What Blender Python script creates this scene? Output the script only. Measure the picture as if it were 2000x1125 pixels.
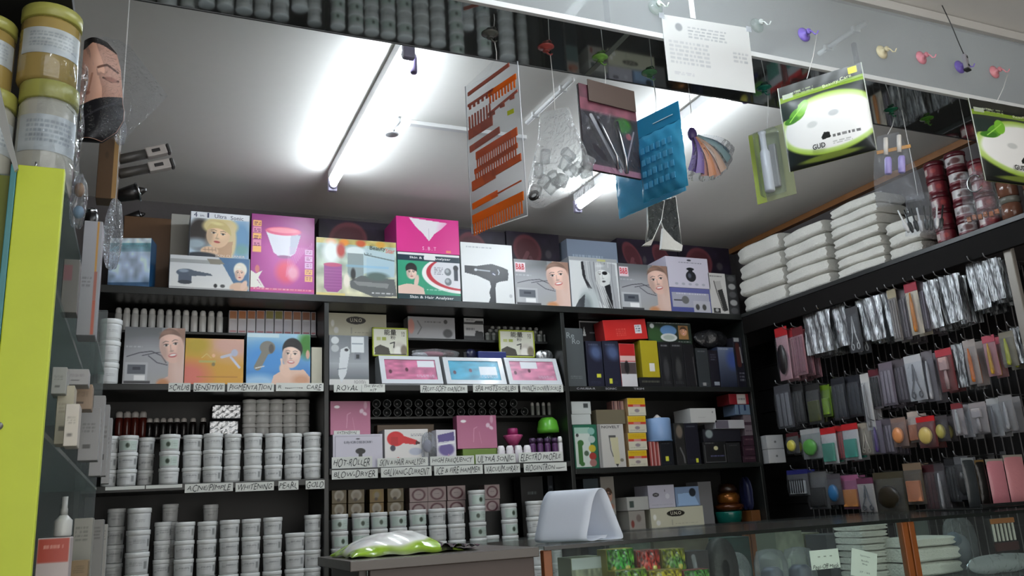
import bpy, bmesh, math, random
import numpy as np
from mathutils import Vector, Matrix

random.seed(7)
rng = np.random.default_rng(7)
for o in list(bpy.data.objects):
    bpy.data.objects.remove(o)
SC = bpy.context.scene
COL = SC.collection
R = math.radians

# ------------------------------------------------------------------ camera
F, YAW, PIT, ROL, HC = 1654.5, .417585, .255796, -.057159, 1.2
cy_, sy_, cp_, sp_, cr_, sr_ = [g(a) for a in (YAW, PIT, ROL) for g in (math.cos, math.sin)]
CF = Vector((sy_*cp_, cy_*cp_, sp_))
_r0 = Vector((cy_, -sy_, 0)); _u0 = _r0.cross(CF)
CR = cr_*_r0 + sr_*_u0
CU = -sr_*_r0 + cr_*_u0
CAM = Vector((0, 0, HC))
cd = bpy.data.cameras.new('camera'); cam = bpy.data.objects.new('camera', cd)
COL.objects.link(cam); SC.camera = cam
cd.sensor_fit = 'HORIZONTAL'; cd.sensor_width = 36; cd.lens = F/2000*36; cd.clip_start = .02
m = Matrix((CR, CU, -CF)).transposed().to_4x4(); m.translation = CAM
cam.matrix_world = m

# ------------------------------------------------------------------ world, exposure
w = bpy.data.worlds.new('world'); SC.world = w; w.use_nodes = True
w.node_tree.nodes['Background'].inputs[0].default_value = (1, .965, .92, 1)
w.node_tree.nodes['Background'].inputs[1].default_value = 1.5
SC.view_settings.view_transform = 'Standard'; SC.view_settings.look = 'None'
SC.view_settings.exposure = 0.46; SC.view_settings.gamma = 1.0
SC.view_settings.use_curve_mapping = False
TUBE_POWER = 43.0

# ------------------------------------------------------------------ unprojection onto real planes
def ray(px, py): return CF + CR*((px-1000)/F) - CU*((py-562.5)/F)
def onY(px, py, Y):
    d = ray(px, py); return CAM + d*(Y/d.y)
def onX(px, py, X):
    d = ray(px, py); return CAM + d*(X/d.x)
def onZ(px, py, Z):
    d = ray(px, py); return CAM + d*((Z-HC)/d.z)
def pix(p):
    v = Vector(p)-CAM; k = v.dot(CF)
    return 1000+F*v.dot(CR)/k, 562.5-F*v.dot(CU)/k
def zat(x, y, py):            # height above (x,y) that shows at picture row py
    lo, hi = -1.0, 4.0
    for _ in range(40):
        mid = (lo+hi)/2
        if pix((x, y, mid))[1] > py: lo = mid
        else: hi = mid
    return (lo+hi)/2

# ------------------------------------------------------------------ materials
def lin(c):
    c = np.asarray(c, float)
    return np.where(c <= .04045, c/12.92, ((c+.055)/1.055)**2.4)
_M = {}
def mat(c, rough=.5, metal=0.0, spec=.5, alpha=1, bump=0, bscale=60, name=None, emit=0, var=0, coat=0, trans=0):
    key = (tuple(c), rough, metal, spec, bump, bscale, emit, var, coat, trans)
    if key in _M: return _M[key]
    M = bpy.data.materials.new(name or 'paint'); M.use_nodes = True
    nt = M.node_tree; b = nt.nodes['Principled BSDF']
    lc = tuple(float(v) for v in lin(c))+(1,)
    b.inputs['Base Color'].default_value = lc
    b.inputs['Roughness'].default_value = rough
    b.inputs['Metallic'].default_value = metal
    b.inputs['Specular IOR Level'].default_value = spec
    b.inputs['Coat Weight'].default_value = coat
    b.inputs['Transmission Weight'].default_value = trans
    if emit:
        b.inputs['Emission Color'].default_value = lc
        b.inputs['Emission Strength'].default_value = emit
    if bump or var:
        tc = nt.nodes.new('ShaderNodeTexCoord')
        nz = nt.nodes.new('ShaderNodeTexNoise'); nz.inputs['Scale'].default_value = bscale
        nz.inputs['Detail'].default_value = 3
        nt.links.new(tc.outputs['Object'], nz.inputs['Vector'])
        if bump:
            bp = nt.nodes.new('ShaderNodeBump'); bp.inputs['Strength'].default_value = bump
            bp.inputs['Distance'].default_value = .01
            nt.links.new(nz.outputs[0], bp.inputs['Height']); nt.links.new(bp.outputs[0], b.inputs['Normal'])
        if var:
            mx = nt.nodes.new('ShaderNodeMix'); mx.data_type = 'RGBA'
            mx.inputs[6].default_value = tuple(v*(1-var) for v in lc[:3])+(1,)
            mx.inputs[7].default_value = tuple(min(1, v*(1+var)) for v in lc[:3])+(1,)
            nt.links.new(nz.outputs[0], mx.inputs[0]); nt.links.new(mx.outputs[2], b.inputs['Base Color'])
    _M[key] = M
    return M
def trans_mat(c, t=.4, rough=.35, bump=0, bscale=20):
    key = ('tr', c, t, rough, bump)
    if key in _M: return _M[key]
    M = mat(c, rough, bump=bump, bscale=bscale, coat=.2+t*.001, name='translucent_plastic').copy(); nt = M.node_tree
    b = nt.nodes['Principled BSDF']; out = [n for n in nt.nodes if n.type == 'OUTPUT_MATERIAL'][0]
    tr = nt.nodes.new('ShaderNodeBsdfTranslucent'); tr.inputs[0].default_value = tuple(float(v) for v in lin(c))+(1,)
    mx = nt.nodes.new('ShaderNodeMixShader'); mx.inputs[0].default_value = t
    nt.links.new(b.outputs[0], mx.inputs[1]); nt.links.new(tr.outputs[0], mx.inputs[2]); nt.links.new(mx.outputs[0], out.inputs[0])
    _M[key] = M; return M
def streak_foil(c=(.60, .61, .62), rough=.28):
    key = ('sf', c, rough)
    if key in _M: return _M[key]
    M = bpy.data.materials.new('crinkled_sleeve'); M.use_nodes = True; nt = M.node_tree; b = nt.nodes['Principled BSDF']
    b.inputs['Roughness'].default_value = rough; b.inputs['Metallic'].default_value = .75
    tc = nt.nodes.new('ShaderNodeTexCoord'); mp_ = nt.nodes.new('ShaderNodeMapping'); mp_.inputs['Scale'].default_value = (260, 120, 22)
    nz = nt.nodes.new('ShaderNodeTexNoise'); nz.inputs['Scale'].default_value = 1; nz.inputs['Detail'].default_value = 4; nz.inputs['Distortion'].default_value = .8
    nt.links.new(tc.outputs['Object'], mp_.inputs[0]); nt.links.new(mp_.outputs[0], nz.inputs['Vector'])
    rp = nt.nodes.new('ShaderNodeValToRGB'); rp.color_ramp.elements[0].position = .35; rp.color_ramp.elements[1].position = .68
    l = [float(v) for v in lin(c)]; rp.color_ramp.elements[0].color = (l[0]*.18, l[1]*.18, l[2]*.18, 1); rp.color_ramp.elements[1].color = (min(1, l[0]*2.2), min(1, l[1]*2.2), min(1, l[2]*2.2), 1)
    nt.links.new(nz.outputs[0], rp.inputs[0]); nt.links.new(rp.outputs[0], b.inputs['Base Color'])
    bp = nt.nodes.new('ShaderNodeBump'); bp.inputs['Strength'].default_value = .7; bp.inputs['Distance'].default_value = .004
    nt.links.new(nz.outputs[0], bp.inputs['Height']); nt.links.new(bp.outputs[0], b.inputs['Normal'])
    _M[key] = M; return M
def film(tint=(.95, .97, 1), gloss=.3, haze=.05, bump=.5, scale=25, rough=.12):
    """thin clear plastic: mostly see-through, part glossy, a little milky"""
    key = ('film', tint, gloss, haze, bump, scale)
    if key in _M: return _M[key]
    M = bpy.data.materials.new('clear_plastic_film'); M.use_nodes = True
    nt = M.node_tree; nt.nodes.clear()
    out = nt.nodes.new('ShaderNodeOutputMaterial')
    tr = nt.nodes.new('ShaderNodeBsdfTransparent'); tr.inputs[0].default_value = tint+(1,)
    gl = nt.nodes.new('ShaderNodeBsdfGlossy'); gl.inputs['Roughness'].default_value = rough
    df = nt.nodes.new('ShaderNodeBsdfTranslucent'); df.inputs[0].default_value = (.85, .87, .9, 1)
    d2 = nt.nodes.new('ShaderNodeBsdfDiffuse'); d2.inputs[0].default_value = (.85, .87, .9, 1)
    md = nt.nodes.new('ShaderNodeMixShader'); md.inputs[0].default_value = .5
    nt.links.new(df.outputs[0], md.inputs[1]); nt.links.new(d2.outputs[0], md.inputs[2])
    m1 = nt.nodes.new('ShaderNodeMixShader'); m1.inputs[0].default_value = haze
    nt.links.new(tr.outputs[0], m1.inputs[1]); nt.links.new(md.outputs[0], m1.inputs[2])
    lw = nt.nodes.new('ShaderNodeLayerWeight'); lw.inputs[0].default_value = gloss
    m2 = nt.nodes.new('ShaderNodeMixShader')
    mm_ = nt.nodes.new('ShaderNodeMath'); mm_.operation = 'MULTIPLY'; mm_.inputs[1].default_value = .55; mm_.use_clamp = True
    nt.links.new(lw.outputs['Fresnel'], mm_.inputs[0]); nt.links.new(mm_.outputs[0], m2.inputs[0])
    nt.links.new(m1.outputs[0], m2.inputs[1]); nt.links.new(gl.outputs[0], m2.inputs[2])
    nt.links.new(m2.outputs[0], out.inputs[0])
    if bump:
        tc = nt.nodes.new('ShaderNodeTexCoord')
        nz = nt.nodes.new('ShaderNodeTexNoise'); nz.inputs['Scale'].default_value = scale
        nz.inputs['Distortion'].default_value = 1.2
        bp = nt.nodes.new('ShaderNodeBump'); bp.inputs['Strength'].default_value = bump; bp.inputs['Distance'].default_value = .02
        nt.links.new(tc.outputs['Object'], nz.inputs['Vector']); nt.links.new(nz.outputs[0], bp.inputs['Height'])
        nt.links.new(bp.outputs[0], gl.inputs['Normal']); nt.links.new(bp.outputs[0], lw.inputs['Normal'])
    _M[key] = M
    return M
def print_mat(rough=.35, gloss=.5):
    key = ('print', rough, gloss)
    if key in _M: return _M[key]
    M = bpy.data.materials.new('printed_card'); M.use_nodes = True
    nt = M.node_tree; b = nt.nodes['Principled BSDF']
    at = nt.nodes.new('ShaderNodeVertexColor'); at.layer_name = 'print'
    nt.links.new(at.outputs[0], b.inputs['Base Color'])
    b.inputs['Roughness'].default_value = rough; b.inputs['Specular IOR Level'].default_value = gloss
    _M[key] = M
    return M
def paper_mat():
    M = print_mat(.6, .3).copy(); M.name = 'thin_paper'; nt = M.node_tree
    b = nt.nodes['Principled BSDF']; out = [n for n in nt.nodes if n.type == 'OUTPUT_MATERIAL'][0]
    at = [n for n in nt.nodes if n.type == 'VERTEX_COLOR'][0]
    tr = nt.nodes.new('ShaderNodeBsdfTranslucent'); nt.links.new(at.outputs[0], tr.inputs[0])
    mx = nt.nodes.new('ShaderNodeMixShader'); mx.inputs[0].default_value = .5
    nt.links.new(b.outputs[0], mx.inputs[1]); nt.links.new(tr.outputs[0], mx.inputs[2]); nt.links.new(mx.outputs[0], out.inputs[0])
    return M
CHROME = mat((.75, .76, .78), .2, 1, name='chrome')
INK = mat((.1, .1, .12), .6, name='ink')

# ------------------------------------------------------------------ mesh builder
class MB:
    def __init__(s): s.v = []; s.f = []; s.m = []; s.s = []
    def add(s, v, f, mi=0, smooth=False, M=None):
        o = len(s.v)
        if M is not None: v = [M @ Vector(p) for p in v]
        s.v += [tuple(p) for p in v]
        for q in f:
            s.f.append([i+o for i in q]); s.m.append(mi); s.s.append(smooth)
        return s
    def box(s, x0, x1, y0, y1, z0, z1, mi=0, M=None):
        v = [(x0, y0, z0), (x1, y0, z0), (x1, y1, z0), (x0, y1, z0), (x0, y0, z1), (x1, y0, z1), (x1, y1, z1), (x0, y1, z1)]
        f = [(0, 3, 2, 1), (4, 5, 6, 7), (0, 1, 5, 4), (1, 2, 6, 5), (2, 3, 7, 6), (3, 0, 4, 7)]
        return s.add(v, f, mi, False, M)
    def rbox(s, x0, x1, y0, y1, z0, z1, b=.003, mi=0, M=None, seg=2, smooth=False):
        bm = bmesh.new(); bmesh.ops.create_cube(bm, size=1)
        for q in bm.verts:
            q.co = Vector(((x0+x1)/2+q.co.x*(x1-x0), (y0+y1)/2+q.co.y*(y1-y0), (z0+z1)/2+q.co.z*(z1-z0)))
        bmesh.ops.bevel(bm, geom=list(bm.edges), offset=b, segments=seg, affect='EDGES', profile=.5)
        bm.verts.index_update()
        s.add([q.co.copy() for q in bm.verts], [[q.index for q in f.verts] for f in bm.faces], mi, smooth, M)
        bm.free(); return s
    def lathe(s, prof, n=16, mi=0, M=None, smooth=True, cap=True):
        v = []; f = []
        for r, z in prof:
            for i in range(n):
                a = 2*math.pi*i/n; v.append((r*math.cos(a), r*math.sin(a), z))
        for k in range(len(prof)-1):
            for i in range(n):
                j = (i+1) % n; f.append((k*n+i, k*n+j, (k+1)*n+j, (k+1)*n+i))
        if cap:
            f.append(tuple(range(n-1, -1, -1))); f.append(tuple(range((len(prof)-1)*n, len(prof)*n)))
        return s.add(v, f, mi, smooth, M)
    def tube(s, pts, r, n=6, mi=0, M=None):
        pts = [Vector(p) for p in pts]; v = []; f = []
        rr = r if isinstance(r, (list, tuple)) else [r]*len(pts)
        up = None
        for i, p in enumerate(pts):
            d = (pts[min(i+1, len(pts)-1)]-pts[max(i-1, 0)]).normalized()
            if up is None:
                up = Vector((0, 0, 1)) if abs(d.z) < .9 else Vector((1, 0, 0))
            a = d.cross(up).normalized(); b = a.cross(d).normalized(); up = b
            for k in range(n):
                t = 2*math.pi*k/n; v.append(p+(a*math.cos(t)+b*math.sin(t))*rr[i])
        for i in range(len(pts)-1):
            for k in range(n):
                j = (k+1) % n; f.append((i*n+k, i*n+j, (i+1)*n+j, (i+1)*n+k))
        f.append(tuple(range(n-1, -1, -1))); f.append(tuple(range((len(pts)-1)*n, len(pts)*n)))
        return s.add(v, f, mi, True, M)
    def prism(s, poly, y0, y1, mi=0, M=None):      # polygon in x,z, thickness along y
        n = len(poly); v = [(x, y0, z) for x, z in poly]+[(x, y1, z) for x, z in poly]
        f = [tuple(range(n)), tuple(range(2*n-1, n-1, -1))]
        f += [(i, i+n, (i+1) % n+n, (i+1) % n) for i in range(n)]
        return s.add(v, f, mi, False, M)
    def ball(s, c, r, n=12, mi=0, M=None):
        rx, ry, rz = r if isinstance(r, (tuple, list)) else (r, r, r)
        h = max(4, n//2); v = []; f = []
        for k in range(h+1):
            t = math.pi*(k+.02)/(h+.04)
            for i in range(n):
                a = 2*math.pi*i/n
                v.append((c[0]+rx*math.sin(t)*math.cos(a), c[1]+ry*math.sin(t)*math.sin(a), c[2]+rz*math.cos(t)))
        for k in range(h):
            for i in range(n):
                j = (i+1) % n; f.append((k*n+i, (k+1)*n+i, (k+1)*n+j, k*n+j))
        f.append(tuple(range(n))); f.append(tuple(range((h+1)*n-1, h*n-1, -1)))
        return s.add(v, f, mi, True, M)
    def grid(s, fn, nu, nv, mi=0, M=None, smooth=True):
        v = [fn(i/nu, j/nv) for j in range(nv+1) for i in range(nu+1)]
        f = [(j*(nu+1)+i, j*(nu+1)+i+1, (j+1)*(nu+1)+i+1, (j+1)*(nu+1)+i) for j in range(nv) for i in range(nu)]
        return s.add(v, f, mi, smooth, M)
    def mesh(s, name, mats):
        me = bpy.data.meshes.new(name); me.from_pydata(s.v, [], s.f)
        for q in (mats if isinstance(mats, (list, tuple)) else [mats]): me.materials.append(q)
        me.polygons.foreach_set('material_index', s.m); me.polygons.foreach_set('use_smooth', s.s)
        me.update(); return me
    def obj(s, name, mats, parent=None, loc=None, rotz=0):
        return put(name, s.mesh(name, mats), parent, loc, rotz)

def put(name, me, parent=None, loc=None, rotz=0, rot=None):
    o = bpy.data.objects.new(name, me); COL.objects.link(o)
    if parent: o.parent = parent
    if loc is not None: o.location = loc
    if rot is not None: o.rotation_euler = rot
    elif rotz: o.rotation_euler = (0, 0, rotz)
    return o
def tag(o, label, cat, group=None, kind=None):
    o['label'] = label; o['category'] = cat
    if group: o['group'] = group
    if kind: o['kind'] = kind
    return o
def thing(name, label, cat, loc=(0, 0, 0), rotz=0, group=None, rot=None):
    o = put(name, None, None, loc, rotz, rot); o.empty_display_size = .05
    return tag(o, label, cat, group)
def struct(o):
    o['kind'] = 'structure'; return o
def dup(root, loc, rotz=0, label=None, parent=None):
    r = root.copy(); COL.objects.link(r); r.location = loc; r.rotation_euler = (0, 0, rotz)
    if label: r['label'] = label
    for ch in root.children:
        c = ch.copy(); COL.objects.link(c); c.parent = r
        for g in ch.children:
            d = g.copy(); COL.objects.link(d); d.parent = c
    return r

# ------------------------------------------------------------------ printed art (colour per vertex on a flat grid)
class Art:
    def __init__(s, w, h, step=.0022):
        s.w, s.h = w, h
        s.nx = max(6, int(w/step)); s.ny = max(6, int(h/step))
        s.U, s.V = np.meshgrid(np.linspace(0, 1, s.nx+1), np.linspace(0, 1, s.ny+1))
        s.c = np.ones(s.U.shape+(3,))
        s.e = 1.2/max(s.nx, s.ny)
    def mix(s, a, c): s.c += (np.asarray(c, float)-s.c)*np.clip(a, 0, 1)[..., None]; return s
    def fill(s, c): s.c[:] = c; return s
    def vgrad(s, c0, c1, v0=0, v1=1, u0=0, u1=1):
        t = np.clip((s.V-v0)/(v1-v0), 0, 1)[..., None]
        k = ((s.V >= v0) & (s.V <= v1) & (s.U >= u0) & (s.U <= u1)).astype(float)[..., None]
        s.c += (np.asarray(c0)*(1-t)+np.asarray(c1)*t-s.c)*k; return s
    def rect(s, u0, v0, u1, v1, c, a=1):
        e = s.e/2
        k = np.clip((s.U-u0)/e+.5, 0, 1)*np.clip((u1-s.U)/e+.5, 0, 1)*np.clip((s.V-v0)/e+.5, 0, 1)*np.clip((v1-s.V)/e+.5, 0, 1)
        return s.mix(k*a, c)
    def ell(s, cu, cv, ru, rv, c, soft=.08, rot=0, a=1):
        du, dv = (s.U-cu), (s.V-cv)
        if rot:
            asp = s.w/s.h; x, y = du*asp, dv
            x, y = x*math.cos(rot)+y*math.sin(rot), -x*math.sin(rot)+y*math.cos(rot); du, dv = x/asp, y
        d = np.sqrt((du/ru)**2+(dv/rv)**2)
        return s.mix(np.clip((1-d)/max(soft, s.e/min(ru, rv))+.5, 0, 1)*a, c)
    def poly(s, pts, c, a=1):
        k = np.zeros(s.U.shape, bool); n = len(pts)
        for i in range(n):
            (x0, y0), (x1, y1) = pts[i], pts[(i+1) % n]
            if y0 == y1: continue
            cond = ((y0 > s.V) != (y1 > s.V)) & (s.U < (x1-x0)*(s.V-y0)/(y1-y0)+x0)
            k ^= cond
        return s.mix(k.astype(float)*a, c)
    def line(s, pts, wd, c, a=1):
        asp = s.w/s.h; k = np.zeros(s.U.shape)
        for (x0, y0), (x1, y1) in zip(pts, pts[1:]):
            ax, bx = x0*asp, x1*asp; L = (bx-ax)**2+(y1-y0)**2+1e-9
            t = np.clip(((s.U*asp-ax)*(bx-ax)+(s.V-y0)*(y1-y0))/L, 0, 1)
            d = np.hypot(s.U*asp-ax-t*(bx-ax), s.V-y0-t*(y1-y0))
            k = np.maximum(k, np.clip((wd/2-d)/(s.e*.7)+.5, 0, 1))
        return s.mix(k*a, c)
    def words(s, u0, v0, u1, v1, c, rows=1, a=.8, seed=1):     # fine print too small to read
        r = random.Random(seed); dv = (v1-v0)/rows
        for i in range(rows):
            u = u0
            while u < u1-.01:
                L = min(r.uniform(.02, .07), u1-u)
                s.rect(u, v0+i*dv, u+L, v0+i*dv+dv*.55, c, a*r.uniform(.6, 1)); u += L+.018
        return s
    def noise(s, amt, n=9, seed=3):
        g = np.random.default_rng(seed).random((n, n))
        x = s.U*(n-1.001); y = s.V*(n-1.001); i = x.astype(int); j = y.astype(int); fx = x-i; fy = y-j
        z = g[j, i]*(1-fx)*(1-fy)+g[j, i+1]*fx*(1-fy)+g[j+1, i]*(1-fx)*fy+g[j+1, i+1]*fx*fy
        s.c = np.clip(s.c*(1+amt*(z-.5)[..., None]), 0, 1); return s
    def mesh(s, name='front_print', fn=None, m=None):
        """flat panel: x across, z up from 0, y=0, facing -y; fn(u,v) may bend it"""
        X = (s.U-.5)*s.w; Z = (1-s.V)*s.h; Y = np.zeros_like(X)
        if fn is not None: X, Y, Z = fn(s.U, s.V, X, Z)
        co = np.stack([X, Y, Z], -1).reshape(-1, 3)
        nx, ny = s.nx, s.ny
        I = (np.arange(ny)[:, None]*(nx+1)+np.arange(nx)[None]).ravel()
        fs = np.stack([I+nx+1, I+nx+2, I+1, I], 1)
        me = bpy.data.meshes.new(name)
        me.vertices.add(len(co)); me.vertices.foreach_set('co', co.astype(np.float32).ravel())
        me.loops.add(fs.size); me.loops.foreach_set('vertex_index', fs.ravel().astype(np.int32))
        me.polygons.add(len(fs)); me.polygons.foreach_set('loop_start', np.arange(len(fs), dtype=np.int32)*4)
        try: me.polygons.foreach_set('loop_total', np.full(len(fs), 4, np.int32))
        except Exception: pass
        me.update(calc_edges=True); me.validate()
        ca = me.color_attributes.new('print', 'FLOAT_COLOR', 'POINT')
        col = np.ones((len(co), 4), np.float32); col[:, :3] = lin(np.clip(s.c, 0, 1)).reshape(-1, 3)
        ca.data.foreach_set('color', col.ravel())
        me.materials.append(m or print_mat())
        me.polygons.foreach_set('use_smooth', np.ones(len(fs), bool))
        return me

SKIN = (.86, .68, .58)
def face(a, cu, cv, ru, rv, skin=SKIN, tilt=0, smile=True, grey=False, hair=None, line=-.52):
    asp = a.w/a.h
    def P(x, y):
        X, Y = x*ru*asp, y*rv
        return cu+(X*math.cos(tilt)-Y*math.sin(tilt))/asp, cv+X*math.sin(tilt)+Y*math.cos(tilt)
    dk = tuple(np.array(skin)*.78); lt = tuple(np.minimum(1, np.array(skin)*1.12))
    a.ell(cu, cv, ru, rv, skin, .06, tilt)
    a.ell(*P(.12, -.25), ru*.62, rv*.5, lt, .9, tilt, .7)
    a.ell(*P(-.72, .15), ru*.3, rv*.6, dk, .9, tilt, .6)
    eye = (.16, .12, .11); lip = (.3, .3, .3) if grey else (.74, .33, .33)
    for sx in (-.42, .38):
        a.ell(*P(sx, -.12), ru*.19, rv*.06, (.93, .92, .9), .3, tilt)
        a.ell(*P(sx, -.12), ru*.1, rv*.065, eye, .3, tilt)
        a.line([P(sx-.2, -.17), P(sx, -.2), P(sx+.2, -.16)], .011, eye, .8)
        a.line([P(sx-.24, -.3), P(sx, -.37), P(sx+.22, -.31)], .014, tuple(np.array(skin)*.45), .8)
    a.line([P(-.06, -.1), P(-.12, .22)], .02, dk, .6)
    a.ell(*P(-.05, .27), ru*.17, rv*.06, dk, .6, tilt, .8)
    if smile:
        a.ell(*P(-.02, .53), ru*.38, rv*.12, lip, .15, tilt)
        a.ell(*P(-.02, .51), ru*.3, rv*.065, (.97, .95, .93), .2, tilt)
    else:
        a.ell(*P(-.02, .54), ru*.26, rv*.085, lip, .25, tilt)
        a.line([P(-.26, .54), P(.22, .54)], .008, tuple(np.array(lip)*.6), .8)
    if hair is not None:
        du, dv = (a.U-cu)*asp, a.V-cv
        x = (du*math.cos(tilt)+dv*math.sin(tilt))/(ru*asp); y = (-du*math.sin(tilt)+dv*math.cos(tilt))/rv
        k = np.clip((line+.30*x*x+.06*x-y)/.05+.5, 0, 1)*np.clip((1.10-np.sqrt(x*x+y*y))/.05+.5, 0, 1)
        a.mix(k, hair)
        a.ell(*P(-.25, -.88), ru*.5, rv*.12, tuple(np.minimum(1, np.array(hair)*1.5)), .9, tilt, .4)

# ------------------------------------------------------------------ lettering
_T = {}
def text_mesh(body, thick=0.0):
    k = (body, thick)
    if k in _T: return _T[k]
    cu = bpy.data.curves.new('lettering', 'FONT'); cu.body = body; cu.resolution_u = 2
    cu.align_x = 'CENTER'; cu.align_y = 'CENTER'; cu.offset = thick
    o = bpy.data.objects.new('lettering', cu); COL.objects.link(o)
    dg = bpy.context.evaluated_depsgraph_get(); dg.update()
    me = bpy.data.meshes.new_from_object(o.evaluated_get(dg))
    bpy.data.objects.remove(o); bpy.data.curves.remove(cu)
    n = len(me.vertices); co = np.zeros(n*3, np.float32); me.vertices.foreach_get('co', co)
    co = co.reshape(-1, 3)
    if n:
        lo, hi = co.min(0), co.max(0)
        co -= (lo+hi)/2; W, H = (hi-lo)[:2]
    else: W = H = 1
    _T[k] = (co, [tuple(p.vertices) for p in me.polygons], max(W, 1e-6), max(H, 1e-6))
    bpy.data.meshes.remove(me)
    return _T[k]
def letter(parent, body, w, h, x=0, z=0, y=-.0012, m=None, rot=0, thick=0.0, name='lettering', wav=0, seed=0):
    """flat lettering w x h on a front face (x across, z up, facing -y)"""
    co, fs, W, H = text_mesh(body, thick)
    X = co[:, 0]*w/W; Z = co[:, 1]*h/H
    if wav:
        r = random.Random(seed+len(body)); p = r.uniform(0, 6)
        Z = Z*(1+.35*np.sin(X/w*17+p)) + wav*np.sin(X/w*11+p)*h; X = X+Z*.22
    if rot: X, Z = X*math.cos(rot)-Z*math.sin(rot), X*math.sin(rot)+Z*math.cos(rot)
    b = MB(); b.add([(float(a), y, float(c)) for a, c in zip(X, Z)], fs)
    return b.obj(name, m or INK, parent, (x, 0, z))

# ================================================================== the room
ZC_, YW, XW, XL = 2.57, 3.74, 3.06, -.62
YB = 3.40                                   # front edge of the back shelves
plaster = mat((.87, .86, .84), .8, bump=.04, bscale=30, var=.02, name='ceiling_paint')
wallm = mat((.33, .31, .31), .8, bump=.1, bscale=40, var=.06, name='wall_paint')
struct(MB().box(XL-.1, XW+.1, -1.6, YW+.1, -.06, 0).obj('floor', mat((.45, .43, .40), .4, bump=.05, var=.1, bscale=8, name='floor_tile')))
struct(MB().box(XL-.1, XW+.1, -1.6, YW+.1, ZC_, ZC_+.08).obj('ceiling', plaster))
struct(MB().box(XL-.1, XW+.1, YW, YW+.1, 0, ZC_).obj('wall_back', wallm))
struct(MB().box(XL-.1, XL, -1.6, YW, 0, ZC_).obj('wall_left', wallm))
struct(MB().box(XW, XW+.1, -1.6, YW, 0, ZC_).obj('wall_right', wallm))
struct(MB().box(XW-.035, XW, -1.4, YW, ZC_-.03, ZC_-.002).obj('trim_1', mat((.50, .33, .18), .5, var=.2, bscale=20, name='brown_wood')))

# ---- tube lights
def tube_light(x, y0, y1, label, seen):
    t = thing('tube_light', label, 'light', (x, (y0+y1)/2, ZC_), 0, 'fluorescent tubes on the ceiling')
    L = (y1-y0)/2; zt = -.066
    MB().lathe([(.013, -L+.02), (.013, L-.02)], 16, M=Matrix.Translation((0, 0, zt)) @ Matrix.Rotation(R(-90), 4, 'X')).obj(
        'glowing_tube', mat((.93, .97, 1), .3, emit=TUBE_POWER, name='lit_tube'), t)
    MB().rbox(-.018, .018, -L, L, -.040, -.001, .004).obj('batten', mat((.92, .92, .93), .4, name='batten_enamel'), t)
    for s in (-1, 1):
        b = MB().rbox(-.018, .018, s*L-.012, s*L+.012, -.09, -.03, .005)
        b.lathe([(.016, -.012), (.018, .0), (.016, .012)], 14, M=Matrix.Translation((0, s*(L-.012), zt)) @ Matrix.Rotation(R(90), 4, 'X'))
        b.obj('lamp_holder', mat((.52, .50, .58), .5, name='holder_plastic'), t)
    MB().lathe([(.009, -.03), (.011, -.025), (.011, .02), (.009, .03)], 12, M=Matrix.Translation((.03, -L+.05, -.075))).obj('starter', mat((.42, .38, .52), .5), t)
    return t
p0, p1 = onZ(650, 372, 2.485), onZ(797, 112, 2.485)
tube_light((p0.x+p1.x)/2, p1.y, p0.y, 'bright fluorescent tube above the pink and magenta boxes', 1)
q0, q1 = onZ(1143, 415, 2.485), onZ(1395, 205, 2.485)
tube_light((q0.x+q1.x)/2, q0.y-1.2, q0.y, 'bright fluorescent tube behind the hanging blue bag', 1)
tube_light(1.02, .30, 1.48, 'bright fluorescent tube in front of the mirrored shelf', 0)
tube_light(.30, -1.25, -.05, 'bright fluorescent tube over the shop entrance', 0)

# ---- cable trunking and conduit on the ceiling
trk = mat((.80, .80, .80), .5, name='trunking')
a, b = onZ(800, 236, ZC_), onZ(1040, 252, ZC_)
tag(MB().rbox(a.x, b.x, a.y-.012, a.y+.012, ZC_-.016, ZC_-.0005, .002).obj('cable_trunking', trk), 'white cable trunking running across ceiling from the tube light', 'trunking')
for (A, B, lb) in (((1029, 240), (1119, 155), 'thin white conduit on ceiling behind the comb packet'), ((1600, 105), (1690, 45), 'short white conduit on ceiling above the hanging wipes pack')):
    a, b = onZ(*A, ZC_-.01), onZ(*B, ZC_-.01)
    t = thing('conduit', lb, 'conduit', (a.x, a.y, ZC_-.01))
    MB().tube([(0, 0, 0), (b-a)], .008, 8).obj('pipe', trk, t)
    for k in (.2, .8): MB().rbox(-.014, .014, -.006, .006, -.0095, .0095, .002, M=Matrix.Translation((b-a)*k)).obj('clip', trk, t)
a = onZ(780, 238, ZC_-.02)
t = thing('ceiling_hook', 'small metal ceiling hook with round disc near the tube light', 'hook', a)
MB().tube([(0, 0, .019), (0, 0, 0), (-.02, 0, -.03), (-.03, 0, -.05)], .005, 8).obj('stem', CHROME, t)
MB().lathe([(.02, -.003), (.026, 0), (.02, .003)], 16, M=Matrix.Translation((-.03, 0, -.052))).obj('disc', mat((.7, .7, .72), .35), t)

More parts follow.
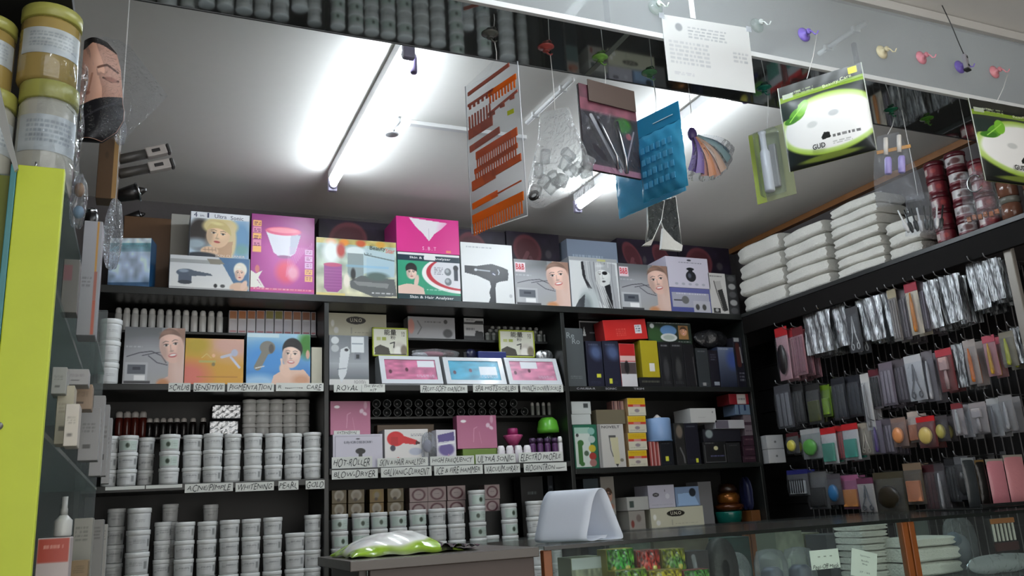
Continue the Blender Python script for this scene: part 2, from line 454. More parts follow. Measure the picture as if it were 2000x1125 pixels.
# ---- back shelving
SH = mat((.105, .115, .11), .35, bump=.04, bscale=50, name='dark_laminate')
SH2 = mat((.14, .14, .135), .5, name='dark_back_panel')
SX = [-.20, .671, 1.755, 2.79]
S1, S2, S4 = 2.10, 1.727, .90
S3 = [1.36, 1.395, 1.36]
YI = 3.555                                  # front of the narrow intermediate shelves
S15 = onY(500, 651, YI).z
S25 = onY(800, 813, YI).z
sh = thing('shelving_unit', 'tall dark wall shelving full of cosmetics along back wall', 'shelf', ((SX[0]+SX[3])/2, YW-.01, 0))
def shp(name, *bx, m=SH): 
    o = MB().rbox(*bx, .002).obj(name, m, sh); o.location = (-sh.location.x, -sh.location.y, 0); return o
shp('top_shelf', SX[0], XW-.002, YB, YW-.015, S1-.03, S1)
for k in range(3):
    a, b = SX[k]+.010, SX[k+1]-.010
    shp('shelf_board', a, b, YB, YW-.015, S2-.024, S2)
    shp('shelf_board', a, b, YB, YW-.015, S3[k]-.024, S3[k])
    shp('shelf_board', a, b, YB, YW-.015, S4-.024, S4)
    if k < 2: shp('narrow_shelf', a, b, YI, YW-.015, S15-.012, S15)
    if k == 1: shp('narrow_shelf', a, b, YI, YW-.015, S25-.012, S25)
    shp('back_panel', a, b, YW-.013, YW-.004, .05, S1-.031, m=SH2)
    shp('base_panel', a, b, YB+.03, YB+.05, .0, S4-.025)
for x in SX: shp('upright', x-.0098, x+.0098, YB+.004, YW-.014, 0, S1-.0305)

# ---- right wall shelf and hook board
XR = 2.774
rs = thing('wall_shelf', 'long dark shelf carrying folded towels along right wall', 'shelf', (XW, 2.2, S1))
def rsp(name, *bx, m=SH):
    o = MB().rbox(*bx, .002).obj(name, m, rs); o.location = (-XW, -2.2, -S1); return o
rsp('shelf_top', XR, XW-.002, .9, YB-.002, S1-.02, S1)
rsp('fascia', XR+.001, XR+.018, .9, YB-.004, S1-.105, S1-.021, m=mat((.055, .045, .04), .7, spec=.15, name='dark_fascia'))
hb = thing('hook_board', 'black wire grid hook board below the towel shelf', 'display board', (XW, 2.2, .9))
def hbp(name, b, m, **k):
    o = b.obj(name, m, hb); o.location = (-XW, -2.2, -.9); return o
hbp('backing', MB().box(XW-.02, XW-.004, .9, YB+.3, .6, S1-.11), mat((.07, .065, .065), .6, name='black_board'))
wire = mat((.52, .51, .51), .35, .5, name='wire')
for i in range(66):
    y = .95+i*.037
    hbp('vertical_wire', MB().box(XW-.032, XW-.029, y, y+.003, .62, S1-.112), wire)
for i in range(12):
    z = .68+i*.118
    hbp('rail', MB().box(XW-.0285, XW-.022, .92, YB+.25, z, z+.006), mat((.16, .16, .16), .4, .5, name='black_rail'))
y = onX(1955, 472, XR).y
tag(MB().rbox(XR+.02, XR+.04, y-.016, y+.016, .0, S1-.022, .003).obj('support_post', mat((.55, .53, .50), .4, .3, name='aluminium_post')),
    'slim aluminium post standing in front of the hook board', 'post')

# ---- hanging mirror shelf with glass fascia
ZM, YN, YF = 2.303, 1.555, 1.765
mirror = mat((.64, .66, .66), .035, .88, name='mirror_glass')
ms = thing('hanging_mirror_shelf', 'mirrored shelf hanging under the ceiling with glass fascia', 'shelf', (1.2, (YN+YF)/2, ZM))
def mp(name, *bx, m, bev=.001):
    o = MB().rbox(*bx, bev).obj(name, m, ms); o.location = (-1.2, -(YN+YF)/2, -ZM); return o
mp('mirror_underside', -.15, 3.0, YN, YF, ZM, ZM+.006, m=mirror)
mp('far_edge_strip', -.15, 3.0, YF, YF+.006, ZM-.001, ZM+.012, m=mat((.33, .34, .35), .3, .6, name='grey_edge'))
mp('near_edge_strip', -.15, 3.0, YN-.012, YN-.0005, ZM-.002, ZM+.012, m=mat((.85, .86, .86), .4, name='white_edge'))
pane = film((.93, .96, .95), .10, .22, 0, rough=.02)
mp('glass_fascia', -.15, 3.0, YN-.010, YN-.004, ZM+.0125, ZC_-.031, m=pane, bev=.0005)
mp('top_rail', -.15, 3.0, YN-.022, YN+.004, ZC_-.03, ZC_-.002, m=mat((.72, .71, .69), .5, name='white_rail'))
mp('mirror_joint', 1.028, 1.043, YN+.001, YF-.001, ZM-.0012, ZM-.0002, m=mat((.42, .45, .43), .3, name='joint_tape'))
mp('shelf_deck', -.15, 3.0, YN, YF, ZM+.0065, ZM+.011, m=mat((.5, .5, .5), .6))
for x in (.2, 1.1, 2.0, 2.9): mp('hanger', x, x+.012, YF-.02, YF-.008, ZM+.0115, ZC_-.003, m=CHROME)
def L2(px, py): return onZ(px, py, ZC_-.001)
a, b = onY(1350, 0, YN-.012), onY(1357, 36, YN-.012)
mp('tape', a.x-.008, a.x+.008, YN-.0115, YN-.0105, b.z, ZC_-.032, m=mat((.93, .94, .95), .5), bev=.0002)
# ================================================================== cartons on the shelves
ZT = {}                                     # top height of each placed carton
def carton(key, name, label, px0, px1, pyt, pyb, Y, depth, side, art=None, z0=None, group=None, cat='box', yaw=0, texts=(), step=.0022, bev=.0015, rough=.45, shrink=1.0, prt=None):
    a, b = onY(px0, pyb, Y), onY(px1, pyb, Y)
    zb = onY((px0+px1)/2, pyb, Y).z if z0 is None else z0
    zt = onY((px0+px1)/2, pyt, Y).z
    xa, xb = a.x, b.x
    if zb < S1-.05 and Y > YB-.01:
        xm = (xa+xb)/2; k = 0 if xm < SX[1] else 1 if xm < SX[2] else 2
        xa = max(xa, SX[k]+.0125); xb = min(xb, SX[k+1]-.0125)
        if zt > S1-.033 and zb > 1.8: zt = S1-.034
    a.x, b.x = xa, xb
    W, H = (b.x-a.x)*shrink, zt-zb
    D = min(depth, YW-.02-Y)
    t = thing(name, label, cat, ((a.x+b.x)/2, Y, zb+.0004), R(yaw), group)
    MB().rbox(-W/2, W/2, 0, D, 0, H-.0008, bev).obj('carton', mat(side, rough, name='card'), t)
    if art:
        A = Art(W-.002, H-.003, step); art(A)
        fp_ = put('front_print', A.mesh(m=prt), t, (0, -.0005, .001))
    for s in texts:
        body, u, v, tw, th, col = s[:6]; th *= H; tw *= W
        letter(fp_, body, tw, th, (u-.5)*W, (1-v)*H-.001, -.0008, mat(col, .5, name='print_ink'), thick=s[6] if len(s) > 6 else 0)
    ZT[key] = zb+H
    return t
YT = 3.425
# --- printed fronts
def art_sonic(a):
    a.vgrad((.86, .89, .92), (.70, .78, .84)); a.ell(.86, .55, .2, .5, (.33, .52, .68), .9, a=.8)
    a.ell(.88, .8, .12, .12, (.45, .62, .55), .9, a=.7)
    a.ell(.16, .5, .2, .36, (.22, .20, .19), .35); a.ell(.1, .72, .2, .12, (.62, .68, .72), .9)
    a.ell(.5, .30, .30, .2, (.83, .76, .55), .25); a.ell(.66, .6, .12, .42, (.84, .77, .60), .3)
    a.poly([(.42, .7), (.72, .62), (.70, 1), (.40, 1)], (.76, .62, .50))
    face(a, .47, .50, .20, .29, (.88, .75, .62), .12, False, hair=(.80, .72, .50))
    a.ell(.33, .87, .15, .11, (.87, .74, .62), .2); a.line([(.22, .84), (.44, .84)], .012, (.6, .48, .4)); 
    for k in range(4): a.line([(.25+k*.06, .79), (.26+k*.06, .88)], .01, (.62, .5, .42))
    a.ell(.2, 1.0, .28, .1, (.20, .22, .25), .3); a.rect(0, 0, 1, .14, (.90, .91, .93))
def art_massager(a):
    a.vgrad((.80, .81, .82), (.88, .88, .87)); a.rect(0, .1, .55, .22, (.62, .63, .63))
    a.poly([(.60, 0), (1, 0), (1, 1), (.86, 1)], (.28, .42, .56)); a.poly([(.45, .05), (.62, .05), (.68, .2), (.5, .22)], (.52, .50, .45))
    a.ell(.2, .5, .12, .11, (.32, .36, .42), .1); a.rect(.11, .52, .27, .78, (.32, .36, .42)); a.ell(.19, .78, .085, .06, (.22, .24, .27), .1)
    a.poly([(.2, .40), (.5, .50), (.53, .56), (.24, .60)], (.34, .38, .43)); a.ell(.17, .45, .06, .05, (.55, .6, .66), .5)
    a.ell(.57, .85, .022, .06, (.15, .15, .16), .2); a.ell(.66, .85, .03, .05, (.3, .3, .3), .3)
    a.ell(.87, .88, .12, .16, (.84, .70, .60), .2); a.ell(.88, .34, .085, .22, (.93, .90, .84), .2); face(a, .875, .45, .062, .22, (.90, .76, .68), 0, False, hair=(.92, .89, .83))
    a.ell(.93, .8, .035, .16, (.88, .74, .66), .3, .4); a.line([(.0, .93), (.8, .95)], .03, (.62, .62, .62))
def art_magenta(a):
    a.vgrad((.55, .16, .46), (.66, .22, .56)); a.ell(.55, .55, .4, .35, (.73, .28, .62), .9)
    a.ell(.55, .72, .16, .14, (.85, .25, .40), .7); a.ell(.66, .73, .09, .09, (.92, .62, .72), .8)
    a.poly([(.22, .20), (.78, .24), (.69, .48), (.60, .53), (.42, .52), (.35, .48)], (.88, .88, .92))
    a.poly([(.62, .24), (.78, .24), (.68, .48), (.60, .5)], (.74, .75, .82))
    a.ell(.5, .2, .285, .055, (.86, .36, .50), .1); a.ell(.5, .19, .24, .032, (.95, .56, .64), .3)
    a.ell(.52, .53, .11, .02, (.55, .3, .5), .3)
    for k in range(5): a.rect(.02, .08+k*.083, .155, .155+k*.083, (.93, .70, .42) if k % 2 == 0 else (.86, .55, .66))
    for k in range(4): a.words(.04, .10+k*.09, .14, .15+k*.09, (.4, .12, .3), 2, .9, k)
    for k in range(5): a.rect(.85, .42+k*.085, .97, .49+k*.085, (.92, .72, .48) if k > 2 else (.88, .72, .86)); a.words(.87, .435+k*.085, .95, .48+k*.085, (.45, .15, .35), 2, .8, k+9)
    a.ell(.10, .70, .035, .05, (.8, .45, .45), .3); a.poly([(.0, .72), (.08, .76), (.18, .72), (.10, .84), (.22, .96), (.12, .92), (.0, .96)], (.93, .92, .88))
    a.line([(.1, .8), (.22, .95)], .02, (.95, .93, .9)); a.rect(0, .93, 1, .965, (.80, .30, .50)); a.words(.05, .935, .95, .965, (.95, .75, .80), 1, .9)
    for k in range(16):
        a.line([(.55+k*.027, .78-k*.03), (.60+k*.024, .40+.0*k)], .006, (.93, .75, .90), .55)
def art_star(a):
    a.vgrad((.62, .72, .70), (.80, .78, .66)); a.rect(0, 0, 1, .09, (.72, .66, .40)); a.noise(.35, 14, 5)
    for u, c in ((.18, (.85, .45, .15)), (.34, (.87, .55, .2)), (.55, (.75, .35, .2)), (.8, (.8, .6, .25))): a.ell(u, .06, .06, .06, c, .6)
    a.ell(.18, .24, .1, .22, (.95, .97, .97), .7); a.ell(.3, .2, .05, .12, (.72, .3, .28), .7)
    a.poly([(.37, .2), (.62, .14), (.98, .22), (.98, .55), (.4, .6)], (.70, .78, .80)); a.ell(.48, .2, .12, .08, (.86, .90, .90), .4)
    a.rect(.38, .24, .58, .66, (.55, .60, .60)); a.rect(.62, .3, .97, .62, (.66, .76, .80)); a.line([(.6, .25), (.97, .33)], .02, (.4, .45, .45))
    a.poly([(.4, .73), (.55, .62), (.97, .66), (1, .95), (.7, .98), (.42, .84)], (.38, .39, .39)); a.poly([(.45, .72), (.9, .74), (.88, .82), (.5, .79)], (.52, .53, .52))
    a.ell(.75, .62, .14, .07, (.35, .42, .40), .6)
    a.poly([(.09, .45), (.31, .45), (.31, .86), (.25, .93), (.14, .93), (.09, .86)], (.60, .32, .56)); a.ell(.2, .46, .11, .035, (.75, .35, .48), .2)
    for k in range(7): a.line([(.1, .55+k*.05), (.31, .55+k*.05)], .008, (.72, .44, .66), .8)
    a.ell(.37, .72, .04, .12, (.93, .90, .84), .5); a.ell(.45, .6, .03, .1, (.2, .2, .2), .5); a.rect(0, .94, .35, 1, (.85, .78, .5)); a.words(.68, .9, .95, .94, (.95, .95, .95), 1)
    a.rect(.36, .44, .9, .48, (.52, .72, .85), .5)
def art_sbt(a):
    a.fill((.82, .18, .52)); a.poly([(.20, .02), (.82, .10), (.72, .28), (.60, .44), (.51, .66), (.42, .46), (.30, .26)], (.90, .88, .90))
    a.line([(.51, .3), (.51, .62)], .01, (.75, .7, .76)); a.rect(.78, .9, .86, .97, (.93, .68, .35)); a.ell(.9, .5, .2, .6, (.86, .26, .58), .9, a=.5)
def art_analyzer(a):
    a.fill((.16, .58, .44)); a.rect(0, 0, 1, .05, (.9, .9, .9)); a.rect(0, .05, 1, .17, (.07, .18, .24)); a.rect(0, .87, 1, 1, (.05, .20, .22)); a.rect(.42, .02, .6, .15, (.92, .92, .92))
    a.ell(1.0, .42, .62, .40, (.95, .94, .93), .01); a.ell(1.02, .40, .57, .36, (.72, .14, .20), .01); a.ell(1.05, .38, .53, .34, (.86, .86, .88), .01)
    a.rect(0, .05, 1, .17, (.07, .18, .24)); a.rect(0, 0, 1, .05, (.9, .9, .9)); a.rect(.42, .0, .6, .14, (.92, .92, .92))
    a.words(.58, .28, .72, .45, (.35, .35, .4), 5)
    for v in (.37, .58): a.ell(.8, v, .055, .08, (.42, .44, .46), .15); a.ell(.79, v-.02, .03, .04, (.66, .68, .7), .5)
    a.rect(.9, .25, .965, .55, (.16, .18, .24)); a.ell(.932, .28, .042, .06, (.12, .13, .16), .15)
    a.ell(.21, .34, .09, .12, (.12, .11, .11), .15); a.poly([(0, .87), (.0, .72), (.14, .66), (.3, .68), (.40, .74), (.42, .87)], (.88, .76, .70))
    face(a, .215, .43, .082, .135, (.90, .78, .72), -.05, False, hair=(.12, .11, .11)); a.ell(.29, .6, .035, .14, (.88, .76, .70), .3, .2); a.words(.45, .76, .8, .80, (.8, .9, .85), 1)
def art_dryer(a):
    a.fill((.90, .91, .91))
    a.poly([(.06, .39), (.30, .385), (.52, .345), (.60, .34), (.80, .385), (.90, .42), (.905, .50), (.89, .60), (.72, .63), (.66, .655), (.64, .72), (.64, .99), (.49, .99), (.53, .9), (.51, .82), (.55, .72), (.53, .63), (.30, .55), (.06, .51)], (.10, .115, .14))
    a.line([(.28, .45), (.54, .46)], .022, (.62, .64, .67)); a.ell(.27, .45, .03, .022, (.8, .82, .84), .2); a.ell(.61, .5, .045, .035, (.09, .1, .2), .2)
    a.line([(.6, .5), (.64, .52)], .015, (.85, .86, .9)); a.line([(.70, .43), (.725, .47), (.71, .51)], .014, (.75, .77, .8)); a.words(.1, .06, .6, .1, (.55, .56, .6), 1, .6)
    a.ell(.93, .86, .03, .03, (.75, .76, .77), .3)
def art_bandb(a, logo=True):
    a.vgrad((.50, .52, .53), (.66, .66, .66)); a.vgrad((.38, .39, .40), (.54, .55, .56), 0, .5, 0, .6); a.ell(.45, .55, .5, .3, (.66, .66, .68), .9, a=.8)
    if logo: a.rect(.02, .07, .2, .28, (.90, .82, .84))
    a.words(.03, .33, .3, .38, (.75, .75, .78), 1)
    a.line([(.05, .52), (.25, .45), (.45, .42), (.62, .5), (.70, .62)], .016, (.25, .25, .28)); a.line([(.3, .5), (.5, .45), (.66, .43)], .013, (.22, .22, .25))
    a.line([(.4, .5), (.55, .62), (.72, .66)], .015, (.25, .25, .28))
    a.rect(.03, .62, .40, .94, (.72, .73, .74)); a.rect(.07, .66, .36, .82, (.36, .38, .41)); a.rect(.15, .7, .28, .75, (.2, .22, .26)); a.rect(.18, .84, .36, .93, (.95, .95, .95)); a.rect(.02, .94, .45, .985, (.25, .25, .26))
    a.poly([(.54, 1), (.60, .93), (.74, .86), (.74, .6), (.62, .3), (.70, .0), (1, 0), (1, 1)], (.84, .70, .64)); a.ell(.95, .7, .16, .4, (.88, .76, .71), .8); a.ell(.97, .05, .14, .2, (.60, .47, .41), .8)
    face(a, .78, .33, .20, .30, (.90, .75, .69), -.20, True, hair=(.50, .39, .34), line=-.74); a.ell(.92, .42, .05, .22, (.87, .73, .67), .8); a.ell(.66, .98, .1, .08, (.78, .55, .38), .7)
def art_hairwoman(a):
    a.fill((.84, .85, .85)); a.rect(0, 0, 1, .07, (.62, .63, .64)); a.rect(.58, .02, .76, .06, (.72, .72, .45))
    a.poly([(.25, .08), (.62, .06), (.95, .1), (.98, 1), (.72, 1), (.40, .7), (.28, .4)], (.66, .67, .68))
    for k in range(9): a.line([(.28+k*.075, .08), (.30+k*.07, .4), (.46+k*.055, .98)], .014, [(.25, .25, .27), (.86, .86, .86), (.45, .45, .47)][k % 3], .7)
    a.poly([(.24, .08), (.29, .08), (.32, .42), (.44, .62), (.34, .6), (.25, .36)], (.16, .16, .18)); face(a, .68, .34, .155, .22, (.83, .84, .83), -.08, False, True, hair=(.66, .67, .68))
    a.ell(.72, .29, .055, .035, (.10, .10, .12), .3); a.poly([(.70, .55), (.82, .5), (.85, 1), (.76, 1)], (.10, .11, .13))
    a.ell(.36, .86, .2, .26, (.74, .77, .77), .5); a.ell(.28, .95, .12, .2, (.52, .55, .56), .8); a.poly([(.05, 1), (.14, .85), (.28, .72), (.24, 1)], (.18, .19, .21), .8)
    for k in range(4): a.line([(.55+k*.03, .1), (.53+k*.04, .5), (.70+k*.045, 1)], .015, (.88, .88, .87), .8)
def art_perfume(a):
    a.fill((.84, .82, .88)); a.ell(.55, .09, .05, .03, (.25, .25, .3), .4); a.words(.3, .16, .85, .21, (.45, .45, .5), 1)
    a.ell(.56, .62, .12, .18, (.13, .14, .17), .06); a.rect(.51, .38, .61, .5, (.13, .14, .17)); a.ell(.56, .38, .09, .05, (.13, .14, .17), .1); a.ell(.53, .6, .04, .08, (.35, .36, .42), .6)
    for k in range(5): a.ell(.2+k*.16, .88, .04, .04, (.70, .70, .76), .4)
def art_violet(a):
    a.vgrad((.40, .41, .64), (.30, .33, .58)); a.rect(.03, .18, .97, .78, (.68, .68, .74)); a.words(.15, .2, .9, .3, (.9, .9, .95), 1); a.line([(.08, .5), (.35, .5)], .05, (.2, .2, .22)); a.ell(.36, .48, .09, .16, (.42, .42, .42), .2)
    a.rect(.55, .5, .98, .95, (.74, .74, .78)); a.ell(.65, .75, .05, .12, (.3, .3, .3), .3); a.ell(.82, .75, .05, .12, (.3, .3, .3), .3)
def art_clipper(a):
    a.fill((.80, .79, .78)); a.words(.08, .06, .8, .11, (.2, .2, .22), 1); a.poly([(.45, .42), (.75, .38), (.96, .9), (.70, .93)], (.16, .16, .16)); a.line([(.3, .2), (.4, .45), (.65, .9)], .03, (.35, .34, .33))
    a.poly([(.35, .2), (.68, .18), (.75, .38), (.45, .42)], (.70, .69, .68)); a.rect(.1, .85, .5, .97, (.2, .2, .2)); a.ell(.3, .9, .1, .04, (.7, .7, .7), .4)
def art_circles(a):
    a.fill((.16, .16, .17))
    for k in range(5): a.ell(.5, .1+k*.2, .36, .075, (.62, .62, .62) if k % 2 else (.3, .3, .31), .3)
def art_brushbox(a, n=2):
    a.fill((.16, .13, .19)); a.noise(.5, 12, 8)
    for k in range(n):
        o = k/n+.08
        a.ell(o+.30/n, .22, .26/n, .2, (.42, .22, .25), .12, -.5); a.ell(o+.30/n, .22, .21/n, .15, (.34, .17, .2), .2, -.5); a.line([(o+.1/n, .5), (o+.3/n, .25)], .05, (.46, .28, .30)); a.line([(o+.35/n, .3), (o+.55/n, .62)], .04, (.45, .3, .32), .7)
        a.ell(o+.7/n, .25, .06/n, .05, (.3, .28, .3), .5)
def art_blue(a):  # print colours lightened to include the light its shrink wrap reflects
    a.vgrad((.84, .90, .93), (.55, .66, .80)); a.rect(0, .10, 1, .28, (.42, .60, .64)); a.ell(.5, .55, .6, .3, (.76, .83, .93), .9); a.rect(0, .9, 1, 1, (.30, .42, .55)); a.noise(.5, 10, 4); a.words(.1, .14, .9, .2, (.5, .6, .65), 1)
def art_orange(a):
    a.vgrad((.80, .64, .25), (.82, .60, .22)); a.ell(.85, .1, .5, .35, (.83, .66, .60), .9); a.ell(.05, .8, .35, .3, (.84, .46, .40), .9); a.ell(.2, .15, .2, .2, (.72, .62, .20), .9)
    a.line([(.62, .40), (.84, .32)], .06, (.78, .80, .86)); a.line([(.78, .4), (.93, .62)], .05, (.78, .80, .88)); a.ell(.84, .3, .06, .08, (.72, .74, .82), .3); a.line([(.25, .5), (.5, .5)], .05, (.72, .68, .4)); a.ell(.48, .56, .03, .04, (.5, .45, .3), .3); a.line([(.28, .42), (.36, .33), (.44, .42)], .015, (.85, .78, .5))
    a.ell(.48, .37, .03, .04, (.92, .75, .6), .4); a.rect(.2, .82, .9, .84, (.70, .48, .2))
def art_bluewoman(a):
    a.vgrad((.62, .78, .86), (.18, .45, .76)); a.ell(.3, .5, .4, .3, (.30, .58, .84), .9); a.ell(.95, .2, .14, .25, (.25, .5, .2), .8); a.ell(.2, .95, .3, .14, (.62, .78, .9), .9); a.rect(0, 0, .5, .08, (.86, .92, .93), .7)
    a.ell(.32, .28, .12, .13, (.50, .49, .46), .06); a.line([(.29, .36), (.17, .66)], .13, (.50, .49, .45)); a.ell(.38, .3, .04, .09, (.34, .33, .32), .3); a.line([(.14, .68), (.27, .64)], .02, (.85, .86, .85))
    a.poly([(.38, 1), (.42, .82), (.55, .72), (.9, .70), (1, .85), (1, 1)], (.90, .76, .68)); a.ell(.715, .30, .16, .22, (.12, .11, .12), .1); face(a, .70, .42, .145, .25, (.92, .79, .73), .05, True, hair=(.12, .11, .12), line=-.66)
    a.ell(.60, .72, .08, .14, (.92, .78, .70), .25, -.5); a.line([(.54, .5), (.56, .68)], .04, (.92, .80, .73)); a.ell(.96, .4, .03, .09, (.86, .68, .6), .3); a.ell(.86, .9, .14, .1, (.82, .62, .5), .8)
def art_device(a):
    a.vgrad((.42, .44, .46), (.62, .64, .66), 0, .55); a.vgrad((.66, .68, .70), (.42, .44, .46), .55, .9); a.rect(0, .88, 1, 1, (.84, .84, .83)); a.words(.62, .9, .92, .97, (.4, .4, .4), 3)
    a.ell(.14, .1, .1, .075, (.80, .82, .83), .06); a.ell(.14, .26, .1, .075, (.72, .74, .75), .06); a.rect(.55, .02, .88, .34, (.86, .88, .89)); a.rect(.57, .15, .86, .17, (.45, .5, .55)); a.rect(.64, .34, .80, .48, (.5, .52, .55)); a.rect(.68, .38, .76, .46, (.2, .22, .24))
    a.poly([(.28, .28), (.45, .22), (.52, .3), (.42, .78), (.3, .95), (.22, .78)], (.84, .86, .87)); a.line([(.2, .68), (.42, .66)], .012, (.35, .4, .45)); a.ell(.43, .29, .05, .03, (.2, .2, .22), .3)

# --- top shelf
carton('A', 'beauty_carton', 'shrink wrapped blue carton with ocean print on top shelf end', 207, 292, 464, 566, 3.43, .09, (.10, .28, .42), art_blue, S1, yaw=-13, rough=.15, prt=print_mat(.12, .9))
carton('B', 'brown_carton', 'plain brown cardboard carton behind the blue wrapped carton', 238, 331, 424, 500, 3.60, .1, (.36, .25, .15), None, S1)
carton('B2', 'grey_carton', 'plain pale grey carton beside the brown cardboard carton', 331, 372, 418, 500, 3.60, .1, (.66, .65, .62), None, S1)
carton('D', 'massager_carton', 'low white carton printed with a grey hand massager', 329, 487, 501, 566, YT, .16, (.80, .80, .80), art_massager, S1)
carton('C', 'skin_cleaner_carton', 'pale carton with woman printed under the words 4 in 1 Ultra Sonic', 369, 486, 416, 505, YT+.01, .15, (.72, .75, .79), art_sonic, ZT['D'],
       texts=[('4', .08, .075, .06, .11, (.25, .27, .38)), ('in', .19, .09, .06, .05, (.3, .32, .4)), ('1', .29, .075, .03, .11, (.25, .27, .38)), ('Ultra', .50, .085, .2, .085, (.28, .30, .38)), ('Sonic', .78, .095, .22, .09, (.30, .32, .40)), ('SKIN CLEANER', .68, .955, .5, .05, (.9, .85, .8))])
carton('E', 'facial_steamer_carton', 'glossy magenta carton printed with white facial steamer', 488, 614, 421, 574, YT, .2, (.45, .10, .38), art_magenta, S1, rough=.2)
carton('F', 'nail_set_carton', 'wide carton with living room print and purple pot', 617, 776, 468, 584, YT, .18, (.55, .52, .42), art_star, S1,
       texts=[('Beauty', .76, .14, .2, .09, (.12, .13, .13), .01), ('Star', .92, .165, .12, .08, (.85, .45, .42), .01), ('12+', .64, .24, .1, .035, (.2, .25, .25))])
carton('H', 'analyzer_carton', 'green carton reading Skin and Hair Analyzer under a pink one', 778, 901, 495, 590, YT, .2, (.07, .30, .28), art_analyzer, S1,
       texts=[('Skin & Hair Analyzer', .52, .115, .66, .062, (.92, .93, .93), .01), ('Skin & Hair Analyzer', .53, .935, .7, .07, (.92, .93, .93), .01)])
carton('G', 'pink_carton', 'hot pink carton with white pointed collar shape and SBT lettering', 775, 898, 426, 497, YT, .2, (.62, .12, .42), art_sbt, ZT['H'],
       texts=[('S . B . T', .51, .87, .22, .1, (.95, .75, .86), .01)])
carton('I', 'hair_dryer_carton', 'tall white carton printed with black hair dryer', 904, 1006, 476, 595, YT, .1, (.80, .81, .81), art_dryer, S1)
bb = [('B&B', .11, .17, .15, .13, (.80, .22, .27), .02)]
carton('J', 'beauty_device_carton', 'grey carton with smiling woman between the hair dryer carton and silver one', 1008, 1116, 509, 600, YT, .12, (.42, .42, .43), art_bandb, S1, texts=bb)
carton('K', 'hair_carton', 'silver carton printed with long haired woman looking over shoulder', 1118, 1213, 504, 604, YT, .12, (.60, .62, .64), art_hairwoman, S1)
carton('K2', 'silver_carton', 'bluish silver carton standing behind the long haired woman carton', 1110, 1208, 470, 520, 3.58, .13, (.52, .56, .62), lambda a: (a.vgrad((.55, .60, .68), (.46, .52, .56)), a.words(.1, .2, .7, .3, (.75, .8, .85), 1), a.rect(0, .5, 1, .53, (.4, .42, .45))), S1, rough=.2)
carton('L', 'beauty_device_carton', 'grey carton with smiling woman beside the lilac perfume carton', 1214, 1312, 517, 608, YT, .12, (.36, .36, .37), art_bandb, S1, texts=bb)
carton('N', 'violet_carton', 'low violet carton printed with small appliance under the lilac carton', 1313, 1391, 563, 611, YT, .16, (.36, .37, .58), art_violet, S1)
carton('M', 'perfume_carton', 'lilac carton printed with dark perfume bottle', 1306, 1388, 503, 566, YT, .16, (.76, .74, .80), art_perfume, ZT['N'])
carton('O', 'clipper_carton', 'narrow white carton printed with black hair clipper', 1391.5, 1425, 534, 613, YT, .14, (.74, .73, .72), art_clipper, S1)
carton('P', 'attachment_carton', 'narrow black carton printed with row of grey circles', 1425.5, 1446, 537, 613, YT, .14, (.14, .14, .15), art_circles, S1)
for i, (x0, x1, yt, n, lb) in enumerate([(622, 772, 432, 1, 'behind the living room print carton'), (884, 992, 450, 1, 'behind the hair dryer carton'), (994, 1098, 455, 1, 'behind the first grey smiling woman carton'), (1213, 1330, 470, 2, 'behind the second grey smiling woman carton'), (1332, 1432, 482, 1, 'behind the white clipper carton')]):
    carton('Q%d' % i, 'brush_carton', 'dark purple carton with maroon hairbrush print '+lb, x0, x1, yt, 560, 3.63, .09, (.13, .11, .16), (lambda n: lambda a: art_brushbox(a, n))(n), S1, group='dark purple brush cartons')

# --- second shelf, left bay
carton('wA', 'beauty_device_carton', 'large grey carton with smiling woman on second shelf beside jars', 238, 358, 639, 747, YT, .12, (.45, .44, .45), lambda a: art_bandb(a, False), S2)
carton('wB', 'orange_carton', 'orange carton printed with pale grey hand tool', 359, 475, 661, 747, YT, .12, (.66, .48, .18), art_orange, S2)
carton('wC', 'blue_carton', 'blue carton printed with woman and grey facial brush', 480, 606, 651, 747, YT, .12, (.30, .50, .70), art_bluewoman, S2)
carton('wD', 'beige_carton', 'plain beige carton standing beside the blue facial brush carton', 608, 629, 678, 747, YT, .12, (.74, .73, .66), None, S2)
for i in range(10):
    x = 446+i*17.9; c = [(.72, .46, .26), (.74, .44, .2), (.70, .42, .22), (.70, .42, .24), (.56, .50, .22), (.54, .50, .20), (.66, .44, .28), (.62, .40, .26), (.58, .36, .24), (.56, .36, .24)][i]
    carton('hc%d' % i, 'hair_colour_box', 'small white hair colour box with %s swatch, %s from the frosted bottles' % ('olive' if i in (4, 5) else 'orange brown', ('first', 'second', 'third', 'fourth', 'fifth', 'sixth', 'seventh', 'eighth', 'ninth', 'tenth')[i]), x, x+17.2, 606, 651, YI+.012, .05, (.76, .74, .74),
           (lambda c: lambda a: (a.fill((.80, .78, .79)), a.rect(.08, .02, .92, .36, c), a.rect(.1, .9, .9, .96, (.72, .4, .42)), a.rect(.1, .36, .9, .4, (.9, .9, .9))))(c), S15, group='hair colour boxes in a row', shrink=.97, step=.003)
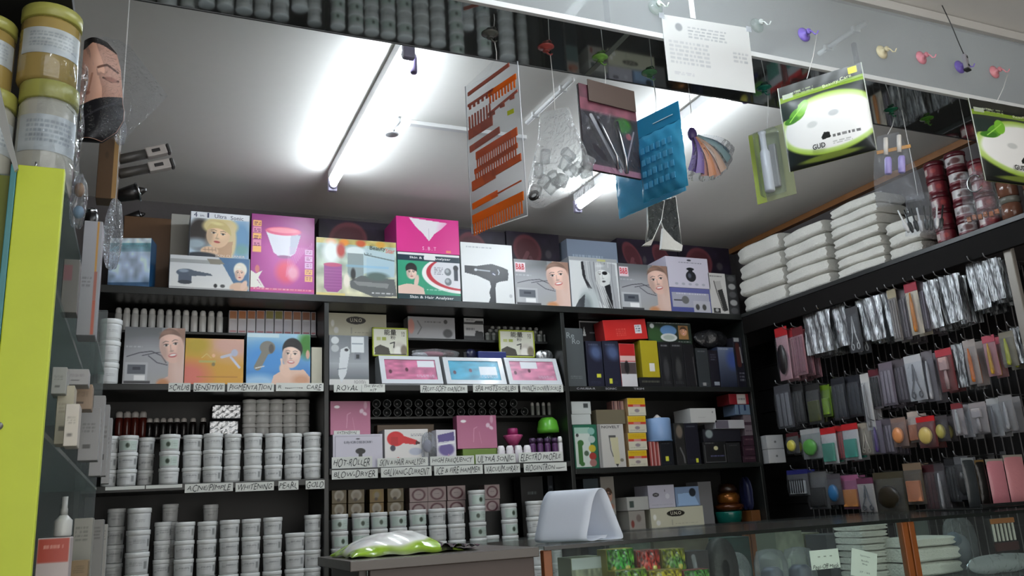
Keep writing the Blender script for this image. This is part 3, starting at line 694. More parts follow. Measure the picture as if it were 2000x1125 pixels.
# --- second shelf, middle bay
def art_uno(a): a.fill((.80, .79, .70)); a.ell(.47, .3, .17, .17, (.16, .15, .13), .05); a.ell(.07, .45, .03, .15, (.95, .95, .92), .5); a.ell(.13, .75, .04, .14, (.9, .9, .88), .4); a.rect(.38, .62, .4, .9, (.68, .67, .6)); a.words(.45, .82, .9, .88, (.6, .58, .5), 1)
uno = [('U.N.O', .47, .3, .2, .16, (.88, .86, .78), .01)]
carton('un', 'uno_carton', 'long cream UNO carton on the narrow shelf above the device carton', 641, 755, 607, 641, YI+.01, .09, (.74, .73, .66), art_uno, S15, texts=uno)
carton('dv', 'device_carton', 'silver grey carton printed with white facial device beside upright', 643, 721, 655, 748, YT, .12, (.50, .51, .52), art_device, S2)
carton('wm', 'woman_carton', 'slim white carton with small woman print beside clear bottles', 797, 889, 619, 647, YI+.01, .07, (.66, .65, .65), lambda a: (a.fill((.68, .68, .69)), a.ell(.06, .45, .07, .35, (.85, .6, .55), .3), a.line([(.2, .2), (.28, .5), (.2, .8)], .06, (.5, .5, .5)), a.words(.35, .2, .7, .3, (.4, .4, .4), 1), a.ell(.84, .75, .1, .2, (.3, .3, .3), .4), a.ell(.8, .2, .04, .1, (.3, .3, .3), .3)), S15)
for i, (z0, z1) in enumerate(((633, 649), (620, 634))):
    carton('bw%d' % i, 'black_white_box', ('lower' if i == 0 else 'upper')+' small black and white box beside the clear bottles', 906, 945, z0 if i == 0 else 620, z1 if i == 0 else 634, YI+.01, .06, (.16, .16, .17), lambda a: (a.fill((.78, .78, .78)), a.poly([(.6, .4), (1, .5), (1, 1), (.5, .9)], (.1, .1, .1)), a.rect(0, .75, 1, 1, (.12, .12, .13)), a.words(.1, .25, .55, .5, (.25, .25, .27), 1)), S15 if i == 0 else ZT['bw0'], step=.003)
# ================================================================== jars
jarW = mat((.84, .85, .85), .3, name='white_plastic')
jarL = mat((.88, .89, .89), .25, name='white_lid')
def band(art, r, h, z0, ang, name='label_print'):
    A = Art(r*2*ang, h, .0028); art(A)
    def fn(U, V, X, Z):
        t = (U-.5)*2*ang
        return r*np.sin(t), -r*np.cos(t), Z+z0
    return A.mesh(name, fn)
def art_text(a): a.fill((.78, .79, .79)); a.words(.25, .2, .75, .55, (.45, .46, .47), 3, .8, 5); a.rect(.82, .15, .97, .75, (.55, .56, .56)); a.words(.03, .3, .2, .7, (.55, .56, .56), 4, .8, 8)
def art_dot(a): a.fill((.74, .80, .77)); a.ell(.5, .5, .10, .26, (.22, .27, .22), .15); a.rect(.66, .2, .68, .8, (.6, .65, .62)); a.words(.72, .25, .95, .75, (.5, .54, .52), 4, .6, 3)
def art_plain(a): a.fill((.80, .81, .81)); a.words(.3, .35, .7, .6, (.5, .5, .52), 2, .7, 2); a.rect(.1, .15, .9, .17, (.66, .67, .67))
_J = {}
def jar_meshes(r, h, kind):
    k = (round(r, 4), round(h, 4), kind)
    if k in _J: return _J[k]
    hl = h*.24
    body = MB().lathe([(r*.86, 0), (r*.90, .002), (r*.95, h-hl-.004), (r*.93, h-hl)], 22).mesh('body', jarW)
    lid = MB().lathe([(r*.97, h-hl), (r, h-hl+.0012), (r, h-.004), (r*.97, h-.001), (r*.9, h-.0006)], 22).mesh('lid', jarL)
    lab = band({'text': art_text, 'dot': art_dot, 'plain': art_plain}[kind], r*.955, h*.56, h*.10, 1.1)
    _J[k] = (body, lid, lab); return _J[k]
def jar(x, y, z, r, h, kind, label, group, rz):
    t = thing('cosmetic_jar', label, 'jar', (x, y, z+.0003), rz, group)
    b, l, p = jar_meshes(r, h, kind)
    put('body', b, t); put('lid', l, t); put('label_print', p, t)
    return t
def stack(px, pyt, w, Y, zb, group, where, kinds='ttt', hj=None, behind=False):
    """column of jars: centre px, lid row pyt, width w px, jar axis at depth Y, standing on zb"""
    c = onY(px, pyt, Y); zt = c.z
    r = (onY(px+w/2, pyt, Y).x-onY(px-w/2, pyt, Y).x)/2*.97
    kb = 0 if c.x < SX[1] else 1 if c.x < SX[2] else 2
    c.x = min(max(c.x, SX[kb]+.012+r), SX[kb+1]-.012-r)
    n = max(1, round((zt-zb)/hj)); h = (zt-zb)/n
    cardn = 'blank strip' if px < 358 else 'ACNE/PIMPLE card' if px < 457 else 'WHITENING card' if px < 540 else 'PEARL card' if px < 590 else 'GOLD card'
    if where == 'ABOVE': where = 'above the '+cardn
    elif where == 'BELOW': where = 'below the '+cardn
    else: where = 'before the '+('tan boxes' if px < 795 else 'ring print boxes' if px < 910 else 'end ring box' if px < 1010 else 'tall dark boxes')
    if behind: where += ', set back'
    for k in range(n):
        q = kinds[(n-1-k) % len(kinds)]
        kd = {'t': 'text', 'd': 'dot', 'p': 'plain'}[q]
        pos = ('topmost', 'second from top', 'third from top', 'fourth from top', 'fifth from top', 'sixth from top')[min(5, n-1-k)]
        jar(c.x, Y, zb+k*h, r, h-.0006, kd, 'white jar with %s, %s in stack %s' % ({'t': 'grey lettering', 'd': 'green mark', 'p': 'plain label'}[q], pos, where), group, random.uniform(-.25, .25)+math.atan2(-c.x, Y)*0)
YJ = YB+.05
g3 = 'white jars on the third shelf'
w3 = 'ABOVE'
for px, pyt, w, Y, kd in [(217, 852, 34, YJ+.02, 'ttt'), (252, 851, 41, YJ, 'dtt'), (287, 855, 34, YJ+.085, 'ttt'), (333, 849, 42, YJ, 'ddp'), (377, 850, 40, YJ+.02, 'tpt'),
                      (417, 847, 40, YJ, 'ttt'), (455, 848, 35, YJ+.015, 'tpt'), (495, 847, 38, YJ, 'ttt'), (535, 847, 37, YJ, 'ptt'), (573, 847, 36, YJ, 'ttt'), (611, 845, 36, YJ, 'tpt')]:
    stack(px, pyt, w, Y, S3[0], g3, w3, kd, .0615)
g4 = 'white jars on the low left shelf'
for px, pyt, w, Y, kd in [(228, 993, 38, YJ+.10, 'ptt'), (273, 992, 50, YJ, 'ptt'), (333, 984, 34, YJ+.13, 'p'), (412, 985, 32, YJ+.13, 'p'), (319, 1019, 36, YJ+.045, 'tt'), (362, 1019, 41, YJ, 'tt'), (405, 1018, 40, YJ, 'tt'), (449, 1015, 41, YJ, 'tt'), (491, 1013, 39, YJ, 'tt'), (533, 1010, 39, YJ, 'tt'), (576, 1040, 40, YJ, 'tt'), (613, 1005, 34, YJ, 'tt')]:
    stack(px, pyt, w, Y, S4, g4, 'BELOW', kd, .083 if w > 45 else .063)
g5 = 'white jars on the low middle shelf'
for px, pyt, w, Y, kd in [(663, 1004, 35, YJ, 'dd'), (704, 1002, 36, YJ, 'dd'), (740, 1000, 34, YJ, 'dt'), (777, 998, 35, YJ, 'dt'), (815, 995, 35, YJ, 'dp'), (853, 993, 35, YJ, 'tp'), (890, 991, 34, YJ, 'tp'), (930, 957, 33, YJ, 'ddd'), (961, 1045, 27, YJ, 'p'), (993, 983, 31, YJ, 'ddp'), (1043, 978, 34, YJ, 'ptp'), (1079, 976, 24, YJ+.10, 'ptp')]:
    stack(px, pyt, w, Y, S4, g5, 'FRONT', kd, .063)
# three tall white jars at the left end of the second shelf
c = onY(217, 640, YJ-.005)
for k, (a, b) in enumerate(((747, 702), (702, 662), (662, 621))):
    z0, z1 = S2+k*.0825, S2+(k+1)*.0825
    jar(c.x, YJ-.005, z0, .037-.0+k*.001, .082, 'plain', '%s of three glossy white jars stacked beside the grey woman carton' % ('bottom', 'middle', 'top')[k], 'glossy white jar tower', .3)
# small clear glass jars with grey lids, five columns of three
gj = mat((.84, .84, .83), .2, name='frosted_glass'); gl = mat((.88, .88, .87), .3, name='grey_lid')
mb = MB().lathe([(.024, 0), (.027, .003), (.027, .030), (.024, .033)], 18).mesh('glass', gj)
ml = MB().lathe([(.0275, .0335), (.028, .036), (.028, .046), (.026, .0485)], 18).mesh('lid', gl)
platz = S3[0]+.0615*3+.004
pl = thing('riser_board', 'dark riser board carrying bottles and small jars on the third shelf', 'shelf', (.25, YJ+.11, S3[0]+.0006))
MB().rbox(-.40, .40, .0, .13, platz-S3[0]-.012, platz-S3[0]-.001, .002).obj('board', SH, pl)
for s in (-.38, .38): MB().rbox(s-.01, s+.01, .05, .12, 0, platz-S3[0]-.0125, .002).obj('foot', SH, pl)
pl.location.y = YJ+.125
for i in range(5):
    x = onY(486+i*26.3, 840, YJ+.165).x
    for k in range(3):
        t = thing('glass_jar', 'small glass jar, %s of three, in %s column from the foil packs' % (('bottom', 'middle', 'top')[k], ('first', 'second', 'third', 'fourth', 'fifth')[i]), 'jar', (x, YJ+.165, platz+k*.0492), 0, 'small glass jars')
        put('glass', mb, t); put('lid', ml, t)
# brown bottles and black bottles with white caps
ORD = ['first', 'second', 'third', 'fourth', 'fifth', 'sixth', 'seventh', 'eighth', 'ninth', 'tenth', 'eleventh', 'twelfth', 'thirteenth', 'fourteenth', 'fifteenth']
ORDN = {4: 'four', 5: 'five', 6: 'six', 8: 'eight', 9: 'nine', 10: 'ten', 13: 'thirteen'}
def bottle_mesh(r, h, hc, body, cap, rc=.5):
    return (MB().lathe([(r*.92, 0), (r, .003), (r, h*.72), (r*.55, h*.86), (r*.5, h-hc)], 14).mesh('body', body), MB().lathe([(r*rc*1.15, h-hc), (r*rc*1.15, h-hc*.25), (r*rc*.8, h)], 12).mesh('cap', cap))
def bottles(name, pts, Y, zb, r, h, hc, body, cap, label, group, rc=.6, cat='bottle'):
    b, c = bottle_mesh(r, h, hc, body, cap, rc)
    for i_, (px, py) in enumerate(pts):
        t = thing(name, label if len(pts) == 1 else '%s, %s from its left end' % (label, ORD[i_]) if False else '%s, %s of %s' % (label, ORD[i_], ORDN[len(pts)]), cat, (onY(px, py, Y).x, Y, zb+.0003), 0, group); put('body', b, t); put('cap', c, t)
bottles('serum_bottle', [(231+i*15.6, 845) for i in range(4)], YJ+.165, platz, .0155, .102, .03, mat((.30, .10, .07), .15, name='amber'), mat((.72, .70, .68), .35), 'reddish brown serum bottle with pale cap above the jars', 'brown serum bottles', .75)
bottles('nail_bottle', [(291+i*13.4, 847) for i in range(6)]+[(376, 846), (396, 846)], YJ+.16, platz, .0135, .075, .024, mat((.09, .07, .07), .2, name='black_glass'), mat((.72, .70, .68), .35), 'small black bottle with pale cap beside brown serum bottles', 'black bottles', .7)
foil = mat((.72, .73, .74), .3, .9, bump=.35, bscale=40, name='silver_foil')
for k, (x0, x1, lb) in enumerate(((409, 466, 'lower'), (413, 470, 'upper'))):
    a, b = onY(x0, 845, YJ+.12).x, onY(x1, 845, YJ+.12).x
    z0 = platz+k*.064; n = Art
    t = thing('foil_pack', lb+' crumpled silver foil pack beside the small glass jars', 'pack', ((a+b)/2, YJ+.13, z0+.0005))
    MB().rbox(-(b-a)/2, (b-a)/2, .004, .10, 0, .062, .006).obj('black_box', mat((.10, .10, .13), .3), t)
    MB().grid(lambda u, v: ((u-.5)*(b-a)*.96, .002+.003*math.sin(u*19+k)*math.sin(v*13), .005+v*.052), 14, 8).obj('foil_front', foil, t)
# row of small clear bottles on the narrow shelf (left bay)
bottles('ampoule_bottle', [(229+i*16.6, 650) for i in range(13)], YI+.03, S15, .0135, .093, .034, mat((.84, .84, .83), .2, name='frosted_bottle'), mat((.90, .90, .89), .3), 'small frosted bottle with silver cap above the woman carton', 'frosted ampoule bottles', .75)
bottles('clear_vial', [(951+i*12.6, 649) for i in range(10)], YI+.03, S15, .010, .040, .014, mat((.50, .52, .50), .12, name='vial'), mat((.66, .67, .66), .25), 'clear vial in the front row beside second framed picture', 'clear vials', .85)
bottles('clear_vial', [(957+i*12.4, 649) for i in range(10)], YI+.06, S15, .010, .064, .014, mat((.50, .52, .50), .12, name='vial'), mat((.66, .67, .66), .25), 'clear vial in the middle row beside second framed picture', 'clear vials', .85)
bottles('clear_vial', [(962+i*12.2, 649) for i in range(9)], YI+.09, S15, .010, .086, .014, mat((.50, .52, .50), .12, name='vial'), mat((.66, .67, .66), .25), 'tall clear vial in the back row beside second framed picture', 'clear vials', .85)
# rings: dark tins lying on the narrow shelf of the middle bay
tin = mat((.10, .11, .11), .3, name='dark_tin'); rim = mat((.36, .37, .37), .3, .5, name='tin_rim')
rad = .0185
for row in range(2):
    for i in range(15 if row == 0 else 14):
        x = onY(737+i*20.7, 800, YI).x
        if x > SX[2]-.14: continue
        t = thing('tin_roll', 'dark round tin lying end on, %s in %s row from first pink box' % (ORD[i], ('lower', 'upper')[row]), 'tin', (x+row*.0, YI+.012, S25+rad*(1+2*row)+.0006*(row+1)), 0, 'dark round tins')
        rm = Matrix.Rotation(R(-90), 4, 'X')
        MB().lathe([(rad*.95, .003), (rad*.95, .1)], 16, M=rm).obj('barrel', tin, t)
        MB().lathe([(rad*.8, .003), (rad*.85, 0), (rad, 0), (rad, .012), (rad*.8, .012)], 18, M=rm, cap=False).obj('rim', rim, t)
        MB().lathe([(rad*.8, .0045), (rad*.3, .004)], 14, M=rm).obj('end_disc', tin, t)
bottles('glass_dropper', [(1040+i*11, 806) for i in range(5)], YI+.02, S25, .009, .06, .03, mat((.5, .52, .5), .12), mat((.72, .72, .7), .25), 'tiny dropper bottle with pale cap above the green bowl', 'dropper bottles', .8)

# ================================================================== shelf cards with handwriting
cardm = mat((.84, .85, .83), .6, name='white_card')
marker = mat((.20, .22, .22), .6, name='marker_ink')
def card(text, px0, px1, pyt, pyb, label, Y=YB-.0015, faint=False):
    a, b = onY(px0, (pyt+pyb)/2, Y), onY(px1, (pyt+pyb)/2, Y)
    zt, zb = onY((px0+px1)/2, pyt, Y).z, onY((px0+px1)/2, pyb, Y).z
    W, H = b.x-a.x, zt-zb
    t = thing('shelf_card', label, 'label card', ((a.x+b.x)/2, Y, zb), 0, 'handwritten shelf cards')
    cd_ = MB().rbox(-W/2, W/2, 0, .0012, 0, H, .0004).obj('card', cardm, t)
    for i, ln in enumerate(text.split('\n')):
        n = len(text.split('\n'))
        letter(cd_, ln, min(W*.9, H/n*.52*len(ln)), H*.60/n, 0, H*(1-(i+.5)/n), -.0006, mat((.45, .46, .45), .6) if faint else marker, wav=.05, seed=px0)
    return t
for tx, x0, x1, y0, y1, lb in [
    ('SCRUB', 329, 372, 748, 765, 'white card handwritten SCRUB on the second shelf edge'), ('SENSITIVE', 378, 439, 748, 765, 'white card handwritten SENSITIVE on the second shelf edge'),
    ('PIGMENTATION', 444, 535, 748, 765, 'white card handwritten PIGMENTATION on the second shelf edge'), ('R  ---------  CARE', 539, 632, 748, 764, 'glossy white card with blurred writing starting R beside upright'),
    ('ROYAL', 652, 706, 750, 766, 'white card handwritten ROYAL on the second shelf edge'), ('THE WHITE\nKIT', 706.5, 752, 750, 766, 'white card with small two line handwriting beside the ROYAL card'),
    ('FRUIT-SOFT DANCER', 821, 913, 752, 767, 'white card handwritten FRUIT-SOFT DANCER below the trays'), ('SPA MISTS/SCRUBS', 924, 1012, 751, 766, 'white card handwritten SPA MISTS below the trays'),
    ('FRENCH DOWN SCRUB', 1016, 1100, 751, 766, 'white card with faint handwriting under the last pink tray'),
    ('ACNE/PIMPLE', 361, 455, 944, 961, 'white card handwritten ACNE/PIMPLE below the jars'), ('WHITENING', 460, 535, 942, 959, 'white card handwritten WHITENING below the jars'), ('PEARL', 544, 583, 939, 957, 'white card handwritten PEARL below the jars'), ('GOLD', 597, 634, 938, 955, 'white card handwritten GOLD below the jars'),
    ('BLOW-DRYER', 648, 738, 917, 935, 'white card handwritten BLOW-DRYER on the third shelf edge'), ('GALVANIC-CURRENT', 744, 843, 912, 931, 'white card handwritten GALVANIC-CURRENT on the third shelf edge'), ('ICE & FIRE HAMMER', 848, 943, 909, 927, 'white card handwritten ICE & FIRE HAMMER on the third shelf edge'),
    ('VACUUM-SPRAY', 946, 1016, 907, 924, 'white card handwritten VACUUM-SPRAY on the third shelf edge'), ('BIOGENTRON ------', 1023, 1107, 904, 921, 'white card with faint BIO handwriting at the bay end')]:
    card(tx, x0, x1, y0, y1, lb)
for tx, x0, x1, y0, y1, lb in [('HOT-ROLLER', 648, 727, 891, 913, 'white card handwritten HOT-ROLLER standing above the BLOW-DRYER card'), ('SKIN & HAIR ANALYSER', 737, 836, 892, 909, 'white card handwritten SKIN & HAIR ANALYSER below the red dryer pack'),
    ('HIGH FREQUENCY', 840, 926, 889, 906, 'white card handwritten HIGH FREQUENCY below the purple pack'), ('ULTRA SONIC', 929, 1007, 885, 903, 'white card handwritten ULTRA SONIC under the second pink box'), ('ELECTRO PROFILE', 1013, 1099, 881, 900, 'white card handwritten ELECTRO PROFILE below the purple bottles')]:
    t = card(tx, x0, x1, y0, y1, lb, Y=YB+.004); t.location.z = S3[1]+.0005
for x0, x1, lb in ((206, 283, 'blank white edge strip below the leftmost jars'), (285, 356, 'blank white edge strip beside the ACNE/PIMPLE card')):
    a, b = onY(x0, 947, YB-.002).x, onY(x1, 947, YB-.002).x
    tag(MB().rbox(a, b, YB-.0018, YB-.0006, S3[0]-.014, S3[0]-.002, .0003).obj('edge_strip', cardm), lb, 'edge strip')
# ================================================================== second shelf, middle bay: trays, framed pictures
def art_pic(a):
    a.fill((.86, .86, .80)); a.ell(.75, .75, .18, .26, (.80, .78, .74), .5); a.ell(.72, .85, .12, .2, (.92, .91, .88), .4); a.poly([(.03, .72), (.2, .6), (.45, .72), (.5, .98), (.05, .98)], (.30, .29, .26)); a.ell(.9, .8, .1, .2, (.50, .46, .40), .5)
    a.line([(.5, .55), (.62, .5), (.6, .7)], .04, (.15, .15, .14)); a.rect(.03, .93, .97, .98, (.25, .24, .2)); a.rect(.10, .32, .22, .44, (.74, .76, .5)); a.rect(.26, .32, .38, .44, (.62, .66, .3)); a.words(.83, .1, .93, .3, (.3, .3, .26), 3)
def picture(px0, px1, pyt, pyb, Y, label):
    a, b = onY(px0, pyb, Y), onY(px1, pyb, Y); zb = S2+.001; zt = onY((px0+px1)/2, pyt, Y).z; W = b.x-a.x
    zp = onY((px0+px1)/2, pyb, Y).z
    t = thing('framed_picture', label, 'picture', ((a.x+b.x)/2, Y, zb), 0, 'green framed pictures')
    H = zt-zp; base = zp-zb
    fm = mat((.66, .70, .22), .4, name='lime_frame')
    for bx in ((-W/2, W/2, 0, .012, base, base+.006), (-W/2, W/2, 0, .012, base+H-.006, base+H), (-W/2, -W/2+.006, 0, .012, base, base+H), (W/2-.006, W/2, 0, .012, base, base+H)): MB().rbox(*bx, .001).obj('frame_bar', fm, t)
    A = Art(W-.008, H-.008); art_pic(A); put('picture_print', A.mesh('picture_print'), t, (0, .003, base+.004))
    MB().rbox(-W/2+.002, W/2-.002, .004, .013, base+.002, base+H-.002, .001).obj('backing', mat((.5, .5, .4), .6), t)
    MB().rbox(-.02, .02, .02, .036, 0, base+H*.6, .002).obj('easel_block', SH2, t)
    MB().rbox(-.015, .015, .0125, .021, base+.01, base+.05, .001).obj('easel_arm', SH2, t)
    letter(t, '能量', W*.34, H*.2, -.0, base+H*.84, .0022, mat((.12, .12, .11), .6), thick=.01); letter(t, '粉', W*.14, H*.13, .012, base+H*.66, .0022, mat((.12, .12, .11), .6))
picture(728, 798, 640, 696, YB+.115, 'lime green framed picture with Chinese characters behind first pink tray')
picture(977, 1046, 645, 698, YB+.115, 'lime green framed picture with Chinese characters above the last pink tray')
acr = mat((.82, .84, .86), .15, name='white_acrylic')
def tray(px0, px1, pyt, pyb, label, fillc, patch):
    Y = YB+.012; a, b = onY(px0, pyb, Y), onY(px1, pyb, Y); W = b.x-a.x; zt = onY((px0+px1)/2, pyt, Y+.05).z; H = zt-S2
    t = thing('display_tray', label, 'tray', ((a.x+b.x)/2, Y, S2+.0004), 0, 'sloped white trays of nail tips')
    lean = .055
    sh_ = lambda v: lean*v
    for k, (u0, u1, v0, v1) in enumerate(((-.5, .5, .06, .20), (-.5, .5, .88, 1), (-.5, -.42, .2, .88), (.42, .5, .2, .88))):
        b_ = MB(); b_.add([(u*W, sh_(v)-d, v*H) for d in (0, .006) for u, v in ((u0, v0), (u1, v0), (u1, v1), (u0, v1))], [(3, 2, 1, 0), (4, 5, 6, 7), (0, 1, 5, 4), (1, 2, 6, 5), (2, 3, 7, 6), (3, 0, 4, 7)])
        b_.obj('rim', acr, t)
    MB().add([(-.5*W, 0, .002), (.5*W, 0, .002), (.5*W, .11, .002), (-.5*W, .11, .002), (-.5*W, lean, H), (.5*W, lean, H), (.5*W, .11, H), (-.5*W, .11, H)], [(0, 3, 2, 1), (4, 5, 6, 7), (0, 1, 5, 4), (1, 2, 6, 5), (2, 3, 7, 6), (3, 0, 4, 7)]).obj('tray_box', mat((.62, .63, .64), .25), t)
    A = Art(W*.84, H*.7)
    A.fill(fillc); A.noise(.35, 10, int(px0)); A.rect(*patch, (.93, .93, .93))
    for k in range(2): A.ell(.1+.32*k, .6-.1*k, .03, .09, (.35, .15, .22), .3)
    A.words(.6, .75, .95, .9, (.85, .8, .85), 2)
    put('contents_print', A.mesh('contents_print', lambda U, V, X, Z: (X, lean*(.2+.68*(1-V))-.0015, Z)), t, (0, 0, H*.19))
    MB().add([(-.44*W, lean*.15-.005, H*.16), (.44*W, lean*.15-.005, H*.16), (.44*W, lean*.9-.005, H*.9), (-.44*W, lean*.9-.005, H*.9)], [(0, 1, 2, 3)]).obj('clear_cover', film(gloss=.2, haze=.06, bump=.15), t)
tray(746, 866, 696, 748, 'sloped white tray of pink nail tips behind FRUIT-SOFT card', (.80, .46, .58), (.64, .05, .98, .38))
tray(873, 990, 699, 748, 'sloped white tray of turquoise nail tips between two pink trays', (.25, .62, .72), (.60, .30, .95, .72))
tray(995, 1098, 700, 748, 'sloped white tray of pink nail tips beside the dark boxes', (.82, .52, .62), (.25, .04, .62, .38))
# blue tube, bags lying on the trays' back edge
zt_ = onY(940, 700, YB+.07).z
a, b = onY(906, 692, YB+.09), onY(987, 692, YB+.09)
t = thing('blue_torch', 'blue cylinder with dark round head lying above the turquoise tray', 'tube', ((a.x+b.x)/2, YB+.095, zt_+.018))
L = b.x-a.x
MB().rbox(-L*.18, L/2, -.016, .016, -.017, .017, .003).obj('barrel', mat((.10, .16, .42), .35), t)
MB().lathe([(.022, -.016), (.025, 0), (.022, .016)], 18, M=Matrix.Translation((-L*.34, 0, .004)) @ Matrix.Rotation(R(90), 4, 'X')).obj('head', mat((.07, .08, .2), .3), t)
MB().rbox(-L*.52, -L*.44, -.012, .0, -.03, .012, .002).obj('clip', mat((.05, .05, .07), .3), t)
def crumple(name, label, px0, px1, pyt, pyb, Y, m, cat='bag', base=None, depth=.05, seed=0, inner=None):
    a, b = onY(px0, pyb, Y), onY(px1, pyb, Y); z0 = onY((px0+px1)/2, pyb, Y).z if base is None else base; z1 = onY((px0+px1)/2, pyt, Y).z
    W, H = b.x-a.x, z1-z0; r = random.Random(seed); ph = [r.uniform(0, 6) for _ in range(6)]
    t = thing(name, label, cat, ((a.x+b.x)/2, Y+depth/2, z0+.0005))
    def fn(u, v):
        th = 2*math.pi*u; ph_ = math.pi*(v*.98+.01)
        k = 1+.13*math.sin(5*th+ph[0]+3*v)+.1*math.sin(9*th+ph[1])*math.sin(7*v+ph[2])
        return (W/2*math.sin(ph_)**.6*math.cos(th)*k*.9, depth/2*math.sin(ph_)**.6*math.sin(th)*k*.9, max(.0004, H/2-H/2*math.cos(ph_)*(1-.08*math.sin(3*th+ph[3]))))
    MB().grid(fn, 40, 16).obj('wrapping', m, t)
    if inner:
        for c, (u, v, ru, rv) in inner:
            MB().ball((W*(u-.5), 0, H*v), (W*ru, depth*.3, H*rv), 12).obj('content', mat(c, .5), t)
    return t
bagm = film(gloss=.35, haze=.25, bump=.8, scale=40)
crumple('plastic_bag', 'crumpled clear bag with pink contents above the first tray', 806, 903, 680, 701, YB+.075, bagm, base=zt_, seed=3, depth=.06, inner=[((.62, .35, .42), (.45, .5, .25, .3)), ((.30, .12, .14), (.75, .55, .15, .25)), ((.72, .72, .74), (.2, .4, .18, .25))])
crumple('plastic_bag', 'crumpled silver plastic bag above the last pink tray', 1050, 1084, 683, 702, YB+.08, foil, base=zt_, seed=4, depth=.05)

# ================================================================== third shelf, middle bay
Z3 = S3[1]
def art_pink(a): a.vgrad((.66, .38, .50), (.72, .45, .56)); a.ell(.16, .17, .07, .045, (.95, .93, .94), .2); a.ell(.78, .3, .05, .07, (.86, .76, .82), .5, .6); a.ell(.86, .38, .06, .05, (.86, .76, .82), .5, .6); a.line([(.4, .8), (.42, .4), (.5, .35)], .03, (.80, .58, .68), .8); a.line([(.55, .5), (.6, .85)], .02, (.8, .58, .68), .6); a.ell(.88, .12, .04, .12, (.78, .6, .68), .6)
carton('pk1', 'pink_box', 'pink printed box standing on the lilac roller box', 645, 724, 783, 850, YB+.055, .05, (.50, .25, .36), art_pink, onY(690, 849, YB+.055).z)
def art_roller(a): a.fill((.78, .77, .82)); a.rect(.04, .04, .96, .05, (.4, .4, .45)); a.rect(.035, .04, .045, 1, (.4, .4, .45)); a.words(.22, .2, .8, .3, (.5, .5, .55), 1); a.ell(.55, .5, .1, .09, (.10, .11, .13), .1); a.rect(.51, .55, .59, .78, (.10, .11, .13)); a.poly([(.46, .75), (.7, .68), (.70, .85), (.45, .85)], (.10, .11, .13)); a.ell(.5, .13, .04, .02, (.3, .3, .33), .3)
carton('rl', 'hair_roller_box', 'lilac white box with black curling tool print behind HOT-ROLLER card', 650, 748, 848, 914, YB+.03, .11, (.68, .67, .72), art_roller, Z3, texts=[('Lilly CROSSBOW', .5, .25, .55, .1, (.45, .45, .5))])
ZT_rl = ZT['rl']
for o in bpy.data.objects:
    if o.name.startswith('pink_box') and o.parent is None: o.location.z = ZT_rl+.001
card_t = card('EXTENSION', 652, 703, 840, 848, 'tiny white card reading EXTENSION in front of the first pink box', Y=YB+.05)
card_t.location.z = ZT_rl+.0008
def art_reddryer(a): a.fill((.88, .87, .86)); a.ell(.25, .25, .2, .2, (.80, .12, .15), .08); a.poly([(.2, .08), (.75, .30), (.72, .42), (.3, .36)], (.80, .14, .17)); a.poly([(.72, .30), (.82, .36), (.80, .40), (.70, .42)], (.25, .1, .1)); a.rect(.14, .2, .3, .42, (.72, .1, .13)); a.ell(.18, .5, .06, .08, (.25, .25, .3), .2); a.poly([(.12, .82), (.3, .74), (.5, .84), (.3, .94), (.14, .92)], (.80, .14, .17)); a.words(.6, .12, .9, .2, (.4, .4, .45), 2); a.ell(.7, .6, .15, .1, (.70, .72, .78), .3)
carton('rd', 'hair_dryer_box', 'white box with two red hair dryers printed behind ANALYSER card', 752, 838, 838, 912, YB+.04, .1, (.80, .79, .78), art_reddryer, Z3)
carton('rdb', 'brown_box', 'low brown cardboard box behind the red hair dryer box', 738, 850, 829, 912, YB+.15, .06, (.40, .33, .26), None, Z3)
def art_pp(a): a.fill((.86, .85, .88)); a.poly([(.05, .15), (.9, .05), (.95, .3), (.1, .35)], (.42, .38, .58)); a.ell(.5, .55, .4, .18, (.45, .40, .60), .3); a.line([(.1, .42), (.9, .36)], .05, (.95, .95, .96)); a.line([(.6, .7), (.62, .95)], .04, (.75, .6, .7))
carton('pp', 'purple_pack', 'white and purple soft pack leaning beside the second pink box', 853, 893, 839, 908, YB+.045, .05, (.80, .79, .83), art_pp, Z3, yaw=5)
crumple('plastic_bag', 'clear plastic bag with black cord beside the purple pack', 826, 856, 845, 890, YB+.012, bagm, base=Z3, seed=11, depth=.03, inner=[((.2, .2, .22), (.8, .35, .1, .25)), ((.6, .6, .66), (.4, .6, .3, .2))])
carton('pk2b', 'lime_box', 'low lime green box under the second pink box', 905, 972, 876, 908, YB+.05, .09, (.42, .52, .22), None, Z3)
carton('pk2', 'pink_box', 'pink printed box standing on the low lime green box', 894, 972, 811, 877, YB+.05, .05, (.55, .28, .40), art_pink, ZT['pk2b'])
# bottles at the right end of the middle bay
bottles('cone_bottle', [(979+i*17, 885) for i in range(4)], YB+.035, Z3, .0175, .075, .04, mat((.86, .84, .86), .3), mat((.93, .92, .93), .3), 'small white cone topped bottle behind the ULTRA SONIC card', 'white cone bottles', .8)
bottles('purple_bottle', [(1041+i*14.5, 883) for i in range(4)], YB+.035, Z3, .0145, .105, .02, mat((.33, .20, .36), .2), mat((.28, .2, .32), .3), 'slim dark purple bottle behind the ELECTRO PROFILE card', 'purple bottles', .9)
bottles('white_bottle', [(1095, 883)], YB+.035, Z3, .011, .11, .03, mat((.88, .87, .88), .3), mat((.9, .9, .9), .3), 'slim glossy white bottle beside the purple bottles', None, .8)
t = thing('pink_tub', 'pink flower shaped tub stacked above white cone bottles', 'tub', (onY(1003, 860, YB+.09).x, YB+.095, Z3+.0005))
MB().lathe([(.028, 0), (.03, .003), (.03, .075), (.026, .08)], 16).obj('stand', mat((.35, .16, .26), .3), t)
MB().lathe([(.02, .0805), (.045, .12), (.043, .125), (.02, .085)], 12).obj('petal_bowl', mat((.72, .32, .50), .3), t)
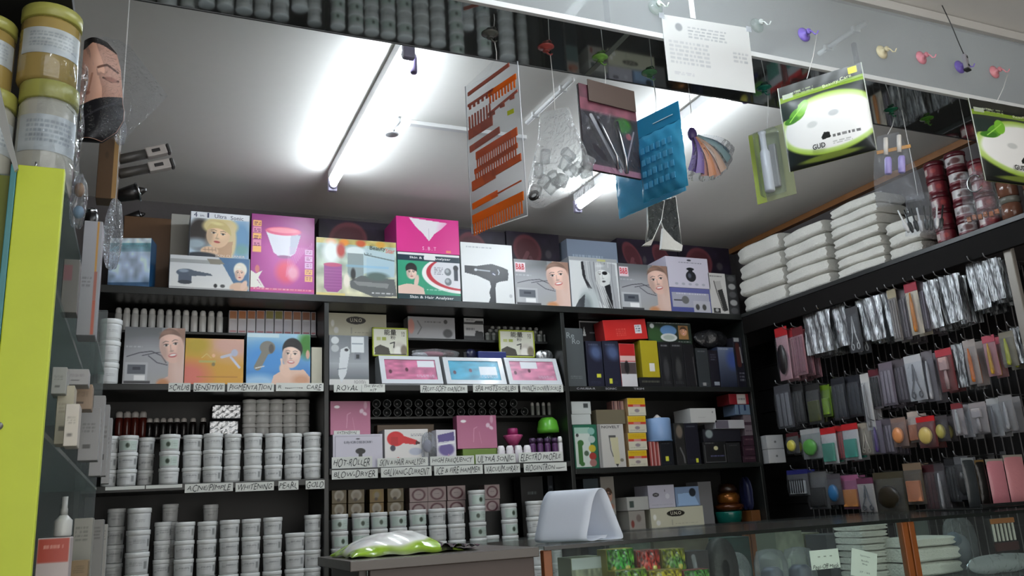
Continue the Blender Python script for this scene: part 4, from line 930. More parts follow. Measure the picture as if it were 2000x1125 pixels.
MB().lathe([(.024, .126), (.024, .15), (.02, .155)], 14).obj('lid', mat((.62, .2, .42), .3), t)
# green bowl on dark bottle
x = SX[2]-.066
t = thing('green_bowl', 'bright green bowl upside down on a dark bottle', 'bowl', (x, YB+.095, Z3+.0005))
MB().lathe([(.024, 0), (.026, .003), (.026, .115), (.014, .13)], 16).obj('dark_bottle', mat((.07, .09, .08), .2), t)
MB().lathe([(.016, .13), (.05, .132), (.050, .15), (.043, .185), (.028, .2)], 24).obj('bowl', mat((.36, .66, .20), .25), t)
carton('gs', 'glass_sheet_box', 'slim pale green box standing by the upright', 1102, 1112, 783, 860, YB+.09, .06, (.44, .50, .46), None, Z3)

# ================================================================== right bay, second shelf
BK = (.085, .088, .10)
def art_dark(a, c=BK, l=(.5, .52, .56), sticker=None, glow=None):
    a.fill(c); a.words(.15, .06, .8, .12, l, 1, .7)
    if glow: a.ell(.6, .25, .35, .16, glow, .9, -.5)
    a.words(.15, .88, .8, .94, l, 2, .35)
    if sticker: a.rect(*sticker, (.80, .80, .25))
carton('r1', 'serum_box', 'tall dark grey box with faint script lettering beside upright', 1107, 1146, 641, 752, YT, .1, (.24, .25, .26), lambda a: (a.fill((.30, .32, .33)), a.words(.2, .82, .8, .88, (.5, .52, .53), 2)), S2, texts=[('Re', .33, .13, .4, .1, (.60, .63, .64)), ('Ro', .6, .23, .4, .09, (.60, .63, .64))])
carton('r2', 'black_box', 'black box with white border behind the navy boxes', 1140, 1180, 627, 752, YB+.13, .08, BK, lambda a: (a.fill(BK), a.rect(.0, .0, 1, .02, (.7, .7, .7)), a.rect(0, 0, .03, .9, (.7, .7, .7)), a.poly([(.15, .22), (.22, .08), (.3, .22)], (.8, .82, .82)), a.words(.5, .16, .9, .2, (.7, .7, .72), 1)), S2)
for i, x in enumerate((1150, 1183)):
    carton('r3%d' % i, 'navy_box', 'navy box with yellow sticker, standing next to the %s' % ('dark grey script box', 'red and white box')[i], x, x+31, 666, 751, YT, .09, (.10, .11, .17), (lambda i: lambda a: art_dark(a, (.105, .115, .19), sticker=((.55, .72, .82, .8) if i == 0 else (.25, .82, .45, .93)), glow=(.30, .36, .50)))(i), S2)
carton('r4', 'red_box', 'red box with barcode lying tilted on the navy boxes', 1182, 1266, 627, 664, YB+.03, .09, (.58, .12, .12), lambda a: (a.vgrad((.72, .13, .13), (.78, .17, .15)), a.rect(.72, .28, .88, .72, (.85, .85, .86)), a.words(.74, .32, .86, .68, (.3, .32, .36), 3), a.words(.28, .45, .5, .85, (.85, .4, .35), 4)), ZT['r31']+.001)
ro = [o for o in bpy.data.objects if o.name == 'red_box'][0]; ro.rotation_euler = (0, -R(4), 0); ro.location.z += .008
carton('r5', 'red_white_box', 'small red and white box between navy and yellow boxes', 1215, 1246, 671, 752, YT, .07, (.50, .12, .12), lambda a: (a.fill((.82, .81, .82)), a.rect(0, 0, 1, .42, (.72, .14, .14)), a.rect(.0, .28, 1, .4, (.85, .7, .68)), a.rect(.0, .44, 1, .7, (.30, .26, .26)), a.ell(.4, .55, .15, .15, (.12, .11, .12), .3)), S2)
carton('r6b', 'black_base_box', 'low black box carrying the yellow box', 1250, 1293, 737, 752, YT, .09, BK, lambda a: (a.fill(BK), a.words(.1, .3, .9, .7, (.45, .45, .38), 1)), S2)
carton('r6', 'yellow_box', 'mustard yellow box with white sticker on a low black box', 1256, 1290, 665, 738, YT+.004, .07, (.55, .50, .10), lambda a: (a.fill((.68, .62, .12)), a.rect(.42, .62, .74, .84, (.88, .87, .84))), ZT['r6b'])
def art_steamer(a): a.fill((.10, .16, .12)); a.ell(.16, .6, .2, .4, (.20, .34, .18), .5); a.ell(.47, .38, .19, .26, (.38, .54, .72), .15); a.ell(.47, .72, .19, .2, (.82, .83, .82), .1); a.ell(.47, .72, .13, .12, (.68, .72, .68), .3); a.rect(.70, .12, .93, .8, (.60, .44, .26)); face(a, .82, .4, .08, .22, (.84, .62, .5), hair=(.3, .2, .12)); a.rect(0, 0, 1, .06, (.3, .33, .32)); a.words(.2, .0, .95, .06, (.85, .86, .86), 1); a.words(.68, .9, .98, .96, (.9, .9, .9), 1); a.ell(.1, .18, .05, .12, (.8, .82, .82), .4)
carton('r7', 'steamer_box', 'green box with blue steamer print laid on the black boxes', 1267, 1352, 614, 667, YB+.06, .12, (.10, .15, .12), art_steamer, None)
carton('r8a', 'black_box', 'black product box with pale title right of the yellow box', 1293.5, 1316, 668, 751, YT, .13, BK, lambda a: (art_dark(a, l=(.75, .75, .76)), a.ell(.5, .6, .25, .25, (.22, .22, .23), .6)), S2)
carton('r8b', 'black_box', 'black product box with pale title next to the slim black boxes', 1317, 1341, 668, 751, YT, .13, BK, lambda a: (art_dark(a, l=(.75, .75, .76)), a.ell(.5, .6, .25, .25, (.24, .24, .24), .6)), S2)
st = [o for o in bpy.data.objects if o.name == 'steamer_box'][0]; st.location.z = ZT['r8a']+.001
carton('r8c', 'slim_black_box', 'slim plain black box between titled black boxes', 1342, 1362, 672, 751, YT, .13, (.07, .07, .09), lambda a: (a.fill((.075, .075, .09)), a.line([(.85, .3), (.95, .95)], .02, (.3, .3, .3))), S2)
carton('r8d', 'grey_black_box', 'charcoal box with grey label strips on the second shelf', 1366, 1389, 680, 751, YT, .12, (.16, .17, .18), lambda a: (art_dark(a, (.19, .21, .22), (.6, .6, .62)), a.rect(.3, .88, .6, .96, (.6, .6, .6))), S2)
carton('r8e', 'slim_navy_box', 'slim navy box beside the pale blue grey box', 1390, 1408, 684, 751, YT, .12, (.08, .08, .11), lambda a: (a.fill((.09, .09, .13)), a.rect(.3, .85, .9, .95, (.55, .58, .62)), a.words(.2, .1, .8, .3, (.35, .35, .4), 3)), S2)
carton('r8f', 'blue_grey_box', 'pale blue grey box fading to navy beside the trimmer box', 1409, 1441, 678, 751, YT, .12, (.16, .19, .28), lambda a: (a.vgrad((.42, .46, .54), (.12, .14, .2)), a.ell(.85, .3, .35, .25, (.25, .32, .55), .8), a.words(.05, .03, .7, .08, (.7, .72, .76), 1)), S2)
carton('r8g', 'trimmer_box', 'dark box with red trimmer print at the corner', 1442, 1484, 660, 751, YT, .12, (.09, .09, .12), lambda a: (a.fill((.10, .10, .14)), a.rect(.05, .0, .7, .08, (.55, .56, .56)), a.line([(.4, .15), (.45, .55)], .1, (.28, .15, .14)), a.line([(.7, .2), (.8, .5)], .03, (.5, .5, .5)), a.words(.3, .7, .9, .9, (.5, .5, .54), 3)), S2)
crumple('black_bag', 'crumpled black plastic bag lying on top of the dark boxes', 1366, 1432, 642, 676, YB+.035, mat((.13, .13, .14), .25, bump=.6, bscale=30, name='black_plastic'), base=ZT['r8f']+.001, seed=8, depth=.1)
for x0, x1, lb, tx in ((1124, 1164, 'row of tiny white letters stuck below the dark grey box', 'C-NUBIA-R'), (1181, 1205, 'tiny white label stuck below the navy box', 'SONIC'), (1236, 1258, 'tiny grey label stuck below the red and white box', 'TRIM')):
    a, b = onY(x0, 753, YB-.001), onY(x1, 753, YB-.001); t = thing('edge_label', lb, 'label card', ((a.x+b.x)/2, YB-.0012, S2-.018)); W = b.x-a.x
    MB().rbox(-W/2, W/2, 0, .0008, 0, .013, .0002).obj('strip', mat((.12, .12, .13), .4), t); letter(t, tx, W*.9, .009, 0, .0065, -.0005, mat((.72, .72, .74), .5))

# ================================================================== right bay, third shelf
Z3 = S3[2]
def art_green(a): a.fill((.12, .40, .30)); a.rect(.05, .06, .70, .97, (.80, .84, .81)); a.rect(.05, .06, .66, .2, (.62, .76, .70)); a.ell(.28, .42, .13, .07, (.22, .42, .2), .1); a.rect(.16, .4, .34, .9, (.22, .42, .20)); a.ell(.3, .9, .1, .05, (.22, .42, .2), .1); a.ell(.16, .24, .06, .04, (.25, .25, .25), .3); a.ell(.5, .66, .1, .06, (.3, .38, .3), .3); [a.ell(.76, v, .15, .085, c, .1) for v, c in ((.15, (.52, .70, .66)), (.34, (.72, .78, .76)), (.55, (.76, .68, .2)), (.73, (.62, .2, .18)), (.88, (.62, .42, .40)))]
carton('g1', 'green_set_box', 'green and white box with five coloured discs printed', 1124, 1171, 829, 912, YT, .1, (.10, .32, .25), art_green, Z3)
for i, (yt, yb) in enumerate(((809, 830), (784, 809))):
    carton('g2%d' % i, 'white_carton', '%s plain white carton stacked on the green disc box' % ('lower', 'upper')[i], 1117, 1155, yt, yb, YT+.004, .1, (.70, .72, .71), (lambda i: lambda a: (a.fill((.74, .76, .75)), a.rect(.62, .15, .86, .5, (.25, .27, .27)) if i else a))(i), ZT['g1'] if i == 0 else ZT['g20'], step=.003)
def art_novel(a): a.fill((.76, .75, .73)); a.rect(.0, .0, .1, 1, (.55, .55, .54)); a.poly([(.45, .3), (.75, .3), (.78, .92), (.66, .96), (.56, .92), (.5, .6)], (.78, .76, .62)); a.line([(.42, .28), (.45, .6), (.52, .75)], .02, (.25, .25, .25)); a.rect(.40, .26, .68, .31, (.3, .3, .3)); a.ell(.85, .84, .07, .04, (.5, .48, .42), .3); a.poly([(.58, .92), (.72, .92), (.66, 1)], (.2, .2, .2))
carton('g3', 'trimmer_carton', 'white box with cream hair trimmer print beside the green disc box', 1173, 1224, 828, 913, YT, .1, (.66, .65, .64), art_novel, Z3, texts=[('NOVELT', .5, .07, .7, .06, (.2, .2, .22), .01)])
carton('g4', 'brown_kraft_box', 'olive brown kraft box lying on the cream trimmer box', 1166, 1222, 800, 829, YT+.005, .1, (.42, .39, .31), None, ZT['g3'])
for i, x in enumerate((1196, 1208)): carton('g5%d' % i, 'striped_box', '%s small pink striped box on the kraft box' % ('first', 'second')[i], x, x+11, 783, 801, YT+.03, .05, (.52, .36, .34), lambda a: (a.fill((.6, .45, .42)), a.rect(.2, 0, .4, 1, (.3, .22, .25)), a.rect(.7, 0, .85, 1, (.75, .65, .6))), ZT['g4'], step=.003)
def art_yellow(a): a.fill((.80, .78, .70)); a.rect(0, 0, 1, .42, (.82, .68, .10)); a.rect(0, .36, 1, .5, (.75, .20, .15)); a.rect(.3, .36, .7, .5, (.78, .5, .5)); a.ell(.5, .72, .14, .1, (.55, .5, .52), .3); a.words(.1, .85, .9, .93, (.55, .55, .5), 1); a.words(.1, .1, .9, .3, (.72, .55, .1), 2)
ys = [913, 879, 845, 812, 777]
for k in range(4):
    carton('y%d' % k, 'yellow_medicine_box', 'yellow, red and white carton, %s of four stacked' % ('bottom', 'second', 'third', 'top')[k], 1229+k*-.5, 1266-k*1.2, ys[k+1], ys[k], YT, .1, (.66, .55, .40), art_yellow, Z3 if k == 0 else ZT['y%d' % (k-1)], group='yellow red cartons in a stack', step=.0026)
for i in range(3): carton('rs%d' % i, 'red_striped_box', 'slim red and white striped box, %s from the yellow stack' % ('first', 'second', 'third')[i], 1271+i*7, 1277.5+i*7, 862, 911, YT+.01, .09, (.45, .20, .18), lambda a: (a.fill((.62, .26, .24)), a.rect(.5, 0, .75, 1, (.78, .72, .7))), Z3, step=.003)
# light blue jar
carton('nv1', 'dark_box', 'dark navy box with yellow sticker under the light blue tub', 1293, 1318, 862, 911, YT, .1, (.06, .07, .10), lambda a: art_dark(a, (.07, .09, .12), sticker=(.35, .62, .6, .82)), Z3)
t = thing('blue_tub', 'light blue tub with white crown cap above the striped boxes', 'tub', (onY(1290, 862, YB+.06).x, YB+.07, ZT['nv1']+.001))
r = (onY(1312, 840, YB+.06).x-onY(1269, 840, YB+.06).x)/2; h = onY(1290, 818, YB+.06).z-ZT['nv1']
MB().lathe([(r*.96, 0), (r, .004), (r, h-.006), (r*.95, h)], 26).obj('tub', mat((.50, .62, .78), .35), t)
MB().lathe([(r*1.02, -.0), (r*1.03, .006), (r*1.0, .008)], 26).obj('rim', mat((.42, .54, .68), .35), t)
MB().lathe([(.014, h), (.02, h+.006), (.008, h+.016), (.004, h+.02)], 8).obj('crown', mat((.88, .86, .84), .4), t)
carton('d1', 'bottle_box', 'dark grey box with bottle print beside the light blue tub', 1324, 1343, 826, 911, YT, .1, (.13, .13, .13), lambda a: (a.fill((.14, .14, .14)), a.ell(.5, .2, .35, .16, (.42, .38, .34), .4), a.line([(.45, .6), (.75, .8), (.8, .95)], .04, (.5, .5, .5), .7)), Z3)
carton('d2', 'slim_navy_box', 'slim navy box with yellow sticker by the flower print box', 1344, 1371, 826, 911, YT, .1, (.07, .07, .11), lambda a: art_dark(a, (.08, .08, .13), sticker=(.62, .86, .82, .96)), Z3)
def art_flower(a): a.fill((.08, .08, .09)); [a.rect(*q, (.45, .45, .45)) for q in ((.05, .12, .07, .95), (.93, .12, .95, .95), (.05, .93, .95, .95))]; a.ell(.55, .28, .1, .1, (.78, .76, .6), .3); a.words(.3, .62, .9, .72, (.5, .5, .75), 1); a.words(.1, .02, .5, .1, (.6, .6, .6), 1)
carton('d3', 'black_flower_box', 'black box with thin white border and pale flower', 1377, 1422, 863, 908, YT, .1, (.07, .07, .08), art_flower, Z3)
carton('d4', 'black_case', 'black case lying on the flower print box', 1375, 1448, 838, 863, YT+.01, .1, (.12, .12, .14), lambda a: (a.fill((.12, .12, .15)), a.ell(.15, .35, .1, .35, (.52, .56, .56), .4)), ZT['d3'])
carton('d3b', 'charcoal_box', 'charcoal box between flower print box and maroon boxes', 1423, 1450, 864, 908, YT, .1, (.13, .13, .13), lambda a: (a.fill((.13, .13, .14)), a.words(.2, .1, .8, .2, (.4, .4, .4), 1)), Z3)
carton('d5', 'white_carton', 'white carton with small grey end, lower on the black case', 1398, 1455, 820, 838, YT, .09, (.62, .62, .64), lambda a: (a.fill((.66, .66, .67)), a.rect(0, 0, .45, 1, (.38, .36, .40))), ZT['d4'], step=.003)
carton('d6', 'white_carton', 'long white carton lying on the navy box', 1350, 1400, 797, 825, YT, .14, (.70, .70, .69), lambda a: (a.fill((.74, .74, .73)), a.words(.3, .6, .6, .7, (.6, .6, .6), 1), a.rect(.85, .2, .9, .32, (.5, .5, .5))), ZT['d2'], step=.003)
for i in range(3): carton('d7%d' % i, 'maroon_box', 'dark maroon box with pale stripe, %s of three stacked' % ('bottom', 'middle', 'top')[i], 1453, 1486, 909-(i+1)*19.5, 909-i*19.5, YT, .1, (.16, .09, .13), lambda a: (a.fill((.20, .11, .16)), a.words(.15, .3, .9, .55, (.55, .45, .45), 1)), Z3 if i == 0 else ZT['d7%d' % (i-1)], step=.003)
carton('d8', 'mauve_box', 'mauve grey box on the maroon boxes', 1456, 1476, 810, 851, YT, .1, (.36, .32, .34), lambda a: (a.fill((.42, .38, .40)), a.rect(0, .35, 1, .5, (.22, .16, .2)), a.words(.1, .75, .9, .85, (.2, .15, .2), 1)), ZT['d72'])
carton('d9', 'pale_blue_box', 'pale blue box under the red ended carton', 1438, 1474, 790, 811, YT, .1, (.32, .38, .46), lambda a: (a.fill((.36, .43, .50)), a.rect(.2, 0, .28, 1, (.1, .15, .3)), a.rect(.6, 0, .72, .6, (.1, .15, .3))), ZT['d8'], step=.003)
carton('d10', 'red_carton', 'red carton with white label on the pale blue box', 1425, 1477, 769, 790, YT, .1, (.38, .08, .10), lambda a: (a.fill((.48, .10, .13)), a.rect(.4, 0, .85, .95, (.70, .68, .66)), a.words(.45, .4, .8, .7, (.25, .25, .25), 1)), ZT['d9'], step=.003)
for i, (x0, x1) in enumerate(((1492, 1530),)):
    a, b = onX(1490, 905, XR+.01), onX(1531, 905, XR+.01)
for k in range(2):
    za = S3[2]+.0+k*.058
    t = thing('white_carton', '%s of two plain white cartons stacked at the shelf corner' % ('lower', 'upper')[k], 'box', (onY(1505, 900, YT-.06).x, YT-.075, 0), R(-12))
    t.location.z = onY(1505, 905, YT-.06).z+k*.068; t.location.x += .03
    MB().rbox(-.045, .045, 0, .06, 0, .067, .0015).obj('carton', mat((.66, .66, .66), .5), t)
    A = Art(.086, .063, .003); A.fill((.70, .70, .70)); A.ell(.5, .5, .06, .08, (.35, .35, .35), .4); put('front_print', A.mesh(), t, (0, -.0005, .002))
# ================================================================== low shelf, middle and right bay
for i in range(4):
    for k in range(2):
        carton('tn%d%d' % (i, k), 'tan_cream_box', 'tan cream box with round emblem, %s row, %s from the upright' % (('lower', 'upper')[k], ('first', 'second', 'third', 'fourth')[i]), (648, 680, 722, 757)[i], (677, 712, 750, 789)[i], (984, 957)[k]-i*1.2, (1010, 984)[k]-i*1.2, YB+.13, .07, (.40, .34, .20),
               (lambda i, k: lambda a: (a.fill((.42, .36, .20) if i != 2 else (.55, .43, .16)), a.ell(.5, .4, .34, .42, (.74, .72, .66) if not (i == 2 and k == 1) else (.6, .5, .15), .1), a.ell(.5, .45, .2, .25, (.62, .58, .5), .5), a.ell(.45, .75, .12, .12, (.25, .2, .12), .4)))(i, k), (S4+.001+(onY(700, 1010, YB+.13).z-S4)) if k == 0 else ZT['tn%d0' % i], group='tan cream boxes', step=.003)
for i, x in enumerate((800, 836, 874, 947)):
    for k in range(2):
        carton('pr%d%d' % (i, k), 'ring_print_box', 'pale pink ring print box, %s row, %s from the tan boxes' % (('lower', 'upper')[k], ('first', 'second', 'third', 'fourth')[i]), x, x+(36 if i < 3 else 30), (981, 952)[k]-i*2, (1008, 981)[k]-i*2, YB+.13, .07, (.55, .48, .48),
               lambda a: (a.fill((.74, .66, .66)), a.ell(.5, .5, .38, .42, (.40, .22, .26), .1), a.ell(.5, .5, .28, .31, (.78, .72, .72), .1), a.words(.35, .46, .65, .54, (.5, .4, .42), 1)), onY(850, 1008, YB+.13).z if k == 0 else ZT['pr%d0' % i], group='ring print boxes', step=.003)
zr = onY(700, 1010, YB+.13).z
t = thing('riser_block', 'dark riser block lifting the tan and pink boxes', 'shelf', (1.15, YB+.17, S4+.0005))
MB().rbox(-.45, .38, -.045, .05, 0, zr-S4-.006, .003).obj('block', SH2, t)
carton('bk1', 'dark_box', 'tall dark box with faint lettering behind the curled paper', 1022, 1066, 930, 1040, YB+.19, .08, (.07, .08, .09), lambda a: (a.fill((.09, .10, .11)), a.words(.3, .15, .7, .2, (.5, .55, .55), 1)), S4)
carton('bk2', 'navy_box', 'tall navy box with pale lettering behind the curled paper', 1076, 1104, 928, 1040, YB+.19, .08, (.08, .10, .14), lambda a: (a.fill((.10, .12, .16)), a.words(.2, .1, .8, .2, (.55, .6, .62), 2), a.words(.2, .32, .8, .38, (.5, .55, .6), 1)), S4)
# right bay
def art_womans(a): a.fill((.62, .60, .57)); face(a, .55, .2, .26, .075, (.80, .62, .54), hair=(.35, .26, .2)); a.ell(.5, .32, .4, .04, (.72, .5, .42), .4); a.rect(0, .40, 1, .62, (.34, .42, .42)); a.ell(.25, .3, .14, .03, (.62, .32, .26), .4); a.rect(0, .62, 1, 1, (.16, .18, .19))
carton('lb1', 'woman_print_box', 'tall grey box with woman print behind the curled paper', 1180, 1207, 930, 1040, YB+.10, .08, (.40, .40, .40), art_womans, S4)
carton('lb0', 'blue_dark_box', 'dark blue green box between curled paper and woman print box', 1146, 1176, 934, 1040, YB+.11, .08, (.13, .17, .20), lambda a: (a.vgrad((.22, .27, .30), (.10, .13, .15))), S4)
carton('lb5', 'dark_stand_box', 'low dark box carrying white UNO cartons', 1226, 1395, 1030, 1075, YT+.01, .2, (.09, .09, .10), None, S4)
zq = onY(1300, 1030, YT).z
carton('un2', 'uno_carton', 'wide cream UNO carton below the small white appliance box', 1273, 1377, 990, 1031, YT+.012, .16, (.70, .69, .62), art_uno, ZT['lb5'], texts=uno)
carton('un3', 'white_uno_box', 'white UNO appliance box stacked on cream UNO carton', 1268, 1320, 947, 989, YT+.03, .12, (.68, .67, .72), lambda a: (a.fill((.76, .75, .80)), a.ell(.28, .42, .12, .09, (.2, .2, .22), .1), a.rect(.62, .2, .64, .3, (.3, .3, .3)), a.ell(.72, .5, .08, .12, (.85, .85, .88), .3), a.words(.1, .85, .9, .92, (.6, .6, .66), 1)), ZT['un2'], texts=[('UNO', .28, .42, .14, .08, (.85, .85, .85))])
carton('un4', 'blue_steamer_box', 'pale blue box with appliance print on cream UNO carton', 1321, 1368, 950, 988, YT+.03, .12, (.42, .50, .62), lambda a: (a.fill((.50, .58, .70)), a.poly([(.1, .35), (.75, .3), (.95, .95), (.08, .95)], (.62, .74, .88)), a.ell(.72, .3, .14, .22, (.15, .17, .2), .2)), ZT['un2'])
carton('un5', 'white_carton', 'white carton with dark square beside the cream UNO carton', 1226, 1268, 970, 997, YT+.01, .12, (.64, .64, .62), lambda a: (a.fill((.68, .68, .66)), a.rect(.1, .3, .3, .8, (.25, .3, .28))), None)
carton('un6', 'beige_box', 'white box with small figure print under the dark square carton', 1230, 1262, 997, 1031, YT+.012, .12, (.56, .55, .52), lambda a: (a.fill((.60, .58, .55)), a.ell(.2, .7, .1, .2, (.5, .25, .22), .4), a.ell(.6, .4, .15, .2, (.45, .4, .38), .5)), ZT['lb5'])
[o for o in bpy.data.objects if o.name.startswith('white_carton') and o.get('label', '').startswith('white carton with dark square')][0].location.z = ZT['un6']+.0006
carton('un7', 'grey_sheet_box', 'tall pale grey box beside the pale blue appliance box', 1372, 1398, 940, 1031, YT+.09, .1, (.52, .52, .53), None, ZT['lb5'])
# brown gold turban jar, teal bowl, navy cloth
def stacky(name, label, cat, px, pyb, Y, parts, z0=None):
    c = onY(px, pyb, Y); t = thing(name, label, cat, (c.x, Y, c.z if z0 is None else z0))
    for nm, prof, m in parts: MB().lathe(prof, 28).obj(nm, m, t)
    return t
carton('tb', 'dark_stand_box', 'low dark box carrying the teal bowl', 1400, 1484, 1022, 1075, YT+.01, .18, (.10, .08, .07), None, S4)
stacky('teal_bowl', 'glossy teal bowl below the brown gold pot', 'bowl', 1425, 1022, YT+.09, [('bowl', [(.052, 0), (.060, .006), (.066, .05), (.064, .055)], mat((.05, .36, .32), .2)), ('base_ring', [(.054, -.0), (.054, .003)], mat((.04, .22, .2), .3))], ZT['tb']+.001)
stacky('brown_pot', 'shiny brown and gold pot stacked on the teal bowl', 'pot', 1425, 1000, YT+.09, [('bowl', [(.056, 0), (.068, .01), (.073, .025), (.05, .035)], mat((.32, .16, .06), .25, .3)), ('gold_band', [(.05, .0352), (.055, .045), (.055, .075), (.045, .085)], mat((.50, .30, .10), .25, .6)), ('knob', [(.04, .0852), (.048, .1), (.035, .125), (.01, .132)], mat((.16, .09, .05), .3))], ZT['tb']+.058)
crumple('navy_cloth_bag', 'folded dark navy bag standing at the shelf corner', 1468, 1480, 932, 996, YT+.01, mat((.09, .11, .24), .5), base=None, seed=21, depth=.1)
carton('tbx', 'orange_wood_box', 'orange brown box under the navy bag', 1470, 1488, 996, 1022, YT+.02, .1, (.42, .26, .12), None, ZT['tb'])
[o for o in bpy.data.objects if o.name == 'navy_cloth_bag'][0].location.z = ZT['tbx']+.001

# ================================================================== right wall: towels and jars on the shelf
towm = mat((.84, .83, .80), .9, bump=.5, bscale=160, var=.05, name='towel_cotton')
_tw = {}
def towel_mesh(L, D, H, seed):
    k = (round(L, 3), round(D, 3), round(H, 3), seed % 3)
    if k in _tw: return _tw[k]
    r = random.Random(seed % 3); p = [r.uniform(0, 6) for _ in range(4)]
    n = 22; prof = []
    for i in range(n):                      # folded roll section in depth/height
        t = 2*math.pi*i/n; c, s = math.cos(t), math.sin(t)
        prof.append((D/2*math.copysign(abs(c)**.35, c), H/2+H/2*math.copysign(abs(s)**.55, s)))
    def fn(u, v):
        i = int(round(u*n)) % n; y, z = prof[i]
        e = 1-.10*abs(2*v-1)**6
        zz = z+.02*H*math.sin(6*v+p[0])*math.sin(2*math.pi*u+p[1])
        if abs(y+D/2) < D*.05 and .35*H < z < .65*H: y += .012
        return ((v-.5)*L, y*e+.02*D*math.sin(9*v+p[2]), max(0, zz*e+H*(1-e)*.5))
    b = MB().grid(fn, n, 14)
    for v in (0, 1):
        b.add([fn(i/n, v) for i in range(n)], [tuple(range(n)) if v == 0 else tuple(range(n-1, -1, -1))], 0, True)
    _tw[k] = b.mesh('towel_cloth', towm); return _tw[k]
def towels(px0, px1, pyt, pyb, n, label, group, X=XR+.01, D=.2, step=0):
    a, b = onX(px0, pyb, X), onX(px1, pyb, X); L = (a.y-b.y)*.955; yc = (a.y+b.y)/2
    zt = zat(X, yc, pyt); H = (zt-S1)/n
    for k in range(n):
        pos = 'top' if k == n-1 else 'bottom' if k == 0 else '%s from bottom' % ('', 'second', 'third', 'fourth', 'fifth', 'sixth', 'seventh')[k]
        o = put('folded_towel', towel_mesh(L, D, H*.985, k+int(px0)), None, (X+D/2+random.uniform(0, .012), yc+random.uniform(-.006, .006), S1+k*H+.0005), R(-90)+random.uniform(-.03, .03))
        tag(o, 'folded white towel, %s in %s' % (pos, label), 'towel', group)
towels(1446, 1533, 470, 600, 4, 'the stack beside the narrow black carton', 'towel stack by the corner')
towels(1534, 1620, 444, 565, 5, 'the second square stack', 'second towel stack')
towels(1628, 1726, 392, 530, 7, 'the tall rounded stack', 'tall towel stack', D=.2)
towels(1732, 1796, 428, 498, 3, 'the low stack beside the burgundy jars', 'low towel stack', D=.2)
# burgundy jars in columns
bur = mat((.36, .10, .14), .3, name='burgundy'); burl = mat((.30, .07, .11), .3)
def art_bur(a): a.fill((.42, .12, .16)); a.rect(0, .2, .3, .8, (.72, .66, .64)); a.ell(.55, .5, .12, .25, (.55, .2, .2), .4)
def art_burw(a): a.fill((.70, .68, .68)); a.ell(.6, .45, .2, .3, (.35, .2, .2), .4); a.rect(0, .8, 1, 1, (.40, .12, .16)); a.ell(.35, .6, .08, .15, (.2, .12, .12), .4)
rb = .037; hb_ = .066
bm_ = MB().lathe([(rb*.92, 0), (rb*.96, .002), (rb*.96, hb_*.74)], 20).mesh('body', bur); lm_ = MB().lathe([(rb, hb_*.75), (rb*1.02, hb_*.77), (rb*1.02, hb_*.96), (rb*.95, hb_)], 20).mesh('lid', burl)
pm = [band(art_bur, rb*.965, hb_*.6, .006, 1.3), band(art_burw, rb*.965, hb_*.6, .006, 1.3)]
for ci, (px, n, wh) in enumerate(((1846, 5, 0), (1891, 5, 1), (1935, 4, 0), (1852, 5, 0), (1893, 5, 1))):
    X = XR+.05 if ci < 3 else XR+.145
    c = onX(px, 440, X)
    for k in range(n):
        t = thing('hair_cream_jar', 'burgundy jar with %s label, %s in stack %s' % (('red', 'white')[wh], 'top' if k == n-1 else 'level %s' % ('one', 'two', 'three', 'four')[k], ('beside low towel stack', 'behind clear bag', 'behind wipes pack', 'against wall by towels', 'against wall behind bag')[ci]), 'jar', (X, c.y, S1+k*(hb_+.0006)+.0004), R(-60)+random.uniform(-.3, .3), 'burgundy jars')
        put('body', bm_, t); put('lid', lm_, t); put('label_print', pm[wh], t)
for i, px in enumerate((1962, 1990)):
    c = onX(px, 395, XR+.06); c.y -= .02+.045*i
    for k in range(2):
        t = thing('copper_jar', 'clear jar with copper contents, %s, at %s' % (('lower', 'upper')[k], ('end of burgundy jars', 'far end of shelf')[i]), 'jar', (XR+.06, c.y, S1+k*.09+.0004), 0, 'copper jars')
        MB().lathe([(.03, 0), (.034, .003), (.034, .06), (.03, .065)], 18).obj('glass', mat((.42, .28, .22), .15), t); MB().lathe([(.035, .0655), (.035, .085), (.033, .088)], 18).obj('lid', mat((.45, .45, .42), .3), t)

